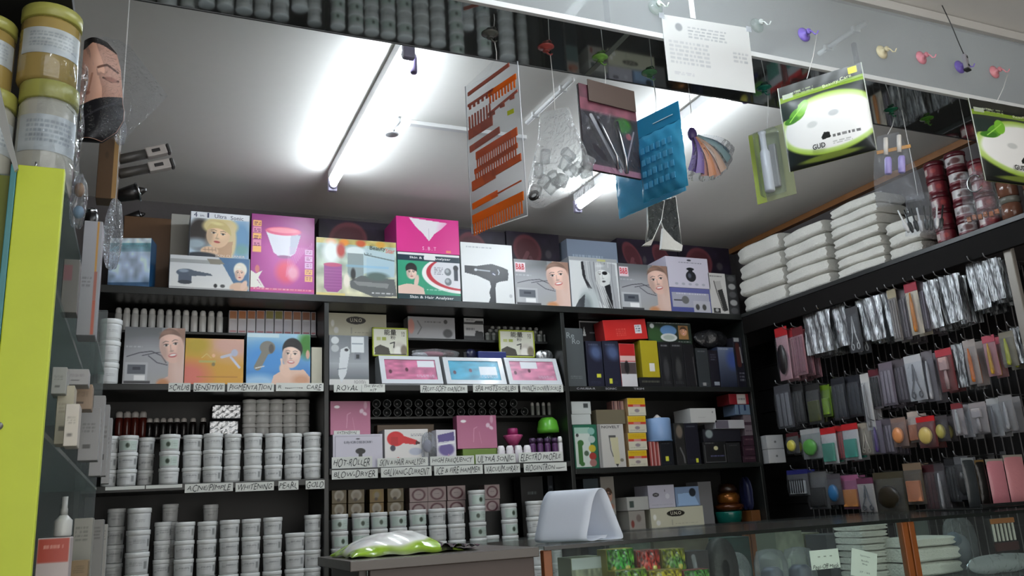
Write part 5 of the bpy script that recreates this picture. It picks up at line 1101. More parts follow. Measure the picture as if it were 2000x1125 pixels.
# ================================================================== right wall: packets on hooks
hookm = mat((.55, .55, .56), .3, .9, name='hook_wire')
cf = film(gloss=.32, haze=.08, bump=.7, scale=45)
def packet(kind, px, pyt, w, h, label, hdr=(.7, .1, .12), card_c=(.75, .72, .72), prod=(.2, .2, .2), X=XR+.035, depth=0, nback=1, cat='packet', group=None, tilt=0, film_m=None):
    """flat packet in the plane X, top left corner at (px,pyt), w x h picture pixels"""
    a, b = onX(px, pyt, X), onX(px+w, pyt, X)
    yc = (a.y+b.y)/2; W = abs(a.y-b.y); zt = a.z*.5+zat(X, b.y, pyt)*.5
    zb = zat(X, yc, pyt+h); H = zt-zb
    t = thing('hanging_packet', label, cat, (X, yc, zt), 0, group, rot=(R(tilt), 0, R(-90)))
    # local: x along the wall toward the camera, y into the wall, z up (top = 0)
    if kind != 'foil':
        MB().rbox(-W/2, W/2, 0, .0015, -H, -.0, .0004).obj('backing_card', mat(card_c, .5, name='card'), t)
    if hdr is not None: MB().rbox(-W/2-.0005, W/2+.0005, -.0012, .0025, -H*.17, .001, .0004).obj('header', mat(hdr, .45, name='card'), t)
    pm_ = mat(prod, .35, name='tool_plastic'); z0 = -H*.2; z1 = -H*.95; zc = (z0+z1)/2; hh = z0-z1
    b_ = MB()
    if kind == 'scissors':
        for s in (-1, 1):
            b_.prism([(s*W*.02, z0), (s*W*.16, zc), (s*W*.05, zc)], -.006, -.003)
            b_.tube([(s*W*.1, -.005, zc), (s*W*.2, -.005, zc-hh*.2), (s*W*.3, -.005, z1+hh*.16)], .0025, 6)
            b_.tube([(s*W*.22+.1*W*math.cos(q), -.005, z1+hh*.1+hh*.09*math.sin(q)) for q in np.linspace(0, 6.28, 12)], .0025, 6)
    elif kind == 'brush':
        b_.lathe([(W*.1, z1), (W*.12, z1+hh*.3), (W*.07, z1+hh*.6)], 10, M=Matrix.Translation((0, -.008, 0)) @ Matrix.Diagonal((1, .6, 1, 1)))
        b_.rbox(-W*.26, W*.26, -.016, -.003, z1+hh*.6, z0, .003)
    elif kind == 'file':
        for s in (-.28, 0, .28): b_.rbox(s*W-W*.09, s*W+W*.09, -.005, -.001, z1, z0, .001)
    elif kind == 'stick':
        b_.lathe([(W*.10, z1), (W*.14, z1+hh*.1), (W*.12, z1+hh*.7), (W*.05, z0)], 10, M=Matrix.Translation((0, -.01, 0)))
    elif kind == 'sponge':
        b_.ball((0, -.012, zc-hh*.05), (W*.36, .014, hh*.38), 16)
    elif kind == 'block':
        b_.rbox(-W*.38, W*.38, -.014, -.001, z1+hh*.02, zc+hh*.2, .003)
    elif kind == 'foil':
        ph = random.uniform(0, 6)
        b_.grid(lambda u, v: ((u-.5)*W*(1+.05*math.sin(v*9+ph)), -.004+.003*math.sin(u*11+ph+4*v)+.0012*math.sin(v*21+u*5), -H+v*H), 16, 12)
        b_.grid(lambda u, v: ((u-.5)*W*(1+.05*math.sin(v*9+ph)), .012+.004*math.sin(u*9+ph+4*v), -H+v*H), 10, 8)
    if b_.v: b_.obj('contents' if kind != 'foil' else 'foil_sleeve', pm_ if kind != 'foil' else streak_foil(), t)
    if kind != 'foil':
        ph = random.uniform(0, 6)
        MB().grid(lambda u, v: ((u-.5)*W*.99, -.018*math.sin(math.pi*min(max(u, .02), .98))**.4*math.sin(math.pi*v)**.4-.003+.0015*math.sin(u*17+v*11+ph), -H+v*H*.84), 12, 12).obj('clear_sleeve', film_m or cf, t)
    for q in range(nback):                   # look-alike packs queued behind on the same hook, as cards of this pack
        pass
    return t
def hook(px, py, row, X0=XR-.005, lb=''):
    p = onX(px, py, XR+.02)
    t = thing('peg_hook', 'peg hook holding the '+lb, 'hook', (XW-.034, p.y, p.z), 0, 'peg hooks on the wire grid')
    MB().tube([(0, 0, 0), (X0-XW+.05, 0, .0), (X0-XW+.034, 0, .006), (X0-XW+.03, 0, .02)], .0022, 6).obj('prong', hookm, t)
    MB().rbox(.0005, .004, -.012, .012, -.02, .012, .001).obj('clip', hookm, t)
GREY = (.50, .49, .50); DK = (.16, .16, .17); LIL = (.56, .52, .56)
rows = {
 'top': [('sponge', 1512, 640, 21, 102, (.66, .12, .14), (.74, .58, .60), (.10, .08, .09), 'pink packet with red header and black oval'), ('file', 1530, 644, 16, 96, (.62, .18, .2), (.72, .52, .54), (.62, .42, .45), 'narrow pink packet beside the black oval packet'), ('file', 1546, 640, 18, 92, (.40, .14, .16), (.60, .42, .44), (.55, .36, .4), 'dusky pink packet with maroon header'),
   ('foil', 1567, 610, 27, 82, None, GREY, DK, 'silver sleeve hanging beside the dusky pink packet'), ('foil', 1593, 606, 24, 80, None, GREY, DK, 'second silver sleeve from the dusky pink packet'),
   ('foil', 1617, 597, 30, 80, None, GREY, DK, 'silver sleeve next to tweezers packet'), ('scissors', 1649, 600, 22, 88, None, (.24, .24, .25), (.78, .78, .78), 'dark packet holding white scissors'), ('foil', 1670, 585, 22, 80, None, GREY, DK, 'bright foil sleeve right after tweezers packet'), ('foil', 1690, 579, 26, 84, None, GREY, DK, 'widest bright foil sleeve in the top row'), ('foil', 1714, 572, 20, 86, None, GREY, DK, 'bright foil sleeve beside tan topped packet'),
   ('file', 1731, 566, 15, 100, (.58, .54, .44), (.50, .47, .44), (.55, .52, .50), 'slim packet with tan header'), ('file', 1746, 566, 18, 98, None, (.38, .35, .36), (.5, .47, .48), 'slim grey brown packet of files'), ('stick', 1764, 553, 22, 100, (.58, .12, .2), (.80, .76, .68), (.78, .48, .15), 'cream packet with red header and orange tip'), ('file', 1786, 550, 15, 98, None, (.42, .38, .40), LIL, 'mauve packet beside the orange tip packet'),
   ('foil', 1803, 548, 22, 92, None, GREY, DK, 'silver sleeve after the mauve packet'), ('foil', 1824, 541, 22, 92, None, GREY, DK, 'bright silver sleeve in middle of right group'), ('foil', 1846, 536, 22, 90, None, GREY, DK, 'silver sleeve at end of silver group'), ('foil', 1886, 512, 30, 92, None, GREY, DK, 'crinkled silver sleeve near the aluminium post'), ('foil', 1918, 506, 28, 80, None, GREY, DK, 'crinkled silver sleeve nearest the aluminium post')],
 'second': [('file', 1510, 752, 28, 84, None, (.24, .24, .26), (.46, .46, .48), 'dark packet of grey straps'), ('file', 1540, 752, 24, 76, None, (.12, .12, .12), (.20, .20, .2), 'plain black packet of files'), ('block', 1572, 750, 24, 78, None, (.14, .14, .14), (.28, .30, .14), 'black packet with olive block'), ('block', 1600, 752, 17, 62, None, (.40, .52, .12), (.46, .60, .12), 'bright lime green packet'), ('file', 1621, 738, 24, 82, None, (.10, .11, .14), (.13, .15, .19), 'navy packet beside lime packet'), ('file', 1648, 734, 26, 80, None, (.10, .11, .14), (.14, .16, .2), 'navy packet beside the white slim packet'),
   ('stick', 1678, 730, 15, 110, None, (.76, .75, .74), (.55, .54, .54), 'long white slim packet'), ('file', 1695, 722, 17, 76, (.36, .12, .16), (.46, .42, .44), (.1, .1, .1), 'mauve packet with maroon header'), ('file', 1714, 708, 24, 84, None, (.42, .38, .42), LIL, 'lilac grey packet of files'), ('file', 1740, 702, 22, 84, None, (.34, .31, .33), (.44, .40, .43), 'dim mauve packet of files'), ('scissors', 1763, 694, 30, 88, None, (.74, .74, .75), (.45, .45, .46), 'pale packet with crossed tools'), ('stick', 1797, 686, 20, 98, None, (.44, .42, .44), (.76, .75, .76), 'grey packet with white stick'),
   ('brush', 1825, 682, 28, 82, (.66, .20, .24), (.46, .18, .18), (.75, .62, .6), 'red packet with pale pink brush'), ('foil', 1858, 672, 18, 84, None, GREY, DK, 'foil packet beside the red brush packet'), ('stick', 1878, 664, 22, 86, None, (.62, .58, .56), (.78, .42, .14), 'clear packet with orange stick'), ('stick', 1916, 656, 22, 78, (.70, .30, .36), (.72, .52, .54), (.80, .62, .2), 'pink packet with yellow tube'), ('stick', 1948, 648, 26, 68, None, (.46, .44, .38), (.66, .68, .22), 'clear packet with yellow green tube'), ('foil', 1970, 640, 18, 70, None, GREY, DK, 'foil packet behind the aluminium post')],
 'third': [('sponge', 1535, 846, 20, 40, (.3, .1, .12), (.3, .3, .3), (.76, .72, .30), 'packet with yellow round sponge'), ('sponge', 1562, 838, 34, 58, (.66, .66, .66), (.62, .63, .62), (.34, .60, .28), 'white packet with green sponge'), ('block', 1601, 836, 26, 70, (.70, .12, .14), (.78, .76, .76), (.28, .58, .50), 'red topped packet with teal sponge beside green sponge packet'), ('file', 1626, 832, 18, 66, (.68, .14, .15), (.55, .42, .42), (.7, .3, .3), 'narrow red topped packet between teal sponges'), ('block', 1643, 828, 27, 70, (.70, .12, .14), (.76, .75, .75), (.24, .58, .52), 'red topped packet with teal sponge beside cream packet'), ('scissors', 1674, 826, 22, 62, None, (.62, .58, .52), (.80, .76, .68), 'cream packet of wooden tools'), ('stick', 1698, 822, 20, 64, None, (.40, .37, .42), (.30, .22, .45), 'grey packet with violet stick'), ('file', 1718, 818, 20, 68, None, (.36, .33, .36), LIL, 'dim packet of lilac files'),
   ('sponge', 1738, 816, 26, 56, None, (.52, .42, .38), (.80, .52, .32), 'packet with orange sponge pads'), ('block', 1770, 804, 20, 60, None, (.72, .66, .62), (.72, .46, .34), 'white packet with orange brown block'), ('sponge', 1788, 814, 32, 60, (.74, .08, .10), (.40, .16, .16), (.78, .68, .38), 'bright red packet with pale yellow pad'), ('sponge', 1824, 812, 22, 50, None, (.28, .25, .26), (.62, .58, .30), 'dark packet with yellow pad'), ('stick', 1856, 788, 20, 62, (.48, .16, .18), (.62, .58, .58), (.7, .7, .7), 'white packet with dark red top'), ('stick', 1874, 790, 18, 64, None, (.68, .67, .68), (.45, .45, .47), 'pale packet with grey stick'), ('brush', 1890, 786, 30, 60, None, (.56, .53, .53), (.66, .63, .63), 'wide grey packet of brushes'), ('stick', 1924, 778, 22, 74, None, (.66, .66, .66), (.40, .40, .42), 'pale slanted packet with charcoal stick'), ('stick', 1948, 772, 24, 70, None, (.50, .49, .49), (.62, .62, .63), 'dim grey packet by the shelf end')],
 'lowest': [('block', 1536, 918, 36, 50, (.14, .15, .40), (.30, .30, .31), (.70, .71, .72), 'packet with zebra stripe tube and blue header'), ('block', 1573, 922, 36, 72, None, (.38, .38, .38), (.10, .10, .1), 'grey packet with black tray'), ('sponge', 1613, 926, 24, 60, None, (.30, .28, .30), (.16, .38, .56), 'packet with blue pad'), ('block', 1640, 928, 32, 66, None, (.62, .36, .50), (.80, .52, .26), 'purple pink packet with orange sponge'), ('scissors', 1672, 934, 28, 66, (.40, .2, .3), (.66, .64, .62), (.36, .38, .40), 'pale packet with grey tool'), ('sponge', 1703, 922, 54, 80, None, (.26, .23, .16), (.16, .13, .08), 'large olive brown packet of hair'), ('block', 1762, 905, 32, 80, (.48, .40, .32), (.34, .30, .24), (.78, .50, .34), 'brown packet with orange pad'), ('file', 1796, 908, 26, 90, None, (.26, .10, .12), (.30, .12, .14), 'dark maroon packet'), ('stick', 1822, 906, 18, 90, None, (.24, .22, .23), (.70, .68, .68), 'dark packet with white stick beside maroon packet'), ('file', 1842, 896, 20, 84, None, (.12, .12, .13), (.2, .2, .2), 'black packet of straps'), ('sponge', 1862, 892, 24, 84, (.34, .34, .35), (.11, .11, .12), (.16, .16, .16), 'black packet with grey header')]}
for row, L in rows.items():
    for i, (kind, px, py, w_, h_, hd, cc, pc, lb) in enumerate(L):
        pk = packet(kind, px, py, w_*1.12, h_, lb+' on the %s hook row' % row, hd, cc, pc, X=XR+.02+.02*(i % 2), group='packets on the wall hooks', tilt=random.uniform(-1, 1))
        if 'zebra' in lb:
            w0 = abs(onX(px, py, XR+.02).y-onX(px+w_*1.12, py, XR+.02).y); h0 = pk.location.z-zat(XR+.02, pk.location.y, py+h_)
            for q in range(7): MB().rbox(-w0*.36+w0*.11*q, -w0*.31+w0*.11*q, -.0165, -.0142, -h0*.9, -h0*.36, .0005).obj('dark_stripe', mat((.08, .08, .08), .3), pk)
        for q in range(1, 3 if kind in ('foil', 'file') else 2):
            d_ = dup(pk, pk.location+Vector((.045*q, .004*q, -.004*q+random.uniform(-.004, .002))), 0, 'spare behind the '+lb if q == 1 else 'last spare behind the '+lb)
            d_.rotation_euler = (R(random.uniform(-1, 1)), 0, R(-90)+random.uniform(-.08, .08))
        hook(px+w_/2, py-1, row, lb=lb)
# ================================================================== suction cups, strings and hanging goods
def on_glass(px, py): return onY(px, py, YN-.0115)
def cup_glass(px, py, c, label, hookpx=None, clear=False):
    p = on_glass(px, py); t = thing('suction_hook', label, 'hook', p, 0, 'suction hooks')
    mm = film((.9, .97, .93), .3, .25, 0) if clear else mat(c, .25, name='cup_plastic')
    rm = Matrix.Rotation(R(90), 4, 'X')
    MB().lathe([(.0205, .0), (.021, .001), (.014, .005), (.006, .009), (.006, .016)], 22, M=rm).obj('cup', mm, t)
    MB().lathe([(.008, .0162), (.0085, .02), (.007, .022)], 14, M=rm).obj('knob', mat(tuple(np.array(c)*.9), .3), t)
    MB().tube([(0, -.021, 0), (.004, -.026, -.004), (.008, -.03, -.014), (.010, -.036, -.016), (.012, -.04, -.008)], .0018, 8).obj('hook', mat(tuple(np.minimum(1, np.array(c)*1.05)), .3), t)
    return p+Vector((.010, -.036, -.016))
def cup_mirror(px, py, c, label):
    p = onZ(px, py, ZM-.0003); t = thing('suction_hook', label, 'hook', p, 0, 'suction hooks')
    rm = Matrix.Rotation(R(180), 4, 'X')
    MB().lathe([(.0205, .0), (.021, .001), (.014, .005), (.006, .009), (.006, .016)], 22, M=rm).obj('cup', mat(c, .25, name='cup_plastic'), t)
    MB().lathe([(.008, .0162), (.0085, .02), (.007, .022)], 14, M=rm).obj('knob', mat(tuple(np.array(c)*.85), .3), t)
    MB().tube([(0, 0, -.021), (.005, 0, -.03), (.012, 0, -.034), (.016, 0, -.026)], .0026, 8).obj('hook', mat(tuple(np.array(c)*.9), .3), t)
    t.scale = (1, 1, .6)
    return p+Vector((.011, 0, -.0198))
strm = mat((.85, .85, .84), .5, name='white_string')
def string(a, b, label):
    m_ = (a+b)/2+Vector((.002, 0, -.004))
    return tag(MB().tube([a, m_, b], .0011, 5).obj('hanging_string', strm), label, 'string', 'hanging strings')
cA = cup_glass(1280, 15, (.85, .90, .86), 'milky clear suction hook above the paper notice', clear=True)
cB = cup_glass(1478, 50, (.82, .85, .84), 'milky clear suction hook with long arm beside paper notice', clear=True)
cC = cup_glass(1570, 68, (.52, .44, .80), 'purple suction hook holding the wipes pack')
cD = cup_glass(1722, 102, (.86, .82, .68), 'cream suction hook on the glass fascia')
cE = cup_glass(1799, 113, (.86, .55, .60), 'empty pink suction hook on the glass fascia')
cF = cup_glass(1874, 131, (.50, .42, .76), 'purple suction hook behind the grey clip')
cG = cup_glass(1942, 141, (.86, .55, .58), 'pink suction hook holding the cut off wipes pack')
m1 = cup_mirror(957, 66, (.35, .36, .34), 'dark clear suction hook above the comb packet')
m2 = cup_mirror(1066, 92, (.62, .28, .26), 'red suction hook above the bag of clear caps')
m3 = cup_mirror(1172, 112, (.46, .66, .30), 'light green suction hook above the maroon pack')
m4 = cup_mirror(1268, 142, (.36, .60, .40), 'green suction hook beside the paper notice')
m5 = cup_mirror(1492, 172, (.08, .42, .36), 'dark teal suction hook between paper notice and wipes pack')
m6 = cup_mirror(1740, 215, (.10, .36, .26), 'dark green suction hook above the lilac tube pack')
m7 = cup_mirror(1810, 232, (.28, .50, .16), 'leaf green suction hook above burgundy jars')
# grey clip dangling in front of the glass
p = onY(1886, 120, YN-.05)
t = thing('cable_clip', 'grey plastic clip with black holes dangling on a wire', 'clip', p, R(15))
MB().rbox(-.010, .010, -.006, .006, -.024, .022, .003).obj('body', mat((.55, .54, .56), .35), t)
for z in (-.014, .012): MB().lathe([(.004, .0), (.004, .001)], 10, M=Matrix.Translation((.001, -.0062, z)) @ Matrix.Rotation(R(90), 4, 'X')).obj('hole', mat((.05, .05, .05), .5), t)
MB().rbox(-.011, .011, -.007, .007, -.030, -.0245, .001).obj('black_foot', mat((.06, .06, .06), .5), t)
q = onY(1850, 52, YN-.05)-p
MB().tube([(-.002, 0, .022), (q.x*.5, q.y*.5, q.z*.55), (q.x, q.y, q.z), (q.x-.01, q.y+.01, ZC_-p.z-.004)], .0015, 6).obj('wire', mat((.2, .2, .2), .5), t)

# paper notice on the glass
P4 = [onY(*q, YN-.016) for q in ((1291, 28), (1461, 55), (1475, 182), (1305, 157))]
t = thing('paper_notice', 'white printed paper notice taped to the glass fascia', 'notice', P4[3])
A = Art(.2, .13, .0016); A.fill((.95, .95, .94)); A.ell(.18, .16, .04, .06, (.70, .71, .72), .3); A.words(.28, .13, .72, .32, (.72, .73, .74), 4, .8, 4); A.words(.05, .38, .5, .75, (.78, .79, .8), 6, .6, 7); A.words(.78, .42, .96, .6, (.75, .76, .77), 3, .7, 9); A.words(.08, .85, .3, .9, (.8, .8, .82), 2, .6, 2)
cor = [np.array(q-P4[3]) for q in P4]
def fnp(U, V, X, Z):
    Q = (1-V)[..., None]*((1-U)[..., None]*cor[0]+U[..., None]*cor[1])+V[..., None]*((1-U)[..., None]*cor[3]+U[..., None]*cor[2])
    return Q[..., 0], Q[..., 1]-.0012, Q[..., 2]
put('printed_sheet', A.mesh('printed_sheet', fnp, paper_mat()), t)
MB().add([tuple(c+np.array((0, d, 0))) for d in (-.0008, 0.0) for c in (cor[3], cor[2], cor[1], cor[0])], [(0, 1, 2, 3), (7, 6, 5, 4), (0, 4, 5, 1), (1, 5, 6, 2), (2, 6, 7, 3), (3, 7, 4, 0)]).obj('sheet_back', film((.9, .9, .88), .05, .5, 0, rough=.5), t)
for c in (cor[0], cor[1]): MB().rbox(c[0]-.008, c[0]+.008, -.0022, -.0016, c[2]-.012, c[2]+.004, .0001).obj('tape', film(gloss=.2, haze=.3, bump=0), t)

def frame(BL, Y, BR, pyt):
    """bottom corners in the picture, depth of the left one -> bottom centre, yaw, width, height"""
    a = onY(*BL, Y); b = onZ(*BR, a.z); d = b-a
    c = (a+b)/2; zt = zat(c.x, c.y, pyt)
    return c, math.atan2(d.y, d.x), d.length, zt-a.z
def pillow(W, H, T, nu=26, nv=26, sgn=-1, ph=0, crease=.0):
    def fn(u, v):
        e = (math.sin(math.pi*min(max(u, .0), 1))*math.sin(math.pi*v))**.45
        return ((u-.5)*W, sgn*(T*e+crease*math.sin(u*23+v*17+ph)*(1-e*.5)), v*H)
    return fn

# --- comb packet
c, yw, W, H = frame((922, 457), 1.76, (1030, 421), 145)
t = thing('comb_packet', 'clear packet of brown and orange combs hanging on a string', 'comb packet', c, yw)
cm = [trans_mat((.86, .52, .36), .6), trans_mat((.94, .56, .22), .6), trans_mat((.78, .52, .46), .6)]
def comb(v, x0, x1, hgt, teeth, down=True, col=0, handle=None, y=-.003, slant=0):
    b_ = MB(); L = (x1-x0)*W; sp = hgt*.42*H; z = H*(1-v); X0 = (x0-.5)*W
    def sl(x): return slant*(x-X0)
    b_.add([(X0+k*L, yy, z+(zz if down else -zz)+slant*k*L) for k in (0, 1) for yy, zz in ((y-.0015, -sp/2), (y+.0015, -sp/2), (y+.0015, sp/2), (y-.0015, sp/2))], [(0, 1, 2, 3), (7, 6, 5, 4), (0, 4, 5, 1), (1, 5, 6, 2), (2, 6, 7, 3), (3, 7, 4, 0)])
    th = hgt*.6*H
    for i in range(teeth):
        x = X0+L*(i+.5)/teeth*(.98 if handle is None else handle); w_ = L/teeth*.45*(1 if handle is None else handle)
        z0, z1 = (z-sp/2-th, z-sp/2) if down else (z+sp/2, z+sp/2+th)
        o_ = sl(x); b_.box(x-w_/2, x+w_/2, y-.001, y+.001, z0+o_, z1+o_)
    b_.obj('comb', cm[col], t)
comb(.07, .06, .86, .055, 0, col=2, slant=.2); comb(.15, .05, .55, .04, 6, col=2, slant=.16); comb(.135, .45, .97, .085, 9, col=1, slant=.16)
comb(.35, .04, .50, .15, 8, False, 2, slant=.16); comb(.27, .42, .98, .035, 3, col=2, slant=.3); comb(.45, .05, .62, .1, 0, col=2, slant=.2)
comb(.51, .16, .93, .12, 18, col=0, slant=.16); comb(.61, .12, .92, .075, 18, col=0, slant=.18); comb(.70, .06, .5, .15, 0, col=0, slant=.16); comb(.665, .45, .97, .11, 0, False, 0, slant=.16)
comb(.83, .05, .52, .09, 0, col=1, slant=.14); comb(.805, .5, .95, .016, 0, col=0, slant=.14); comb(.915, .04, .97, .13, 20, col=1, slant=.10)
pf = film((.96, .97, .98), .25, .07, .5, 30)
MB().grid(pillow(W, H, .006, crease=.0012), 22, 30).obj('front_film', pf, t); MB().grid(pillow(W, H, .004, sgn=1, crease=.0012), 22, 30).obj('back_film', pf, t)
for x in (-W/2, W/2): MB().tube([(x, 0, 0), (x*1.01, 0, H*.5), (x, 0, H)], .0013, 5).obj('edge_seal', mat((.85, .86, .88), .25), t)
MB().tube([(-W/2, 0, 0), (0, 0, -.0005), (W/2, 0, 0)], .0013, 5).obj('edge_seal', mat((.85, .86, .88), .25), t)
MB().rbox(W*.3, W*.42, -.0085, -.008, H*.66, H*.69, .0002).obj('yellow_sticker', mat((.74, .78, .2), .5), t)
top = c+Vector((math.cos(yw)*W*.12, math.sin(yw)*W*.12, H))
MB().grid(lambda u, v: ((u-.5)*W*(1-.8*v)+W*.12*v, -.002*math.sin(u*20), H+v*.03), 10, 4).obj('gathered_top', pf, t)
string(m1, top+Vector((0, 0, .03)), 'white string holding the comb packet')

# --- bag of clear caps
c, yw, W, H = frame((1036, 398), 1.70, (1158, 372), 215)
t = thing('bag_of_caps', 'crumpled clear bag of clear plastic caps hanging beside combs', 'bag', c, yw)
bagf = film((.97, .98, .97), .35, .16, .45, 70)
MB().grid(lambda u, v: ((.42+.58*(1-v)**.6)*(W/2)*math.cos(2*math.pi*u)*(1+.12*math.sin(14*u+5*v)), (.15+.85*(1-v)**.7)*.03*math.sin(2*math.pi*u)*(1+.2*math.sin(11*u+3*v)), v*H-.01*math.sin(2*math.pi*u*3)*(1-v)), 44, 22).obj('bag_film', bagf, t)
capm = film((.96, .97, .97), .35, .22, 0, rough=.08)
for i in range(9):
    u = i/8; x = (-.42+.84*u)*W; z = .012+.028*abs(math.sin(i*1.7))+.02*(u > .5)
    MB().lathe([(.013, 0), (.0145, .001), (.0145, .026), (.0125, .028)], 14, M=Matrix.Translation((x, -.006+.012*(i % 2), z)) @ Matrix.Rotation(R(20+17*i % 60), 4, 'Y')).obj('cap', capm, t)
for i in range(6):
    x = (-.35+.14*i)*W; z = .065+.03*math.sin(i*2.1)
    MB().lathe([(.011, 0), (.0125, .001), (.0125, .03), (.0105, .032)], 14, M=Matrix.Translation((x, .006*(-1)**i, z)) @ Matrix.Rotation(R(70*math.sin(i*3)), 4, 'Y')).obj('cap', capm, t)
MB().lathe([(.008, 0), (.014, .001), (.014, .006), (.008, .007)], 16, M=Matrix.Translation((-W*.40, -.01, .012)) @ Matrix.Rotation(R(70), 4, 'X'), cap=False).obj('black_ring', mat((.06, .06, .06), .3), t)
string(m2, c+Vector((0, 0, H)), 'string holding the bag of clear caps')

# --- maroon tool pack
c, yw, W, H = frame((1140, 330), 1.63, (1252, 352), 178)
t = thing('tool_pack', 'maroon and black pack of silver tools with brown tag', 'pack', c, yw)
A = Art(W, H, .0013)
A.vgrad((.36, .22, .26), (.20, .17, .21)); A.rect(0, .32, 1, .9, (.15, .14, .17)); A.rect(.0, .16, 1, .30, (.44, .26, .31)); A.noise(.35, 12, 6); A.rect(0, .93, 1, 1, (.60, .42, .50)); A.line([(.18, .36), (.62, .95)], .05, (.55, .56, .58)); A.line([(.3, .36), (.7, .95)], .03, (.42, .43, .46)); A.line([(.12, .4), (.3, .7)], .03, (.1, .1, .11)); A.line([(.92, .45), (.72, .9)], .02, (.6, .58, .62)); A.ell(.74, .40, .14, .09, (.16, .42, .12), .5); A.ell(.82, .52, .05, .04, (.6, .3, .34), .4)
put('printed_front', A.mesh('printed_front'), t, (0, -.006, 0))
MB().rbox(-W/2, W/2, -.005, .004, 0, H, .002).obj('pack_body', mat((.20, .15, .17), .35), t)
MB().grid(lambda u, v: ((u-.5)*W*1.02, -.009-.004*math.sin(u*9+v*7)*math.sin(v*5), v*H*.7), 16, 14).obj('clear_front', film(gloss=.35, haze=.05, bump=.9, scale=28), t)
MB().rbox(-W*.36, W*.48, -.012, -.0095, H*.80, H*1.06, .001).obj('brown_tag', mat((.30, .24, .21), .6), t)
MB().tube([(W*.1, -.012, H*.62), (W*.18, -.016, H*.2), (W*.2, -.012, H*.02)], .004, 8).obj('silver_tool', CHROME, t)
MB().tube([(-W*.22, -.012, H*.60), (W*.02, -.016, H*.2), (W*.06, -.012, H*.05)], .0035, 8).obj('silver_tool', CHROME, t)
string(m3, c+Vector((0, 0, H*1.05)), 'string holding the maroon tool pack')

# --- blue bags
blue = trans_mat((.30, .68, .82), .55, .22, .3, 22)
blue2 = trans_mat((.52, .80, .90), .55, .22, .4, 18)
def bluebag(BL, Y, BR, pyt, label, front):
    c, yw, W, H = frame(BL, Y, BR, pyt)
    t = thing('blue_bag', label, 'bag', c, yw)
    MB().grid(pillow(W, H*(.78 if front else 1), .012, crease=.0015), 24, 24).obj('bag_front', blue2 if not front else blue, t)
    MB().grid(pillow(W, H*(.78 if front else 1), .008, sgn=1, crease=.0015), 24, 24).obj('bag_back', blue, t)
    if front:
        MB().rbox(-W/2, W/2, -.0015, .0015, H*.775, H, .001).obj('header_flap', trans_mat((.16, .54, .70), .4), t)
        MB().rbox(-W*.1, W*.36, -.003, -.002, H*.865, H*.875, .0005).obj('slit', mat((.75, .85, .88), .3), t)
        for k in range(6):
            for j in range(4): MB().rbox(-W*.38+k*W*.125, -W*.30+k*W*.125, -.0155+.003*abs(k-2.5)/2.5, -.0140+.003*abs(k-2.5)/2.5, H*(.12+.14*j), H*(.19+.14*j), .0004).obj('woven_check', trans_mat((.38, .72, .85), .55), t)
    return c, W, H
c1, W1, H1 = bluebag((1210, 428), 1.80, (1340, 372), 300, 'pale blue plastic bag hanging behind the bag with slit header', False)
c2, W2, H2 = bluebag((1257, 397), 1.655, (1344, 362), 218, 'turquoise blue checked bag with slit header', True)
string(m4, c2+Vector((0, 0, H2)), 'string holding the blue bags')
string(c2+Vector((0, .004, H2+.0025)), c1+Vector((0, 0, H1+.001)), 'short string tying the two blue bags')
# --- purple gathered bundle of swatches
p = onY(1352, 262, 1.72)
t = thing('swatch_bundle', 'gathered clear bag of coloured hair strips beside the blue bag', 'bundle', p)
cols = [(.34, .26, .50), (.45, .38, .60), (.62, .46, .44), (.74, .52, .40), (.66, .52, .48), (.70, .60, .54), (.52, .52, .54), (.46, .56, .58), (.28, .42, .50)]
for i, cc in enumerate(cols):
    a0 = R(-100+i*9.5); L = .12-.004*abs(i-4)
    d = Vector((math.cos(a0), -.05, math.sin(a0))); n_ = Vector((-d.z, 0, d.x))
    MB().grid(lambda u, v: d*(.012+L*v)+n_*((u-.5)*(.008+.02*v))+Vector((0, (-.008 if i % 2 else .0)-.006*math.sin(math.pi*u)*v-.014*math.sin(math.pi*v), 0)), 6, 12).obj('strip', mat(cc, .4), t)
MB().ball((0, 0, 0), (.014, .01, .02), 12).obj('knot', mat((.28, .22, .42), .4), t)
MB().grid(lambda u, v: Vector((math.cos(R(-108+98*u)), 0, math.sin(R(-108+98*u))))*(.008+.128*v)+Vector((0, -.026*math.sin(math.pi*v)-.004*math.sin(u*40), 0)), 30, 12).obj('clear_wrap', film(gloss=.3, haze=.05, bump=.7, scale=35), t)
string(onZ(1345, 172, ZM-.001), p+Vector((0, 0, .018)), 'string holding the swatch bundle')
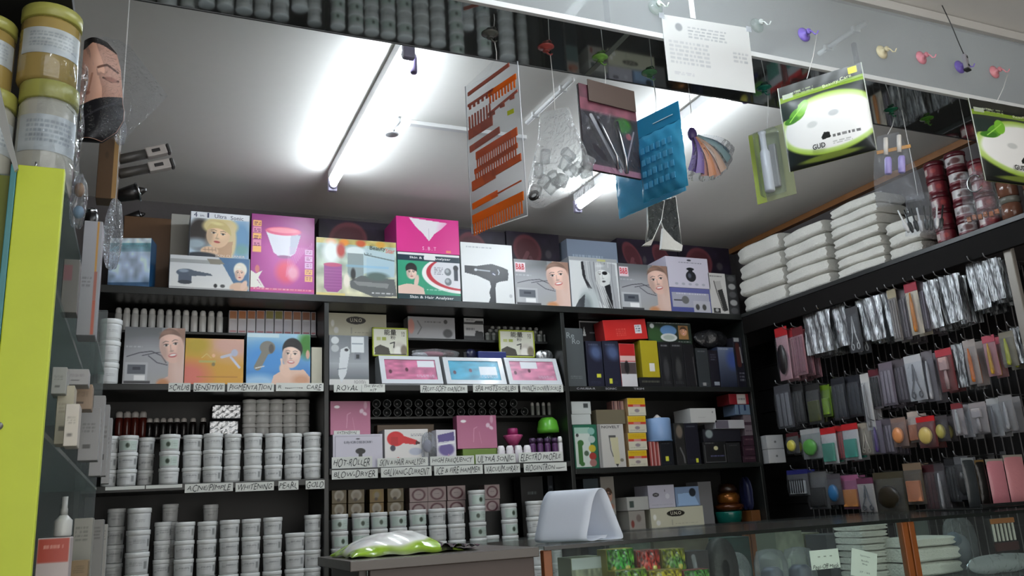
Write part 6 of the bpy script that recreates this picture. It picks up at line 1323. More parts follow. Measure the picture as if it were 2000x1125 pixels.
# --- long silver sleeves below the blue bags
for i, (poly, foot, lb) in enumerate((([(1264, 392), (1298, 392), (1292, 430), (1276, 466), (1262, 474), (1266, 440)], [(1262, 474), (1276, 466), (1270, 480), (1255, 480)], 'short twisted silver sleeve hanging below the blue bag'), ([(1296, 390), (1320, 384), (1326, 430), (1331, 478), (1316, 470), (1296, 446), (1290, 430)], [(1294, 446), (1316, 470), (1332, 480), (1330, 491), (1290, 487)], 'long dark silver sleeve with white foot below the blue bag'))):
    Ys = 1.775+.012*i; b0 = onY(*poly[0], Ys)
    t = thing('silver_sleeve', lb, 'sleeve', b0)
    loc = [(onY(*q, Ys)-b0) for q in poly]; lf = [(onY(*q, Ys)-b0) for q in foot]
    MB().prism([(q.x, q.z) for q in loc], 0, .003).obj('sleeve', mat((.34, .36, .37), .2, .8, bump=.4, bscale=40, name='dark_foil'), t)
    MB().tube([Vector((q.x, .0015, q.z)) for q in loc]+[Vector((loc[0].x, .0015, loc[0].z))], .0022, 6).obj('shiny_edge', mat((.86, .87, .86), .2, .4), t)
    MB().prism([(q.x, q.z) for q in lf], -.004, .006).obj('white_foot', mat((.80, .80, .78), .4, bump=.5, bscale=60), t)
    string(b0+Vector((.02, .002, -.001)), Vector((b0.x+.02, c1.y+.004, b0.z+.05)), 'thread holding %s silver sleeve' % ('the short', 'the long')[i])

# --- wipes packs
def wipes(BL, Y, BR, pyt, label, hang_from, lbl2, cut=False):
    c, yw, W, H = frame(BL, Y, BR, pyt)
    t = thing('wipes_pack', label, 'wipes pack', c, yw, 'green wipes packs')
    A = Art(W, H, .0011)
    A.fill((.10, .12, .11)); A.rect(0, 0, 1, .09, (.16, .17, .15)); A.rect(0, .13, 1, .20, (.50, .62, .18)); A.rect(0, .20, 1, .25, (.15, .18, .16))
    A.ell(.55, .58, .60, .35, (.60, .72, .26), .06); A.ell(.56, .58, .57, .31, (.80, .88, .66), .2); A.ell(.56, .59, .54, .28, (.93, .93, .92), .06)
    A.rect(0, .25, .22, .42, (.12, .18, .16)); A.ell(.20, .40, .11, .07, (.35, .60, .16), .1, -.5); A.ell(.27, .34, .06, .10, (.48, .74, .20), .1, .5); A.ell(.12, .45, .09, .04, (.25, .48, .14), .2); A.line([(.10, .46), (.30, .30)], .012, (.62, .84, .35))
    A.ell(.62, .50, .06, .035, (.74, .75, .75), .4); A.ell(.36, .57, .06, .035, (.80, .81, .8), .4); A.poly([(.44, .74), (.48, .69), (.54, .70), (.55, .76), (.45, .77)], (.12, .13, .12)); A.words(.57, .74, .88, .79, (.2, .2, .2), 1, .9, 3); A.words(.56, .81, .78, .85, (.55, .56, .55), 2, .6, 5)
    A.rect(.84, .015, .94, .09, (.86, .84, .12)); A.rect(.04, .10, .17, .155, (.72, .76, .68)); A.words(.2, .09, .42, .15, (.7, .76, .55), 2, .8, 2); A.rect(0, .95, 1, 1, (.08, .09, .08)); A.ell(.5, .95, .35, .03, (.42, .48, .2), .4)
    T = .020
    def bul(U, V, X, Z):
        e = (np.sin(np.pi*np.clip(U, 0, 1))*np.sin(np.pi*np.clip((V-.16)/.84, 0, 1)))**.5
        return X, -T*e-.0003*np.sin(U*31+V*19)*np.clip(1-e, 0, 1), Z
    put('printed_film', A.mesh('printed_film', bul, print_mat(.28, .5)), t)
    MB().grid(pillow(W, H, .012, sgn=1), 20, 20, M=Matrix.Translation((0, .003, 0))).obj('back_film', mat((.55, .60, .35), .3), t)
    letter(t, 'NATURAL', W*.13, H*.022, -.29*W*1, H*.888, -.0026, mat((.85, .88, .8), .4)); letter(t, 'Beauty Care', W*.34, H*.05, .2*W, H*.865, -.0028, mat((.86, .90, .70), .4), rot=.12)
    letter(t, 'GUD', W*.15, H*.06, -.10*W, H*.17, -.0195, mat((.12, .13, .12), .4), thick=.02)
    for x in (-W/2, W/2): MB().tube([(x, 0, 0), (x, 0, H)], .0014, 5).obj('edge_seal', mat((.8, .82, .78), .25), t)
    string(hang_from, c+Vector((-.15*W*math.cos(yw), -.15*W*math.sin(yw)-.004, H+.001)), lbl2)
    return t
wipes((1543, 336), 1.50, (1712, 292), 148, 'green and white wipes pack hanging from the purple hook', cC, 'white string from purple hook to wipes pack')
wipes((1925, 352), 1.47, (2075, 372), 205, 'green and white wipes pack hanging from the pink hook', cG, 'white string from pink hook to second wipes pack', True)

# --- blister with white roller
c, yw, W, H = frame((1480, 400), 1.66, (1556, 378), 252)
t = thing('blister_pack', 'clear blister card with white roller hanging beside the wipes pack', 'pack', c, yw)
MB().rbox(-W/2, W/2, 0, .0012, 0, H, .0003).obj('card', mat((.62, .64, .50), .5), t)
MB().rbox(-W/2, -W*.25, -.001, .0, 0, H*.98, .0003).obj('lime_strip', mat((.62, .68, .30), .5), t)
MB().lathe([(.012, 0), (.013, .004), (.013, H*.55), (.008, H*.6), (.008, H*.8), (.011, H*.84)], 16, M=Matrix.Translation((-W*.08, -.015, H*.1))).obj('roller', mat((.82, .83, .84), .3), t)
MB().rbox(W*.0, W*.18, -.012, -.001, H*.15, H*.75, .003).obj('grey_handle', mat((.58, .58, .57), .35), t)
MB().rbox(-W*.3, W*.3, -.03, -.0015, H*.05, H*.95, .006).obj('blister', film(gloss=.22, haze=.06, bump=.1), t)
string(m5, c+Vector((0, 0, H)), 'string holding the roller blister')
# --- pack with lilac tubes
c, yw, W, H = frame((1712, 405), 1.64, (1806, 388), 262)
t = thing('tube_pack', 'clear pack with two lilac tubes and orange strip', 'pack', c, yw)
for i, x in enumerate((-.14, .14)):
    MB().lathe([(.007, 0), (.0095, .003), (.0095, .045), (.007, .05)], 14, M=Matrix.Translation((W*x, -.006, H*.42-i*.004)) @ Matrix.Rotation(R(8), 4, 'Y')).obj('lilac_tube', mat((.62, .58, .80), .3), t)
    MB().lathe([(.006, 0), (.006, .05)], 12, M=Matrix.Translation((W*x+.003, -.006, H*.70)) @ Matrix.Rotation(R(8), 4, 'Y')).obj('white_stem', mat((.85, .83, .80), .4), t)
MB().rbox(-W*.3, W*.42, -.0015, .0, H*.74, H*.79, .0003).obj('orange_strip', mat((.74, .52, .22), .5), t)
for s in (-1, 1): MB().grid(lambda u, v: ((u-.5)*W*(1-.55*v**2), s*(.014*math.sin(math.pi*u)**.5*(1-v*.7)+.002*math.sin(u*15+v*9)), v*H), 16, 16).obj('clear_film', film(gloss=.26, haze=.07, bump=.5, scale=30), t)
string(m6, c+Vector((0, 0, H)), 'string holding the lilac tube pack')
# --- clear bag of black and white brushes, lower
c, yw, W, H = frame((1768, 462), 1.70, (1846, 452), 395)
t = thing('brush_bag', 'clear bag of black and white brushes below the lilac tubes', 'bag', c, yw)
for i in range(8):
    x = (-.38+.11*i)*W
    MB().lathe([(.003, .01), (.006, .02), (.006, .04), (.0025, .045), (.0025, H*.85)], 8, M=Matrix.Translation((x, -.004+.008*(i % 2), 0)) @ Matrix.Rotation(R(-14+4*i), 4, 'Y')).obj('brush', mat((.12, .13, .13) if i % 3 else (.82, .82, .82), .35), t)
for s in (-1, 1): MB().grid(lambda u, v: ((u-.5)*W*(1-.4*v), s*(.014*math.sin(math.pi*u)**.5+.002*math.sin(u*19+v*9)), v*H*1.25), 16, 14).obj('clear_film', film(gloss=.3, haze=.06, bump=.8, scale=30), t)
string(Vector((c.x, c.y, ZM-.0005)), c+Vector((0, 0, H*1.22)), 'string holding the brush bag')
# --- clear bag with copper clips
c, yw, W, H = frame((1884, 440), 1.66, (1962, 420), 335)
t = thing('clip_bag', 'clear shiny bag with copper clips hanging before burgundy jars', 'bag', c, yw)
for i in range(6): MB().rbox((-.4+.14*i)*W, (-.30+.14*i)*W, -.008, .004, .004+.003*(i % 2), .02+.003*(i % 2), .002).obj('copper_clip', mat((.62, .36, .22), .3, .6), t)
for s in (-1, 1): MB().grid(lambda u, v: ((u-.5)*W*(1-.25*v), s*(.016*math.sin(math.pi*u)**.5+.003*math.sin(u*17+v*9)), v*H), 18, 16).obj('clear_film', film(gloss=.4, haze=.07, bump=.9, scale=24), t)
MB().tube([(.02*math.cos(q)+.0, -.02, H*.72+.026*math.sin(q)) for q in np.linspace(.5, 5.8, 18)], .0018, 6).obj('wire_ring', CHROME, t)
string(Vector((c.x, c.y, ZM-.0005)), c+Vector((0, 0, H)), 'string holding the copper clip bag')
# ================================================================== left display unit beside the camera
YL = 1.25
pr, pl_ = onY(127, 330, YL).x, onY(33, 338, YL).x
zpt = onY(80, 325, YL).z
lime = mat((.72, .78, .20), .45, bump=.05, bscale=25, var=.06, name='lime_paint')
lu = thing('left_display_unit', 'display unit with lime green end post and glass shelves', 'shelf', (pl_, YL, 0))
def lup(name, b, m):
    o = b.obj(name, m, lu); o.location = (-pl_, -YL, 0); return o
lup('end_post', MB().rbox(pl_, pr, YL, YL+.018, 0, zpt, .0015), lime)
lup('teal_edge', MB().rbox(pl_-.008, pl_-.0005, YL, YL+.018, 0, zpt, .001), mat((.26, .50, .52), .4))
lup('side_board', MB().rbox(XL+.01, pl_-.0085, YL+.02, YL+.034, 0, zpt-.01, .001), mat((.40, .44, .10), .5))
lup('back_board', MB().rbox(XL+.004, XL+.016, YL+.036, 3.2, 0, 2.2, .001), mat((.30, .31, .28), .6))
ug = film((.80, .88, .84), .18, .10, 0)
zA = zpt-.002
zB = onY(160, 640, 1.9).z; zB = onY(140, 625, 1.5).z
zC = onY(150, 905, 1.9).z
zD = onY(110, 1190, 1.6).z
for z in (zA, zB, zC, zD): lup('glass_shelf', MB().rbox(XL+.017, pr-.002, YL+.036, 2.95, z-.008, z, .0005), ug)
lup('end_panel', MB().rbox(XL+.017, pr-.004, 2.952, 2.962, 0, zpt+.2, .001), film((.75, .82, .80), .18, .15, 0))
zq = onY(98, 24, YL+.11).z+.022
lup('canopy_board', MB().rbox(XL+.017, pr-.02, YL+.03, 1.50, zq+.004, zq+.022, .001), mat((.12, .12, .11), .6))
lup('canopy_back', MB().rbox(XL+.017, pr-.03, 1.502, 1.512, zpt, zq+.022, .001), mat((.13, .12, .11), .6))
lup('clear_rod', MB().lathe([(.004, zq+.0225), (.004, ZC_-.001)], 10, M=Matrix.Translation((pr-.025, YL+.05, 0))), film((.85, .9, .88), .3, .2, 0))
p = onY(18, 832, YL-.001)
lup('screw', MB().lathe([(.003, 0), (.005, .001), (.005, .003)], 12, M=Matrix.Translation((pl_+.008, YL-.001, p.z)) @ Matrix.Rotation(R(90), 4, 'X')), mat((.5, .5, .48), .4, .6))
p = onY(70, 326, YL+.006)
lup('nail', MB().tube([(p.x, YL+.006, zpt), (p.x, YL+.006, zpt+.008)], .0015, 6), CHROME)
# big treatment jars on top
clr = mat((.60, .52, .30), .08, name='gold_gel', coat=.6); lidm = mat((.60, .60, .30), .35, name='olive_lid'); whm = mat((.66, .66, .62), .1, name='pale_gel', coat=.6)
def bigjar(px, pyt, pyb, wpx, Y, body, label, z0=None):
    c_ = onY(px, (pyt+pyb)/2, Y); r = (onY(px+wpx/2, pyb, Y).x-onY(px-wpx/2, pyb, Y).x)/2
    zb = onY(px, pyb, Y-r).z if z0 is None else z0; zt = onY(px, pyt, Y-r*.3).z; h = zt-zb
    t = thing('treatment_jar', label, 'jar', (c_.x, Y, zb+.0005), 0, 'large treatment jars')
    MB().lathe([(r*.9, 0), (r*.97, .004), (r*.98, h*.78), (r*.9, h*.83)], 32).obj('body', body, t)
    MB().lathe([(r*.96, h*.832), (r, h*.84), (r, h*.985), (r*.97, h)], 32).obj('lid', lidm, t)
    A = Art(r*2.4, h*.34, .0015); A.fill((.66, .69, .70)); A.words(.15, .15, .85, .8, (.48, .52, .54), 5, .7, 3); A.noise(.2, 6)
    put('label_print', A.mesh('label_print', lambda U, V, X, Z: (r*.99*np.sin((U-.5)*2.3+.2), -r*.99*np.cos((U-.5)*2.3+.2), Z+h*.32)), t)
    return zb+h
Yj = YL+.11
ztop = bigjar(92, 170, 326, 122, Yj, whm, 'pale gel jar standing on the lime green unit', z0=zA)
bigjar(98, 24, 165, 124, Yj, clr, 'golden gel jar stacked on the pale gel jar', z0=ztop+.001)
z2 = bigjar(-28, 180, 326, 118, Yj, whm, 'pale gel jar cut off behind the glass edge', z0=zA)
bigjar(-28, 40, 175, 120, Yj, clr, 'golden gel jar cut off behind the glass edge', z0=z2+.001)
# shrink film around the jars
t = thing('shrink_film', 'loose shiny plastic film around the gel jars', 'film', (onY(95, 200, Yj).x, Yj, zA+.001))
MB().grid(lambda u, v: (.050*math.cos(R(-100+130*u))*(1+.04*math.sin(v*16)), .050*math.sin(R(-100+130*u)), .004+v*.215+.004*math.sin(u*17)), 18, 20).obj('film', film(gloss=.3, haze=.02, bump=.9, scale=30), t)
# front glass edge strip at far left
a, b = onY(0, 170, 1.18), onY(36, 330, 1.18)
tag(MB().prism([(a.x, a.z), (b.x, b.z), (b.x-.004, b.z-.004), (a.x-.004, a.z-.03)], 1.178, 1.184).obj('glass_edge', mat((.55, .56, .55), .3)), 'slanted grey glass edge beside the gel jars', 'glass')
# wig pack with printed face
Yw = 1.62
a, b = onY(148, 272, Yw), onY(240, 272, Yw); zt = onY(200, 82, Yw).z; W, H = b.x-a.x, zt-a.z
t = thing('wig_pack', 'clear pack with printed woman face and dark hair above the post', 'pack', ((a.x+b.x)/2, Yw, a.z), R(-8))
A = Art(W, H, .0011); A.fill((.86, .66, .57)); A.ell(.55, .30, .45, .2, (.92, .74, .66), .9); A.ell(.2, .5, .25, .2, (.88, .70, .62), .9)
A.poly([(0, 0), (1, 0), (1, .12), (.7, .07), (.35, .05), (0, .10)], (.10, .09, .09)); A.line([(.45, .30), (.68, .265), (.92, .31)], .022, (.45, .32, .28)); A.line([(.58, .40), (.76, .425), (.92, .40)], .018, (.28, .19, .17)); A.ell(.76, .405, .14, .025, (.76, .55, .48), .5)
A.line([(.30, .36), (.22, .52)], .02, (.74, .54, .46)); A.ell(.18, .545, .08, .02, (.66, .45, .4), .5); A.poly([(0, .66), (.45, .61), (1, .55), (1, 1), (0, 1)], (.12, .12, .14)); A.line([(.1, .8), (.8, .64)], .02, (.3, .3, .33), .6)
prV = [0, .1, .27, .5, .62, .68, .78, .9, 1]; prW = [.52, .74, .86, .93, .96, 1, 1, .86, .55]
put('face_print', A.mesh('face_print', lambda U, V, X, Z: ((U*np.interp(V, prV, prW)-.5)*W, -.016*np.sin(np.pi*U), Z)), t)
MB().prism([((w_-.5)*W, (1-v_)*H) for v_, w_ in zip(prV, prW)]+[(-W/2, 0), (-W/2, H)], .0005, .006).obj('pack_card', mat((.12, .12, .13), .5), t)
MB().grid(lambda u, v: (-W/2+u*(W+.075*(1-abs(2*v-1))), -.02*math.sin(math.pi*u)-.003*math.sin(u*25+v*13), v*H), 22, 22).obj('clear_wrap', film(gloss=.4, haze=.03, bump=.9, scale=110), t)
ztw = a.z
# carton below wig pack, stacked tall box and bottles
def lbox(name, label, px0, px1, pyt, pyb, Y, depth, side, art=None, z0=None, cat='box', yaw=0, texts=()):
    return carton(name+str(px0), name, label, px0, px1, pyt, pyb, Y, depth, side, art, z0, None, cat, yaw, texts, .0016)
tl = lbox('brown_board_box', 'brown cardboard box standing on tall striped box in unit', 186, 228, 246, 388, 1.95, .05, (.34, .25, .15), lambda a: (a.fill((.34, .25, .16)), a.rect(.75, 0, 1, 1, (.66, .52, .33)), a.ell(.4, .4, .1, .05, (.28, .2, .12), .5)))
for i, (pyc, pxe) in enumerate(((300, 332), (328, 340))):
    a = onY(232, pyc+12, 2.0); b = onY(pxe, pyc-9, 2.0); d = b-a
    t = thing('hair_iron', '%s hair iron with grey barrel and white end' % ('upper', 'lower')[i], 'hair iron', a, 0, 'hair irons')
    L = d.length; rm = Matrix.Rotation(math.atan2(d.x, d.z), 4, 'Y')
    MB().lathe([(.0105, 0), (.0115, .002), (.0115, L*.52)], 14, M=rm).obj('barrel', mat((.24, .23, .22), .4), t)
    MB().rbox(-.012, .012, -.011, .011, L*.525, L*.93, .003, M=rm).obj('white_end', mat((.66, .64, .63), .4), t)
    MB().rbox(-.004, .004, -.0125, -.0112, L*.64, L*.80, .001, M=rm).obj('dark_slot', mat((.08, .07, .08), .5), t)
    MB().rbox(-.012, .012, -.010, .010, L*.935, L, .003, M=rm).obj('end_cap', mat((.2, .2, .2), .4), t)
for i, (px, py) in enumerate(((262, 376), (270, 420))):
    p = onY(px, py, (2.03, 3.66)[i]); p.z = p.z if i == 0 else ZT['B']+.026; t = thing('dryer_nozzle', 'black nozzle with chrome ring, %s' % ('below the hair irons', 'above the brown carton')[i], 'nozzle', p)
    MB().lathe([(.012, -.05), (.018, -.01), (.020, .006)], 18, M=Matrix.Rotation(R(70), 4, 'Y')).obj('cone', mat((.08, .075, .08), .35), t)
    MB().lathe([(.018, .006), (.0225, .007), (.0225, .010), (.018, .011)], 20, M=Matrix.Rotation(R(70), 4, 'Y'), cap=False).obj('ring', CHROME, t)
    MB().lathe([(.014, .0065), (.004, .028)], 14, M=Matrix.Rotation(R(70), 4, 'Y')).obj('tip', mat((.12, .11, .11), .3), t)
lbox('striped_box', 'tall pale box with gold and red stripe in left unit', 152, 190, 430, 596, 1.62, .06, (.52, .53, .55), lambda a: (a.vgrad((.60, .61, .64), (.50, .51, .52)), a.rect(.72, 0, .86, .45, (.70, .52, .22)), a.rect(.72, .45, .9, .7, (.58, .35, .3)), a.rect(.72, .7, .92, 1, (.62, .30, .22)), a.words(.1, .5, .6, .6, (.4, .4, .42), 3)), zB)
t = thing('black_cap_bottle', 'black capped bottle standing on the striped box', 'bottle', (onY(178, 420, 1.65).x, 1.65, ZT['striped_box152']+.001))
MB().lathe([(.011, 0), (.012, .002), (.012, .02), (.009, .022)], 16).obj('cap', mat((.05, .05, .055), .3), t); MB().lathe([(.010, .0225), (.010, .03)], 14).obj('collar', CHROME, t)
fb = crumple('foil_bag', 'crinkled silver bag beside the striped box', 196, 236, 385, 520, 1.85, film(gloss=.42, haze=.12, bump=.8, scale=110), base=None, seed=5, depth=.05)
MB().tube([(0, 0, .13), (0, 0, ZC_-fb.location.z-.0005)], .0008, 5).obj('hanging_thread', strm, fb)
crumple('nut_bag', 'clear bag with brown nut and blue base by the gel jar', 130, 166, 335, 440, 1.36, film(gloss=.3, haze=.08, bump=.6, scale=30), base=None, seed=6, depth=.03, inner=[((.46, .33, .18), (.5, .72, .3, .14)), ((.34, .46, .55), (.55, .3, .34, .12))])
fb = crumple('foil_bag', 'small crinkled silver bag above the hair irons', 222, 246, 230, 280, 1.9, film(gloss=.42, haze=.12, bump=.8, scale=110), base=None, seed=9, depth=.02)
MB().tube([(0, 0, .05), (0, 0, ZC_-fb.location.z-.0005)], .0008, 5).obj('hanging_thread', strm, fb)
lbox('pink_corner_box', 'small dull box with pink corner behind the striped box', 117, 150, 505, 600, 1.45, .04, (.34, .34, .33), lambda a: (a.fill((.36, .36, .35)), a.rect(.0, .1, .6, .4, (.42, .28, .30))), zB)
# white cartons in the lower part
for i, (x0, x1, yt, yb, Y, c_, lb) in enumerate([
    (98, 128, 716, 770, 1.42, (.56, .57, .56), 'small grey white carton nearest the lime post'), (128, 172, 720, 752, 1.62, (.62, .62, .62), 'pale lid box on top of the white cartons'),
    (104, 138, 752, 868, 1.44, (.64, .62, .55), 'cream tall carton right behind the lime post'), (122, 150, 788, 872, 1.36, (.72, .70, .67), 'white carton with grey window print in left unit'),
    (138, 178, 750, 800, 1.70, (.56, .48, .40), 'tan open carton above the grey cartons'), (150, 190, 795, 900, 1.85, (.55, .55, .55), 'grey carton with tiny print in left unit'), (172, 196, 772, 930, 2.15, (.60, .60, .60), 'tall light grey carton in left unit'), (192, 206, 790, 930, 2.45, (.58, .58, .58), 'narrow light grey carton with edge print in left unit'), (196, 212, 816, 945, 2.75, (.62, .62, .62), 'narrow white carton at far end of left unit')]):
    lbox('small_carton', lb, x0, x1, yt, yb, Y, .05, c_, (lambda c_: lambda a: (a.fill(c_), a.words(.15, .3, .8, .5, tuple(np.array(c_)*.7), 3, .7, 2), a.rect(.2, .7, .6, .78, tuple(np.array(c_)*.55))))(c_))
for i, (x0, x1, yt, yb, Y, c_, lb) in enumerate([
    (62, 128, 1050, 1190, 1.40, (.66, .62, .62), 'red and white box low beside the lime post'), (132, 170, 1012, 1190, 1.75, (.52, .52, .49), 'grey green carton low in left unit'), (166, 192, 1015, 1190, 2.05, (.48, .48, .47), 'grey carton with black mark low in left unit'), (190, 200, 1024, 1190, 2.4, (.60, .60, .58), 'narrow pale carton low in left unit'), (132, 166, 1095, 1190, 1.66, (.50, .42, .30), 'tan carton low in left unit')]):
    lbox('low_carton', lb, x0, x1, yt, yb, Y, .06, c_, (lambda i, c_: lambda a: (a.fill(c_), a.rect(0, .0, 1, .30, (.60, .20, .14)) if i == 0 else a.words(.1, .1, .8, .3, tuple(np.array(c_)*.7), 4), a.words(.2, .08, .85, .16, (.80, .62, .58), 1) if i == 0 else a))(i, c_), zD)
t = thing('pump_bottle', 'white pump bottle standing on the red and white box', 'bottle', (onY(122, 1045, 1.43).x, 1.43, ZT['low_carton62']+.0005))
MB().lathe([(.011, 0), (.012, .002), (.012, .022), (.005, .03)], 18).obj('body', mat((.70, .71, .70), .3), t); MB().lathe([(.005, .0302), (.005, .038), (.004, .04), (.004, .056)], 12).obj('pump', mat((.58, .59, .58), .3), t)
# ================================================================== counter and glass showcases
YC0, YC1 = 1.90, 2.64
ZCT = 1.112
XC0, XC1, XC2 = .425, .895, 2.055
YCD = 2.27                                  # back edge of the wooden counter
darkwood = mat((.34, .32, .30), .35, bump=.06, bscale=18, var=.12, name='grey_brown_laminate')
ct = thing('wooden_counter', 'grey brown wooden counter with overhanging top', 'counter', ((XC0+XC1)/2, YC0, 0))
def ctp(name, b, m):
    o = b.obj(name, m, ct); o.location = (-ct.location.x, -YC0, 0); return o
ctp('counter_top', MB().rbox(XC0, XC1-.02, YC0, YCD, ZCT-.022, ZCT, .002), darkwood)
ctp('front_panel', MB().rbox(XC0+.05, XC1-.022, YC0+.03, YC0+.05, 0, ZCT-.0225, .002), mat((.30, .25, .23), .45, var=.12, bscale=15, name='brown_panel'))
ctp('side_panel', MB().rbox(XC0+.03, XC0+.05, YC0+.051, YCD-.03, 0, ZCT-.0225, .002), mat((.32, .30, .28), .45))
orange = mat((.52, .29, .12), .4, var=.2, bscale=22, name='orange_wood')
gls = film((.90, .95, .93), .10, .025, 0)
def showcase(name, label, x0, x1, posts):
    s = thing(name, label, 'showcase', ((x0+x1)/2, YC0, 0))
    def sp(nm, b, m):
        o = b.obj(nm, m, s); o.location = (-s.location.x, -YC0, 0); return o
    for x in posts:
        for y in (YC0, YC1-.02): sp('post', MB().rbox(x-.011, x+.011, y, y+.02, 0, ZCT-.009, .002), orange)
    sp('glass_top', MB().rbox(x0, x1, YC0-.002, YC1, ZCT-.008, ZCT, .0008), gls)
    sp('front_glass', MB().rbox(x0+.013, x1-.013, YC0+.004, YC0+.009, .5, ZCT-.0085, .0005), gls)
    sp('inner_shelf', MB().rbox(x0+.013, x1-.013, YC0+.022, YC1-.022, .918, .926, .001), film((.85, .92, .9), .12, .12, 0))
    sp('back_rail', MB().rbox(x0+.013, x1-.013, YC1-.018, YC1-.002, ZCT-.035, ZCT-.009, .002), mat((.36, .24, .16), .45, var=.1, bscale=20))
    sp('plinth', MB().rbox(x0+.012, x1-.012, YC0+.004, YC1-.004, 0, .5, .002), mat((.20, .15, .12), .5))
    sp('front_edge', MB().rbox(x0, x1, YC0-.006, YC0-.0025, ZCT-.009, ZCT+.0005, .0005), mat((.10, .12, .11), .2, name='dark_glass_edge'))
    return s
showcase('glass_showcase', 'long glass showcase with orange wood posts beside the counter', XC1-.01, XC2+.0, [XC1+.001, XC2-.012])
showcase('glass_showcase', 'glass showcase with towels and combs below hook board', XC2+.004, 2.735, [XC2+.0155])
ZS = .927
def sbox(name, label, px0, px1, pyt, Y, depth, c, art=None, cat='box', z0=ZS, yaw=0, group=None):
    a, b = onY(px0, 1110, Y), onY(px1, 1110, Y); zt = onY((px0+px1)/2, pyt, Y).z; W, H = b.x-a.x, zt-z0
    t = thing(name, label, cat, ((a.x+b.x)/2, Y, z0+.0005), R(yaw), group)
    MB().rbox(-W/2, W/2, 0, depth, 0, H, .002).obj('body', mat(c, .45), t)
    if art:
        A = Art(W-.002, H-.002, .0018); art(A)
        if cat == 'packet': put('front_print', A.mesh('front_print', lambda U, V, X, Z: (X, -.016*(np.sin(np.pi*U)*np.sin(np.pi*V))**.5-.0025*np.sin(U*19+V*13)*np.sin(V*17), Z), print_mat(.2, .6)), t, (0, -.001, .001))
        else: put('front_print', A.mesh(), t, (0, -.0006, .001))
    return t
for k in range(3): 
    a, b = onY(1073, 1100, 2.0), onY(1112, 1100, 2.0)
    z = onY(1090, (1125, 1098, 1072)[k], 2.0).z
    t = thing('metal_tray', '%s of three stacked silver trays beside the orange post' % ('bottom', 'middle', 'top')[k], 'tray', ((a.x+b.x)/2, 2.05, ZS+.0006+.032*k))
    W = b.x-a.x
    MB().rbox(-W/2, W/2, -.05, .08, 0, .025, .003).obj('tray', mat((.36, .37, .38), .3, .5), t); MB().rbox(-W/2-.001, W/2+.001, -.052, .082, .0255, .0305, .001).obj('rim', mat((.70, .71, .72), .25, .7), t)
sbox('wrapped_soap', 'pale green wrapped pack beside the silver trays', 1116, 1180, 1088, 2.03, .08, (.50, .52, .42), lambda a: (a.fill((.54, .55, .46)), a.noise(.6, 14, 5), a.rect(0, 0, 1, .2, (.72, .74, .74))), 'pack')
def art_snack(c1, c2, c3): return lambda a: (a.vgrad(c1, c2), a.noise(.8, 18, 3), a.ell(.5, .3, .4, .18, c3, .6), a.noise(1.1, 30, 8), [a.ell(.15+.17*q, .3+.3*((q*7) % 3)/2, .09, .05, ((.75, .7, .25), (.2, .42, .14), (.6, .2, .15))[q % 3], .5, q) for q in range(6)], a.noise(.6, 22, 5), a.words(.1, .75, .9, .95, (.75, .7, .3), 3, .5, 4))
for i, (x0, x1, pt, c1, c2, c3, lb) in enumerate([(1186, 1240, 1072, (.22, .45, .14), (.60, .56, .12), (.18, .50, .18), 'green and yellow henna packet in showcase beside red packet'), (1244, 1290, 1074, (.52, .14, .12), (.40, .18, .12), (.62, .18, .15), 'red henna packet in showcase'), (1294, 1340, 1072, (.42, .44, .12), (.45, .40, .10), (.28, .45, .2), 'olive yellow henna packet in showcase')]):
    sbox('henna_packet', lb, x0, x1, pt, 2.0, .05, c2, art_snack(c1, c2, c3), 'packet', group='henna packets')
for i, (x0, x1, c1, c2, lb) in enumerate([(1200, 1262, (.30, .42, .10), (.55, .5, .1), 'yellow green packet lying in front row of showcase'), (1266, 1330, (.56, .50, .10), (.5, .42, .1), 'yellow packet lying in front row of showcase'), (1334, 1384, (.2, .42, .16), (.45, .14, .12), 'green and red packet lying in front row of showcase')]):
    sbox('flat_packet', lb, x0, x1, 1113, 1.945, .04, c2, art_snack(c1, c2, c1), 'packet')
sbox('dark_pack', 'black striped pack beside the olive henna packet', 1343, 1386, 1076, 2.02, .06, (.16, .15, .16), lambda a: (a.fill((.18, .16, .17)), a.line([(.3, .1), (.5, .9)], .1, (.5, .5, .52)), a.noise(.4)), 'pack')
t = thing('black_roll', 'black round roll with hole in showcase', 'roll', (onY(1408, 1100, 2.05).x, 2.05, ZS+.083))
MB().lathe([(.018, -.02), (.06, -.02), (.062, 0), (.06, .02), (.018, .02)], 26, M=Matrix.Diagonal((.72, 1, 1.35, 1)) @ Matrix.Rotation(R(90), 4, 'X'), cap=False).obj('roll', mat((.12, .12, .12), .5, bump=.3, bscale=60), t)
crumple('plastic_bag', 'crumpled clear plastic bag in middle of showcase', 1428, 1484, 1082, 1128, 2.05, film(gloss=.4, haze=.15, bump=1, scale=26), base=ZS, seed=14, depth=.1, inner=[((.5, .5, .5), (.5, .4, .3, .3))])
for i, (x0, x1, pt, Y, c_, lb) in enumerate([(1522, 1575, 1036, 2.30, (.48, .50, .44), 'pale green carton behind the clear domes'), (1577, 1610, 1040, 2.40, (.52, .53, .44), 'second pale green carton behind the clear domes'), (1622, 1670, 1042, 2.28, (.24, .25, .27), 'dark grey carton behind the notes'), (1225, 1275, 1056, 2.32, (.40, .44, .40), 'grey green carton behind the henna packets'), (1280, 1390, 1050, 2.34, (.40, .38, .33), 'wide beige carton behind the henna packets'), (1392, 1470, 1050, 2.36, (.10, .22, .20), 'dark teal carton behind the black roll')]):
    sbox('stock_carton', lb, x0, x1, pt, Y, .1, c_, (lambda c_: lambda a: (a.fill(c_), a.noise(.35, 10, 2), a.rect(.05, .55, .45, .8, tuple(np.minimum(1, np.array(c_)*1.3)))))(c_))
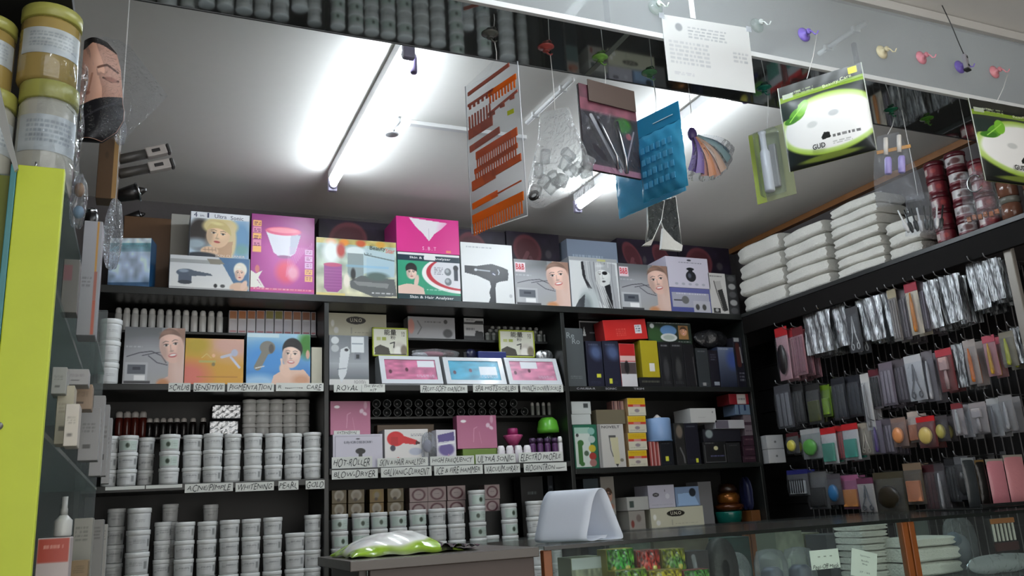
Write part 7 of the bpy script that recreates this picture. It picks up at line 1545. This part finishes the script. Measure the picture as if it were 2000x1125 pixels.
for i, (px, pt) in enumerate(((1506, 1072), (1562, 1068))):
    p = onY(px, 1110, 2.05); h = onY(px, pt, 2.05).z-ZS
    t = thing('clear_dome', 'clear plastic dome tub %s' % ('beside the crumpled bag', 'behind the Peel-Off note')[i], 'tub', (p.x, 2.05, ZS+.0006))
    MB().lathe([(.044, 0), (.048, .004), (.046, h*.7), (.036, h*.95), (.012, h)], 26).obj('dome', film(gloss=.3, haze=.16, bump=.1), t)
    MB().lathe([(.03, .001), (.034, .004), (.032, h*.5), (.02, h*.6)], 20).obj('tools', mat((.30, .31, .38), .3, .4), t)
# notes stuck inside the front glass
def note(px, label, txt, rot=0):
    P = [onY(*q, YC0+.0105) for q in px]; W = (P[1]-P[0]).length; H = (P[3]-P[0]).length
    t = thing('paper_note', label, 'note', P[3], 0, None, rot=(0, rot, 0))
    MB().rbox(0, W, 0, .0008, 0, H, .0002).obj('paper', mat((.93, .94, .91), .6), t)
    return t, W, H
t, W, H = note(((1584, 1076), (1640, 1074), (1641, 1112), (1586, 1114)), 'small white note handwritten Peel-Off Mask behind showcase glass', '')
letter(t, 'Peel-Off Mask', W*.9, H*.22, W/2, H*.14, -.0008, marker, wav=.05); letter(t, '- - -', W*.5, H*.06, W/2, H*.65, -.0008, mat((.62, .63, .6), .6))
t, W, H = note(((1650, 1070), (1698, 1060), (1712, 1113), (1662, 1123)), 'tilted white paper note beside the towel stack', '', R(14))
for k, (z, w_) in enumerate(((.8, .4), (.62, .3), (.5, .2), (.2, .4))): letter(t, ('NOTE', 'of the', 'day', '₦ 1,800')[k] if False else ('Sponge', 'Soft', 'Big', '27 - 50')[k], W*w_, H*.06, W*.52, H*z, -.0008, mat((.5, .51, .52), .6))
# towel stack in showcase
twc = (.72, .73, .68)
a, b = onY(1694, 1080, 2.15), onY(1746, 1080, 2.15); L = b.x-a.x; zt = onY(1720, 1022, 2.15).z; n = 8; H = (zt-ZS)/n
for k in range(n):
    o = put('folded_towel', towel_mesh(L, .14, H*.985, k+31), None, ((a.x+b.x)/2+random.uniform(-.003, .003), 2.22, ZS+.0006+k*H)); tag(o, 'folded white towel, %s from bottom in the showcase stack' % ('first', 'second', 'third', 'fourth', 'fifth', 'sixth', 'seventh', 'eighth')[k], 'towel', 'showcase towel stack')
# second showcase: towels, bags, comb
a, b = onY(1797, 1090, 2.02), onY(1893, 1090, 2.02); L = b.x-a.x
zz = [ZS, onY(1840, 1098, 2.02).z, onY(1840, 1068, 2.02).z, onY(1840, 1048, 2.02).z]
for k in range(3):
    o = put('folded_towel', towel_mesh(L*(1, .98, .93)[k], .16, max(.012, zz[k+1]-zz[k]-.001), k+41), None, ((a.x+b.x)/2, 2.12, zz[k]+.0006)); tag(o, 'thick folded white towel, %s in second showcase' % ('bottom', 'middle', 'top')[k], 'towel', 'second showcase towels')
sbox('grey_carton', 'pale grey carton behind second showcase towels', 1788, 1828, 1014, 2.36, .06, (.46, .49, .47))
crumple('plastic_bag', 'crumpled clear plastic bag beside the orange comb pack', 1880, 1936, 1010, 1128, 2.05, film(gloss=.35, haze=.12, bump=1, scale=26), base=ZS, seed=17, depth=.08, inner=[((.4, .42, .45), (.5, .4, .3, .3)), ((.3, .36, .42), (.3, .6, .2, .15))])
crumple('plastic_bag', 'pale plastic bag lying in second showcase corner', 1900, 2040, 1082, 1128, 1.935, film(gloss=.35, haze=.35, bump=1, scale=26), base=ZS, seed=18, depth=.035, inner=[((.6, .6, .6), (.5, .4, .4, .3))])
p0_, p1_ = onY(1938, 1035, 2.0), onY(1984, 1035, 2.0); z1 = onY(1960, 1012, 2.0).z; z0 = onY(1960, 1057, 2.0).z; W = p1_.x-p0_.x
t = thing('toe_separator', 'orange pack with white tooth comb standing in second showcase', 'comb', ((p0_.x+p1_.x)/2, 2.0, ZS+.0005))
MB().rbox(-W/2, W/2, .004, .02, 0, z1-ZS, .002).obj('back_card', mat((.10, .09, .09), .4), t)
MB().rbox(-W/2, W/2, -.002, .0035, z1-ZS-.016, z1-ZS, .001).obj('orange_bar', mat((.66, .40, .18), .4), t)
for k in range(6): MB().rbox(-W/2+W*(k+.15)/6, -W/2+W*(k+.6)/6, -.002, .003, z0-ZS, z1-ZS-.0165, .001).obj('tooth', mat((.80, .78, .74), .4), t)
MB().rbox(-W/2, W/2, -.002, .0035, z0-ZS-.03, z0-ZS-.004, .001).obj('maroon_base', mat((.26, .12, .11), .4), t)
# black tray with pink packs on the second showcase
a = onY(1884, 985, 2.15); zt = ZCT
t = thing('black_tray', 'flat black tray on the second showcase holding pink packs', 'tray', (a.x+.19, 2.2, ZCT+.0005))
MB().rbox(-.17, .17, -.10, .18, 0, .006, .002).obj('base', mat((.08, .09, .09), .25), t)
MB().rbox(-.17, .17, -.10, -.094, .0065, .018, .001).obj('lip', mat((.13, .14, .14), .2), t)
for i, (x0, x1, pt, c_, ct_, lb) in enumerate([(1890, 1914, 896, (.50, .52, .53), (.20, .22, .23), 'silver edged dark sachet standing on black tray'), (1916, 1934, 900, (.42, .33, .18), (.08, .07, .06), 'gold and black sachet standing on black tray'), (1938, 1972, 898, (.74, .46, .50), (.80, .52, .56), 'pink soft pack standing beside gold sachet'), (1974, 2012, 890, (.76, .48, .50), (.82, .55, .57), 'pink soft pack at end of black tray')]):
    a_, b_ = onY(x0, 970, 2.2), onY(x1, 970, 2.2); z1 = onY((x0+x1)/2, pt, 2.2).z; W = b_.x-a_.x; H = z1-ZCT-.008
    t = thing('standing_sachet', lb, 'sachet', ((a_.x+b_.x)/2, 2.2, ZCT+.0075), 0, 'sachets on the black tray')
    MB().grid(pillow(W, H, .010), 14, 14).obj('front', mat(ct_, .3, bump=.3, bscale=30), t); MB().grid(pillow(W, H, .010, sgn=1), 14, 14).obj('back', mat(c_, .3), t)
    MB().rbox(-W/2, W/2, -.001, .001, H*.9, H*1.03, .0004).obj('header', mat((.62, .60, .56) if i > 1 else c_, .4), t)
# wipes pack lying on the wooden counter
pA, pB = onY(668, 1082, 2.06), onY(908, 1062, 2.06); W = .26; d = pB-pA
t = thing('wipes_pack', 'green and white wipes pack lying flat on the wooden counter', 'wipes pack', ((pA.x+pB.x)/2, 2.08, ZCT+.0006), R(3), 'green wipes packs')
L = d.x*1.02
def lie(T, s): return lambda u, v: ((u-.5)*L*(1-.06*math.sin(math.pi*v)), (v-.5)*.20+.008*math.sin(u*9), s*T*(math.sin(math.pi*min(max(u*1.12, 0), 1))**.55)*(math.sin(math.pi*v)**.45)*(1-.55*max(0, u-.55)/.45)+.003+.0018*math.sin(u*27+v*13))
A = Art(L, .2, .0022); A.fill((.12, .13, .11)); A.rect(0, 0, .74, 1, (.55, .70, .18)); A.ell(.36, .55, .36, .42, (.92, .93, .92), .12); A.rect(.7, 0, .78, 1, (.15, .17, .13)); A.rect(.80, .0, .9, 1, (.46, .56, .2)); A.noise(.25, 14)
fn_ = lie(.050, 1)
def fnl(U, V, X, Z):
    Q = np.array([[fn_(float(u), float(1-v)) for u, v in zip(ru, rv)] for ru, rv in zip(U, V)]); return Q[..., 0], Q[..., 1], Q[..., 2]
put('printed_film', A.mesh('printed_film', fnl, print_mat(.15, .7)), t)
MB().grid(lambda u, v: ((u-.5)*L, (v-.5)*.2, .0005), 4, 4).obj('base_film', mat((.3, .34, .2), .3), t)
MB().grid(lambda u, v: (L*(.18+.36*u), -.1+.2*v, .006+.016*abs(math.sin(u*11+v*5))*(1-u*.6)), 16, 10).obj('black_crinkle', mat((.10, .10, .09), .12, bump=.6, bscale=40, name='black_film', coat=.8), t)
# curled white sheet
p = onZ(1150, 1062, ZCT)
t = thing('curled_sheet', 'white paper sheet curled into a tent on the counter edge', 'paper', (1.072, 1.985, ZCT+.0008))
sheet = mat((.80, .83, .88), .5, name='white_sheet')
pts = [(.008, .012), (-.004, .004), (-.02, .006), (-.052, .001), (-.080, .004), (-.082, .016), (-.066, .05), (-.048, .09), (-.03, .115), (-.008, .128), (.012, .124), (.026, .108), (.044, .075), (.066, .035), (.080, .010), (.078, .002), (.06, .0008), (.02, .0006), (-.01, .0012)]
def spl(s):
    s = s*(len(pts)-1); i = min(int(s), len(pts)-2); f = s-i
    P = [pts[max(0, i-1)], pts[i], pts[i+1], pts[min(len(pts)-1, i+2)]]
    return [.5*(2*P[1][k]+(P[2][k]-P[0][k])*f+(2*P[0][k]-5*P[1][k]+4*P[2][k]-P[3][k])*f*f+(3*P[1][k]-P[0][k]-3*P[2][k]+P[3][k])*f**3) for k in (0, 1)]
ax = Vector((-.60, .80, 0)); ex = Vector((.64, .0, 0))
def shf(u, v):
    x, z = spl(u); return ex*(x*1.0)+ax*(.15*v)+Vector((.03, 0, max(z, .0006)))
o = MB().grid(shf, 70, 6).obj('sheet', sheet, t)
md = o.modifiers.new('thickness', 'SOLIDIFY'); md.thickness = .0012; md.offset = 1
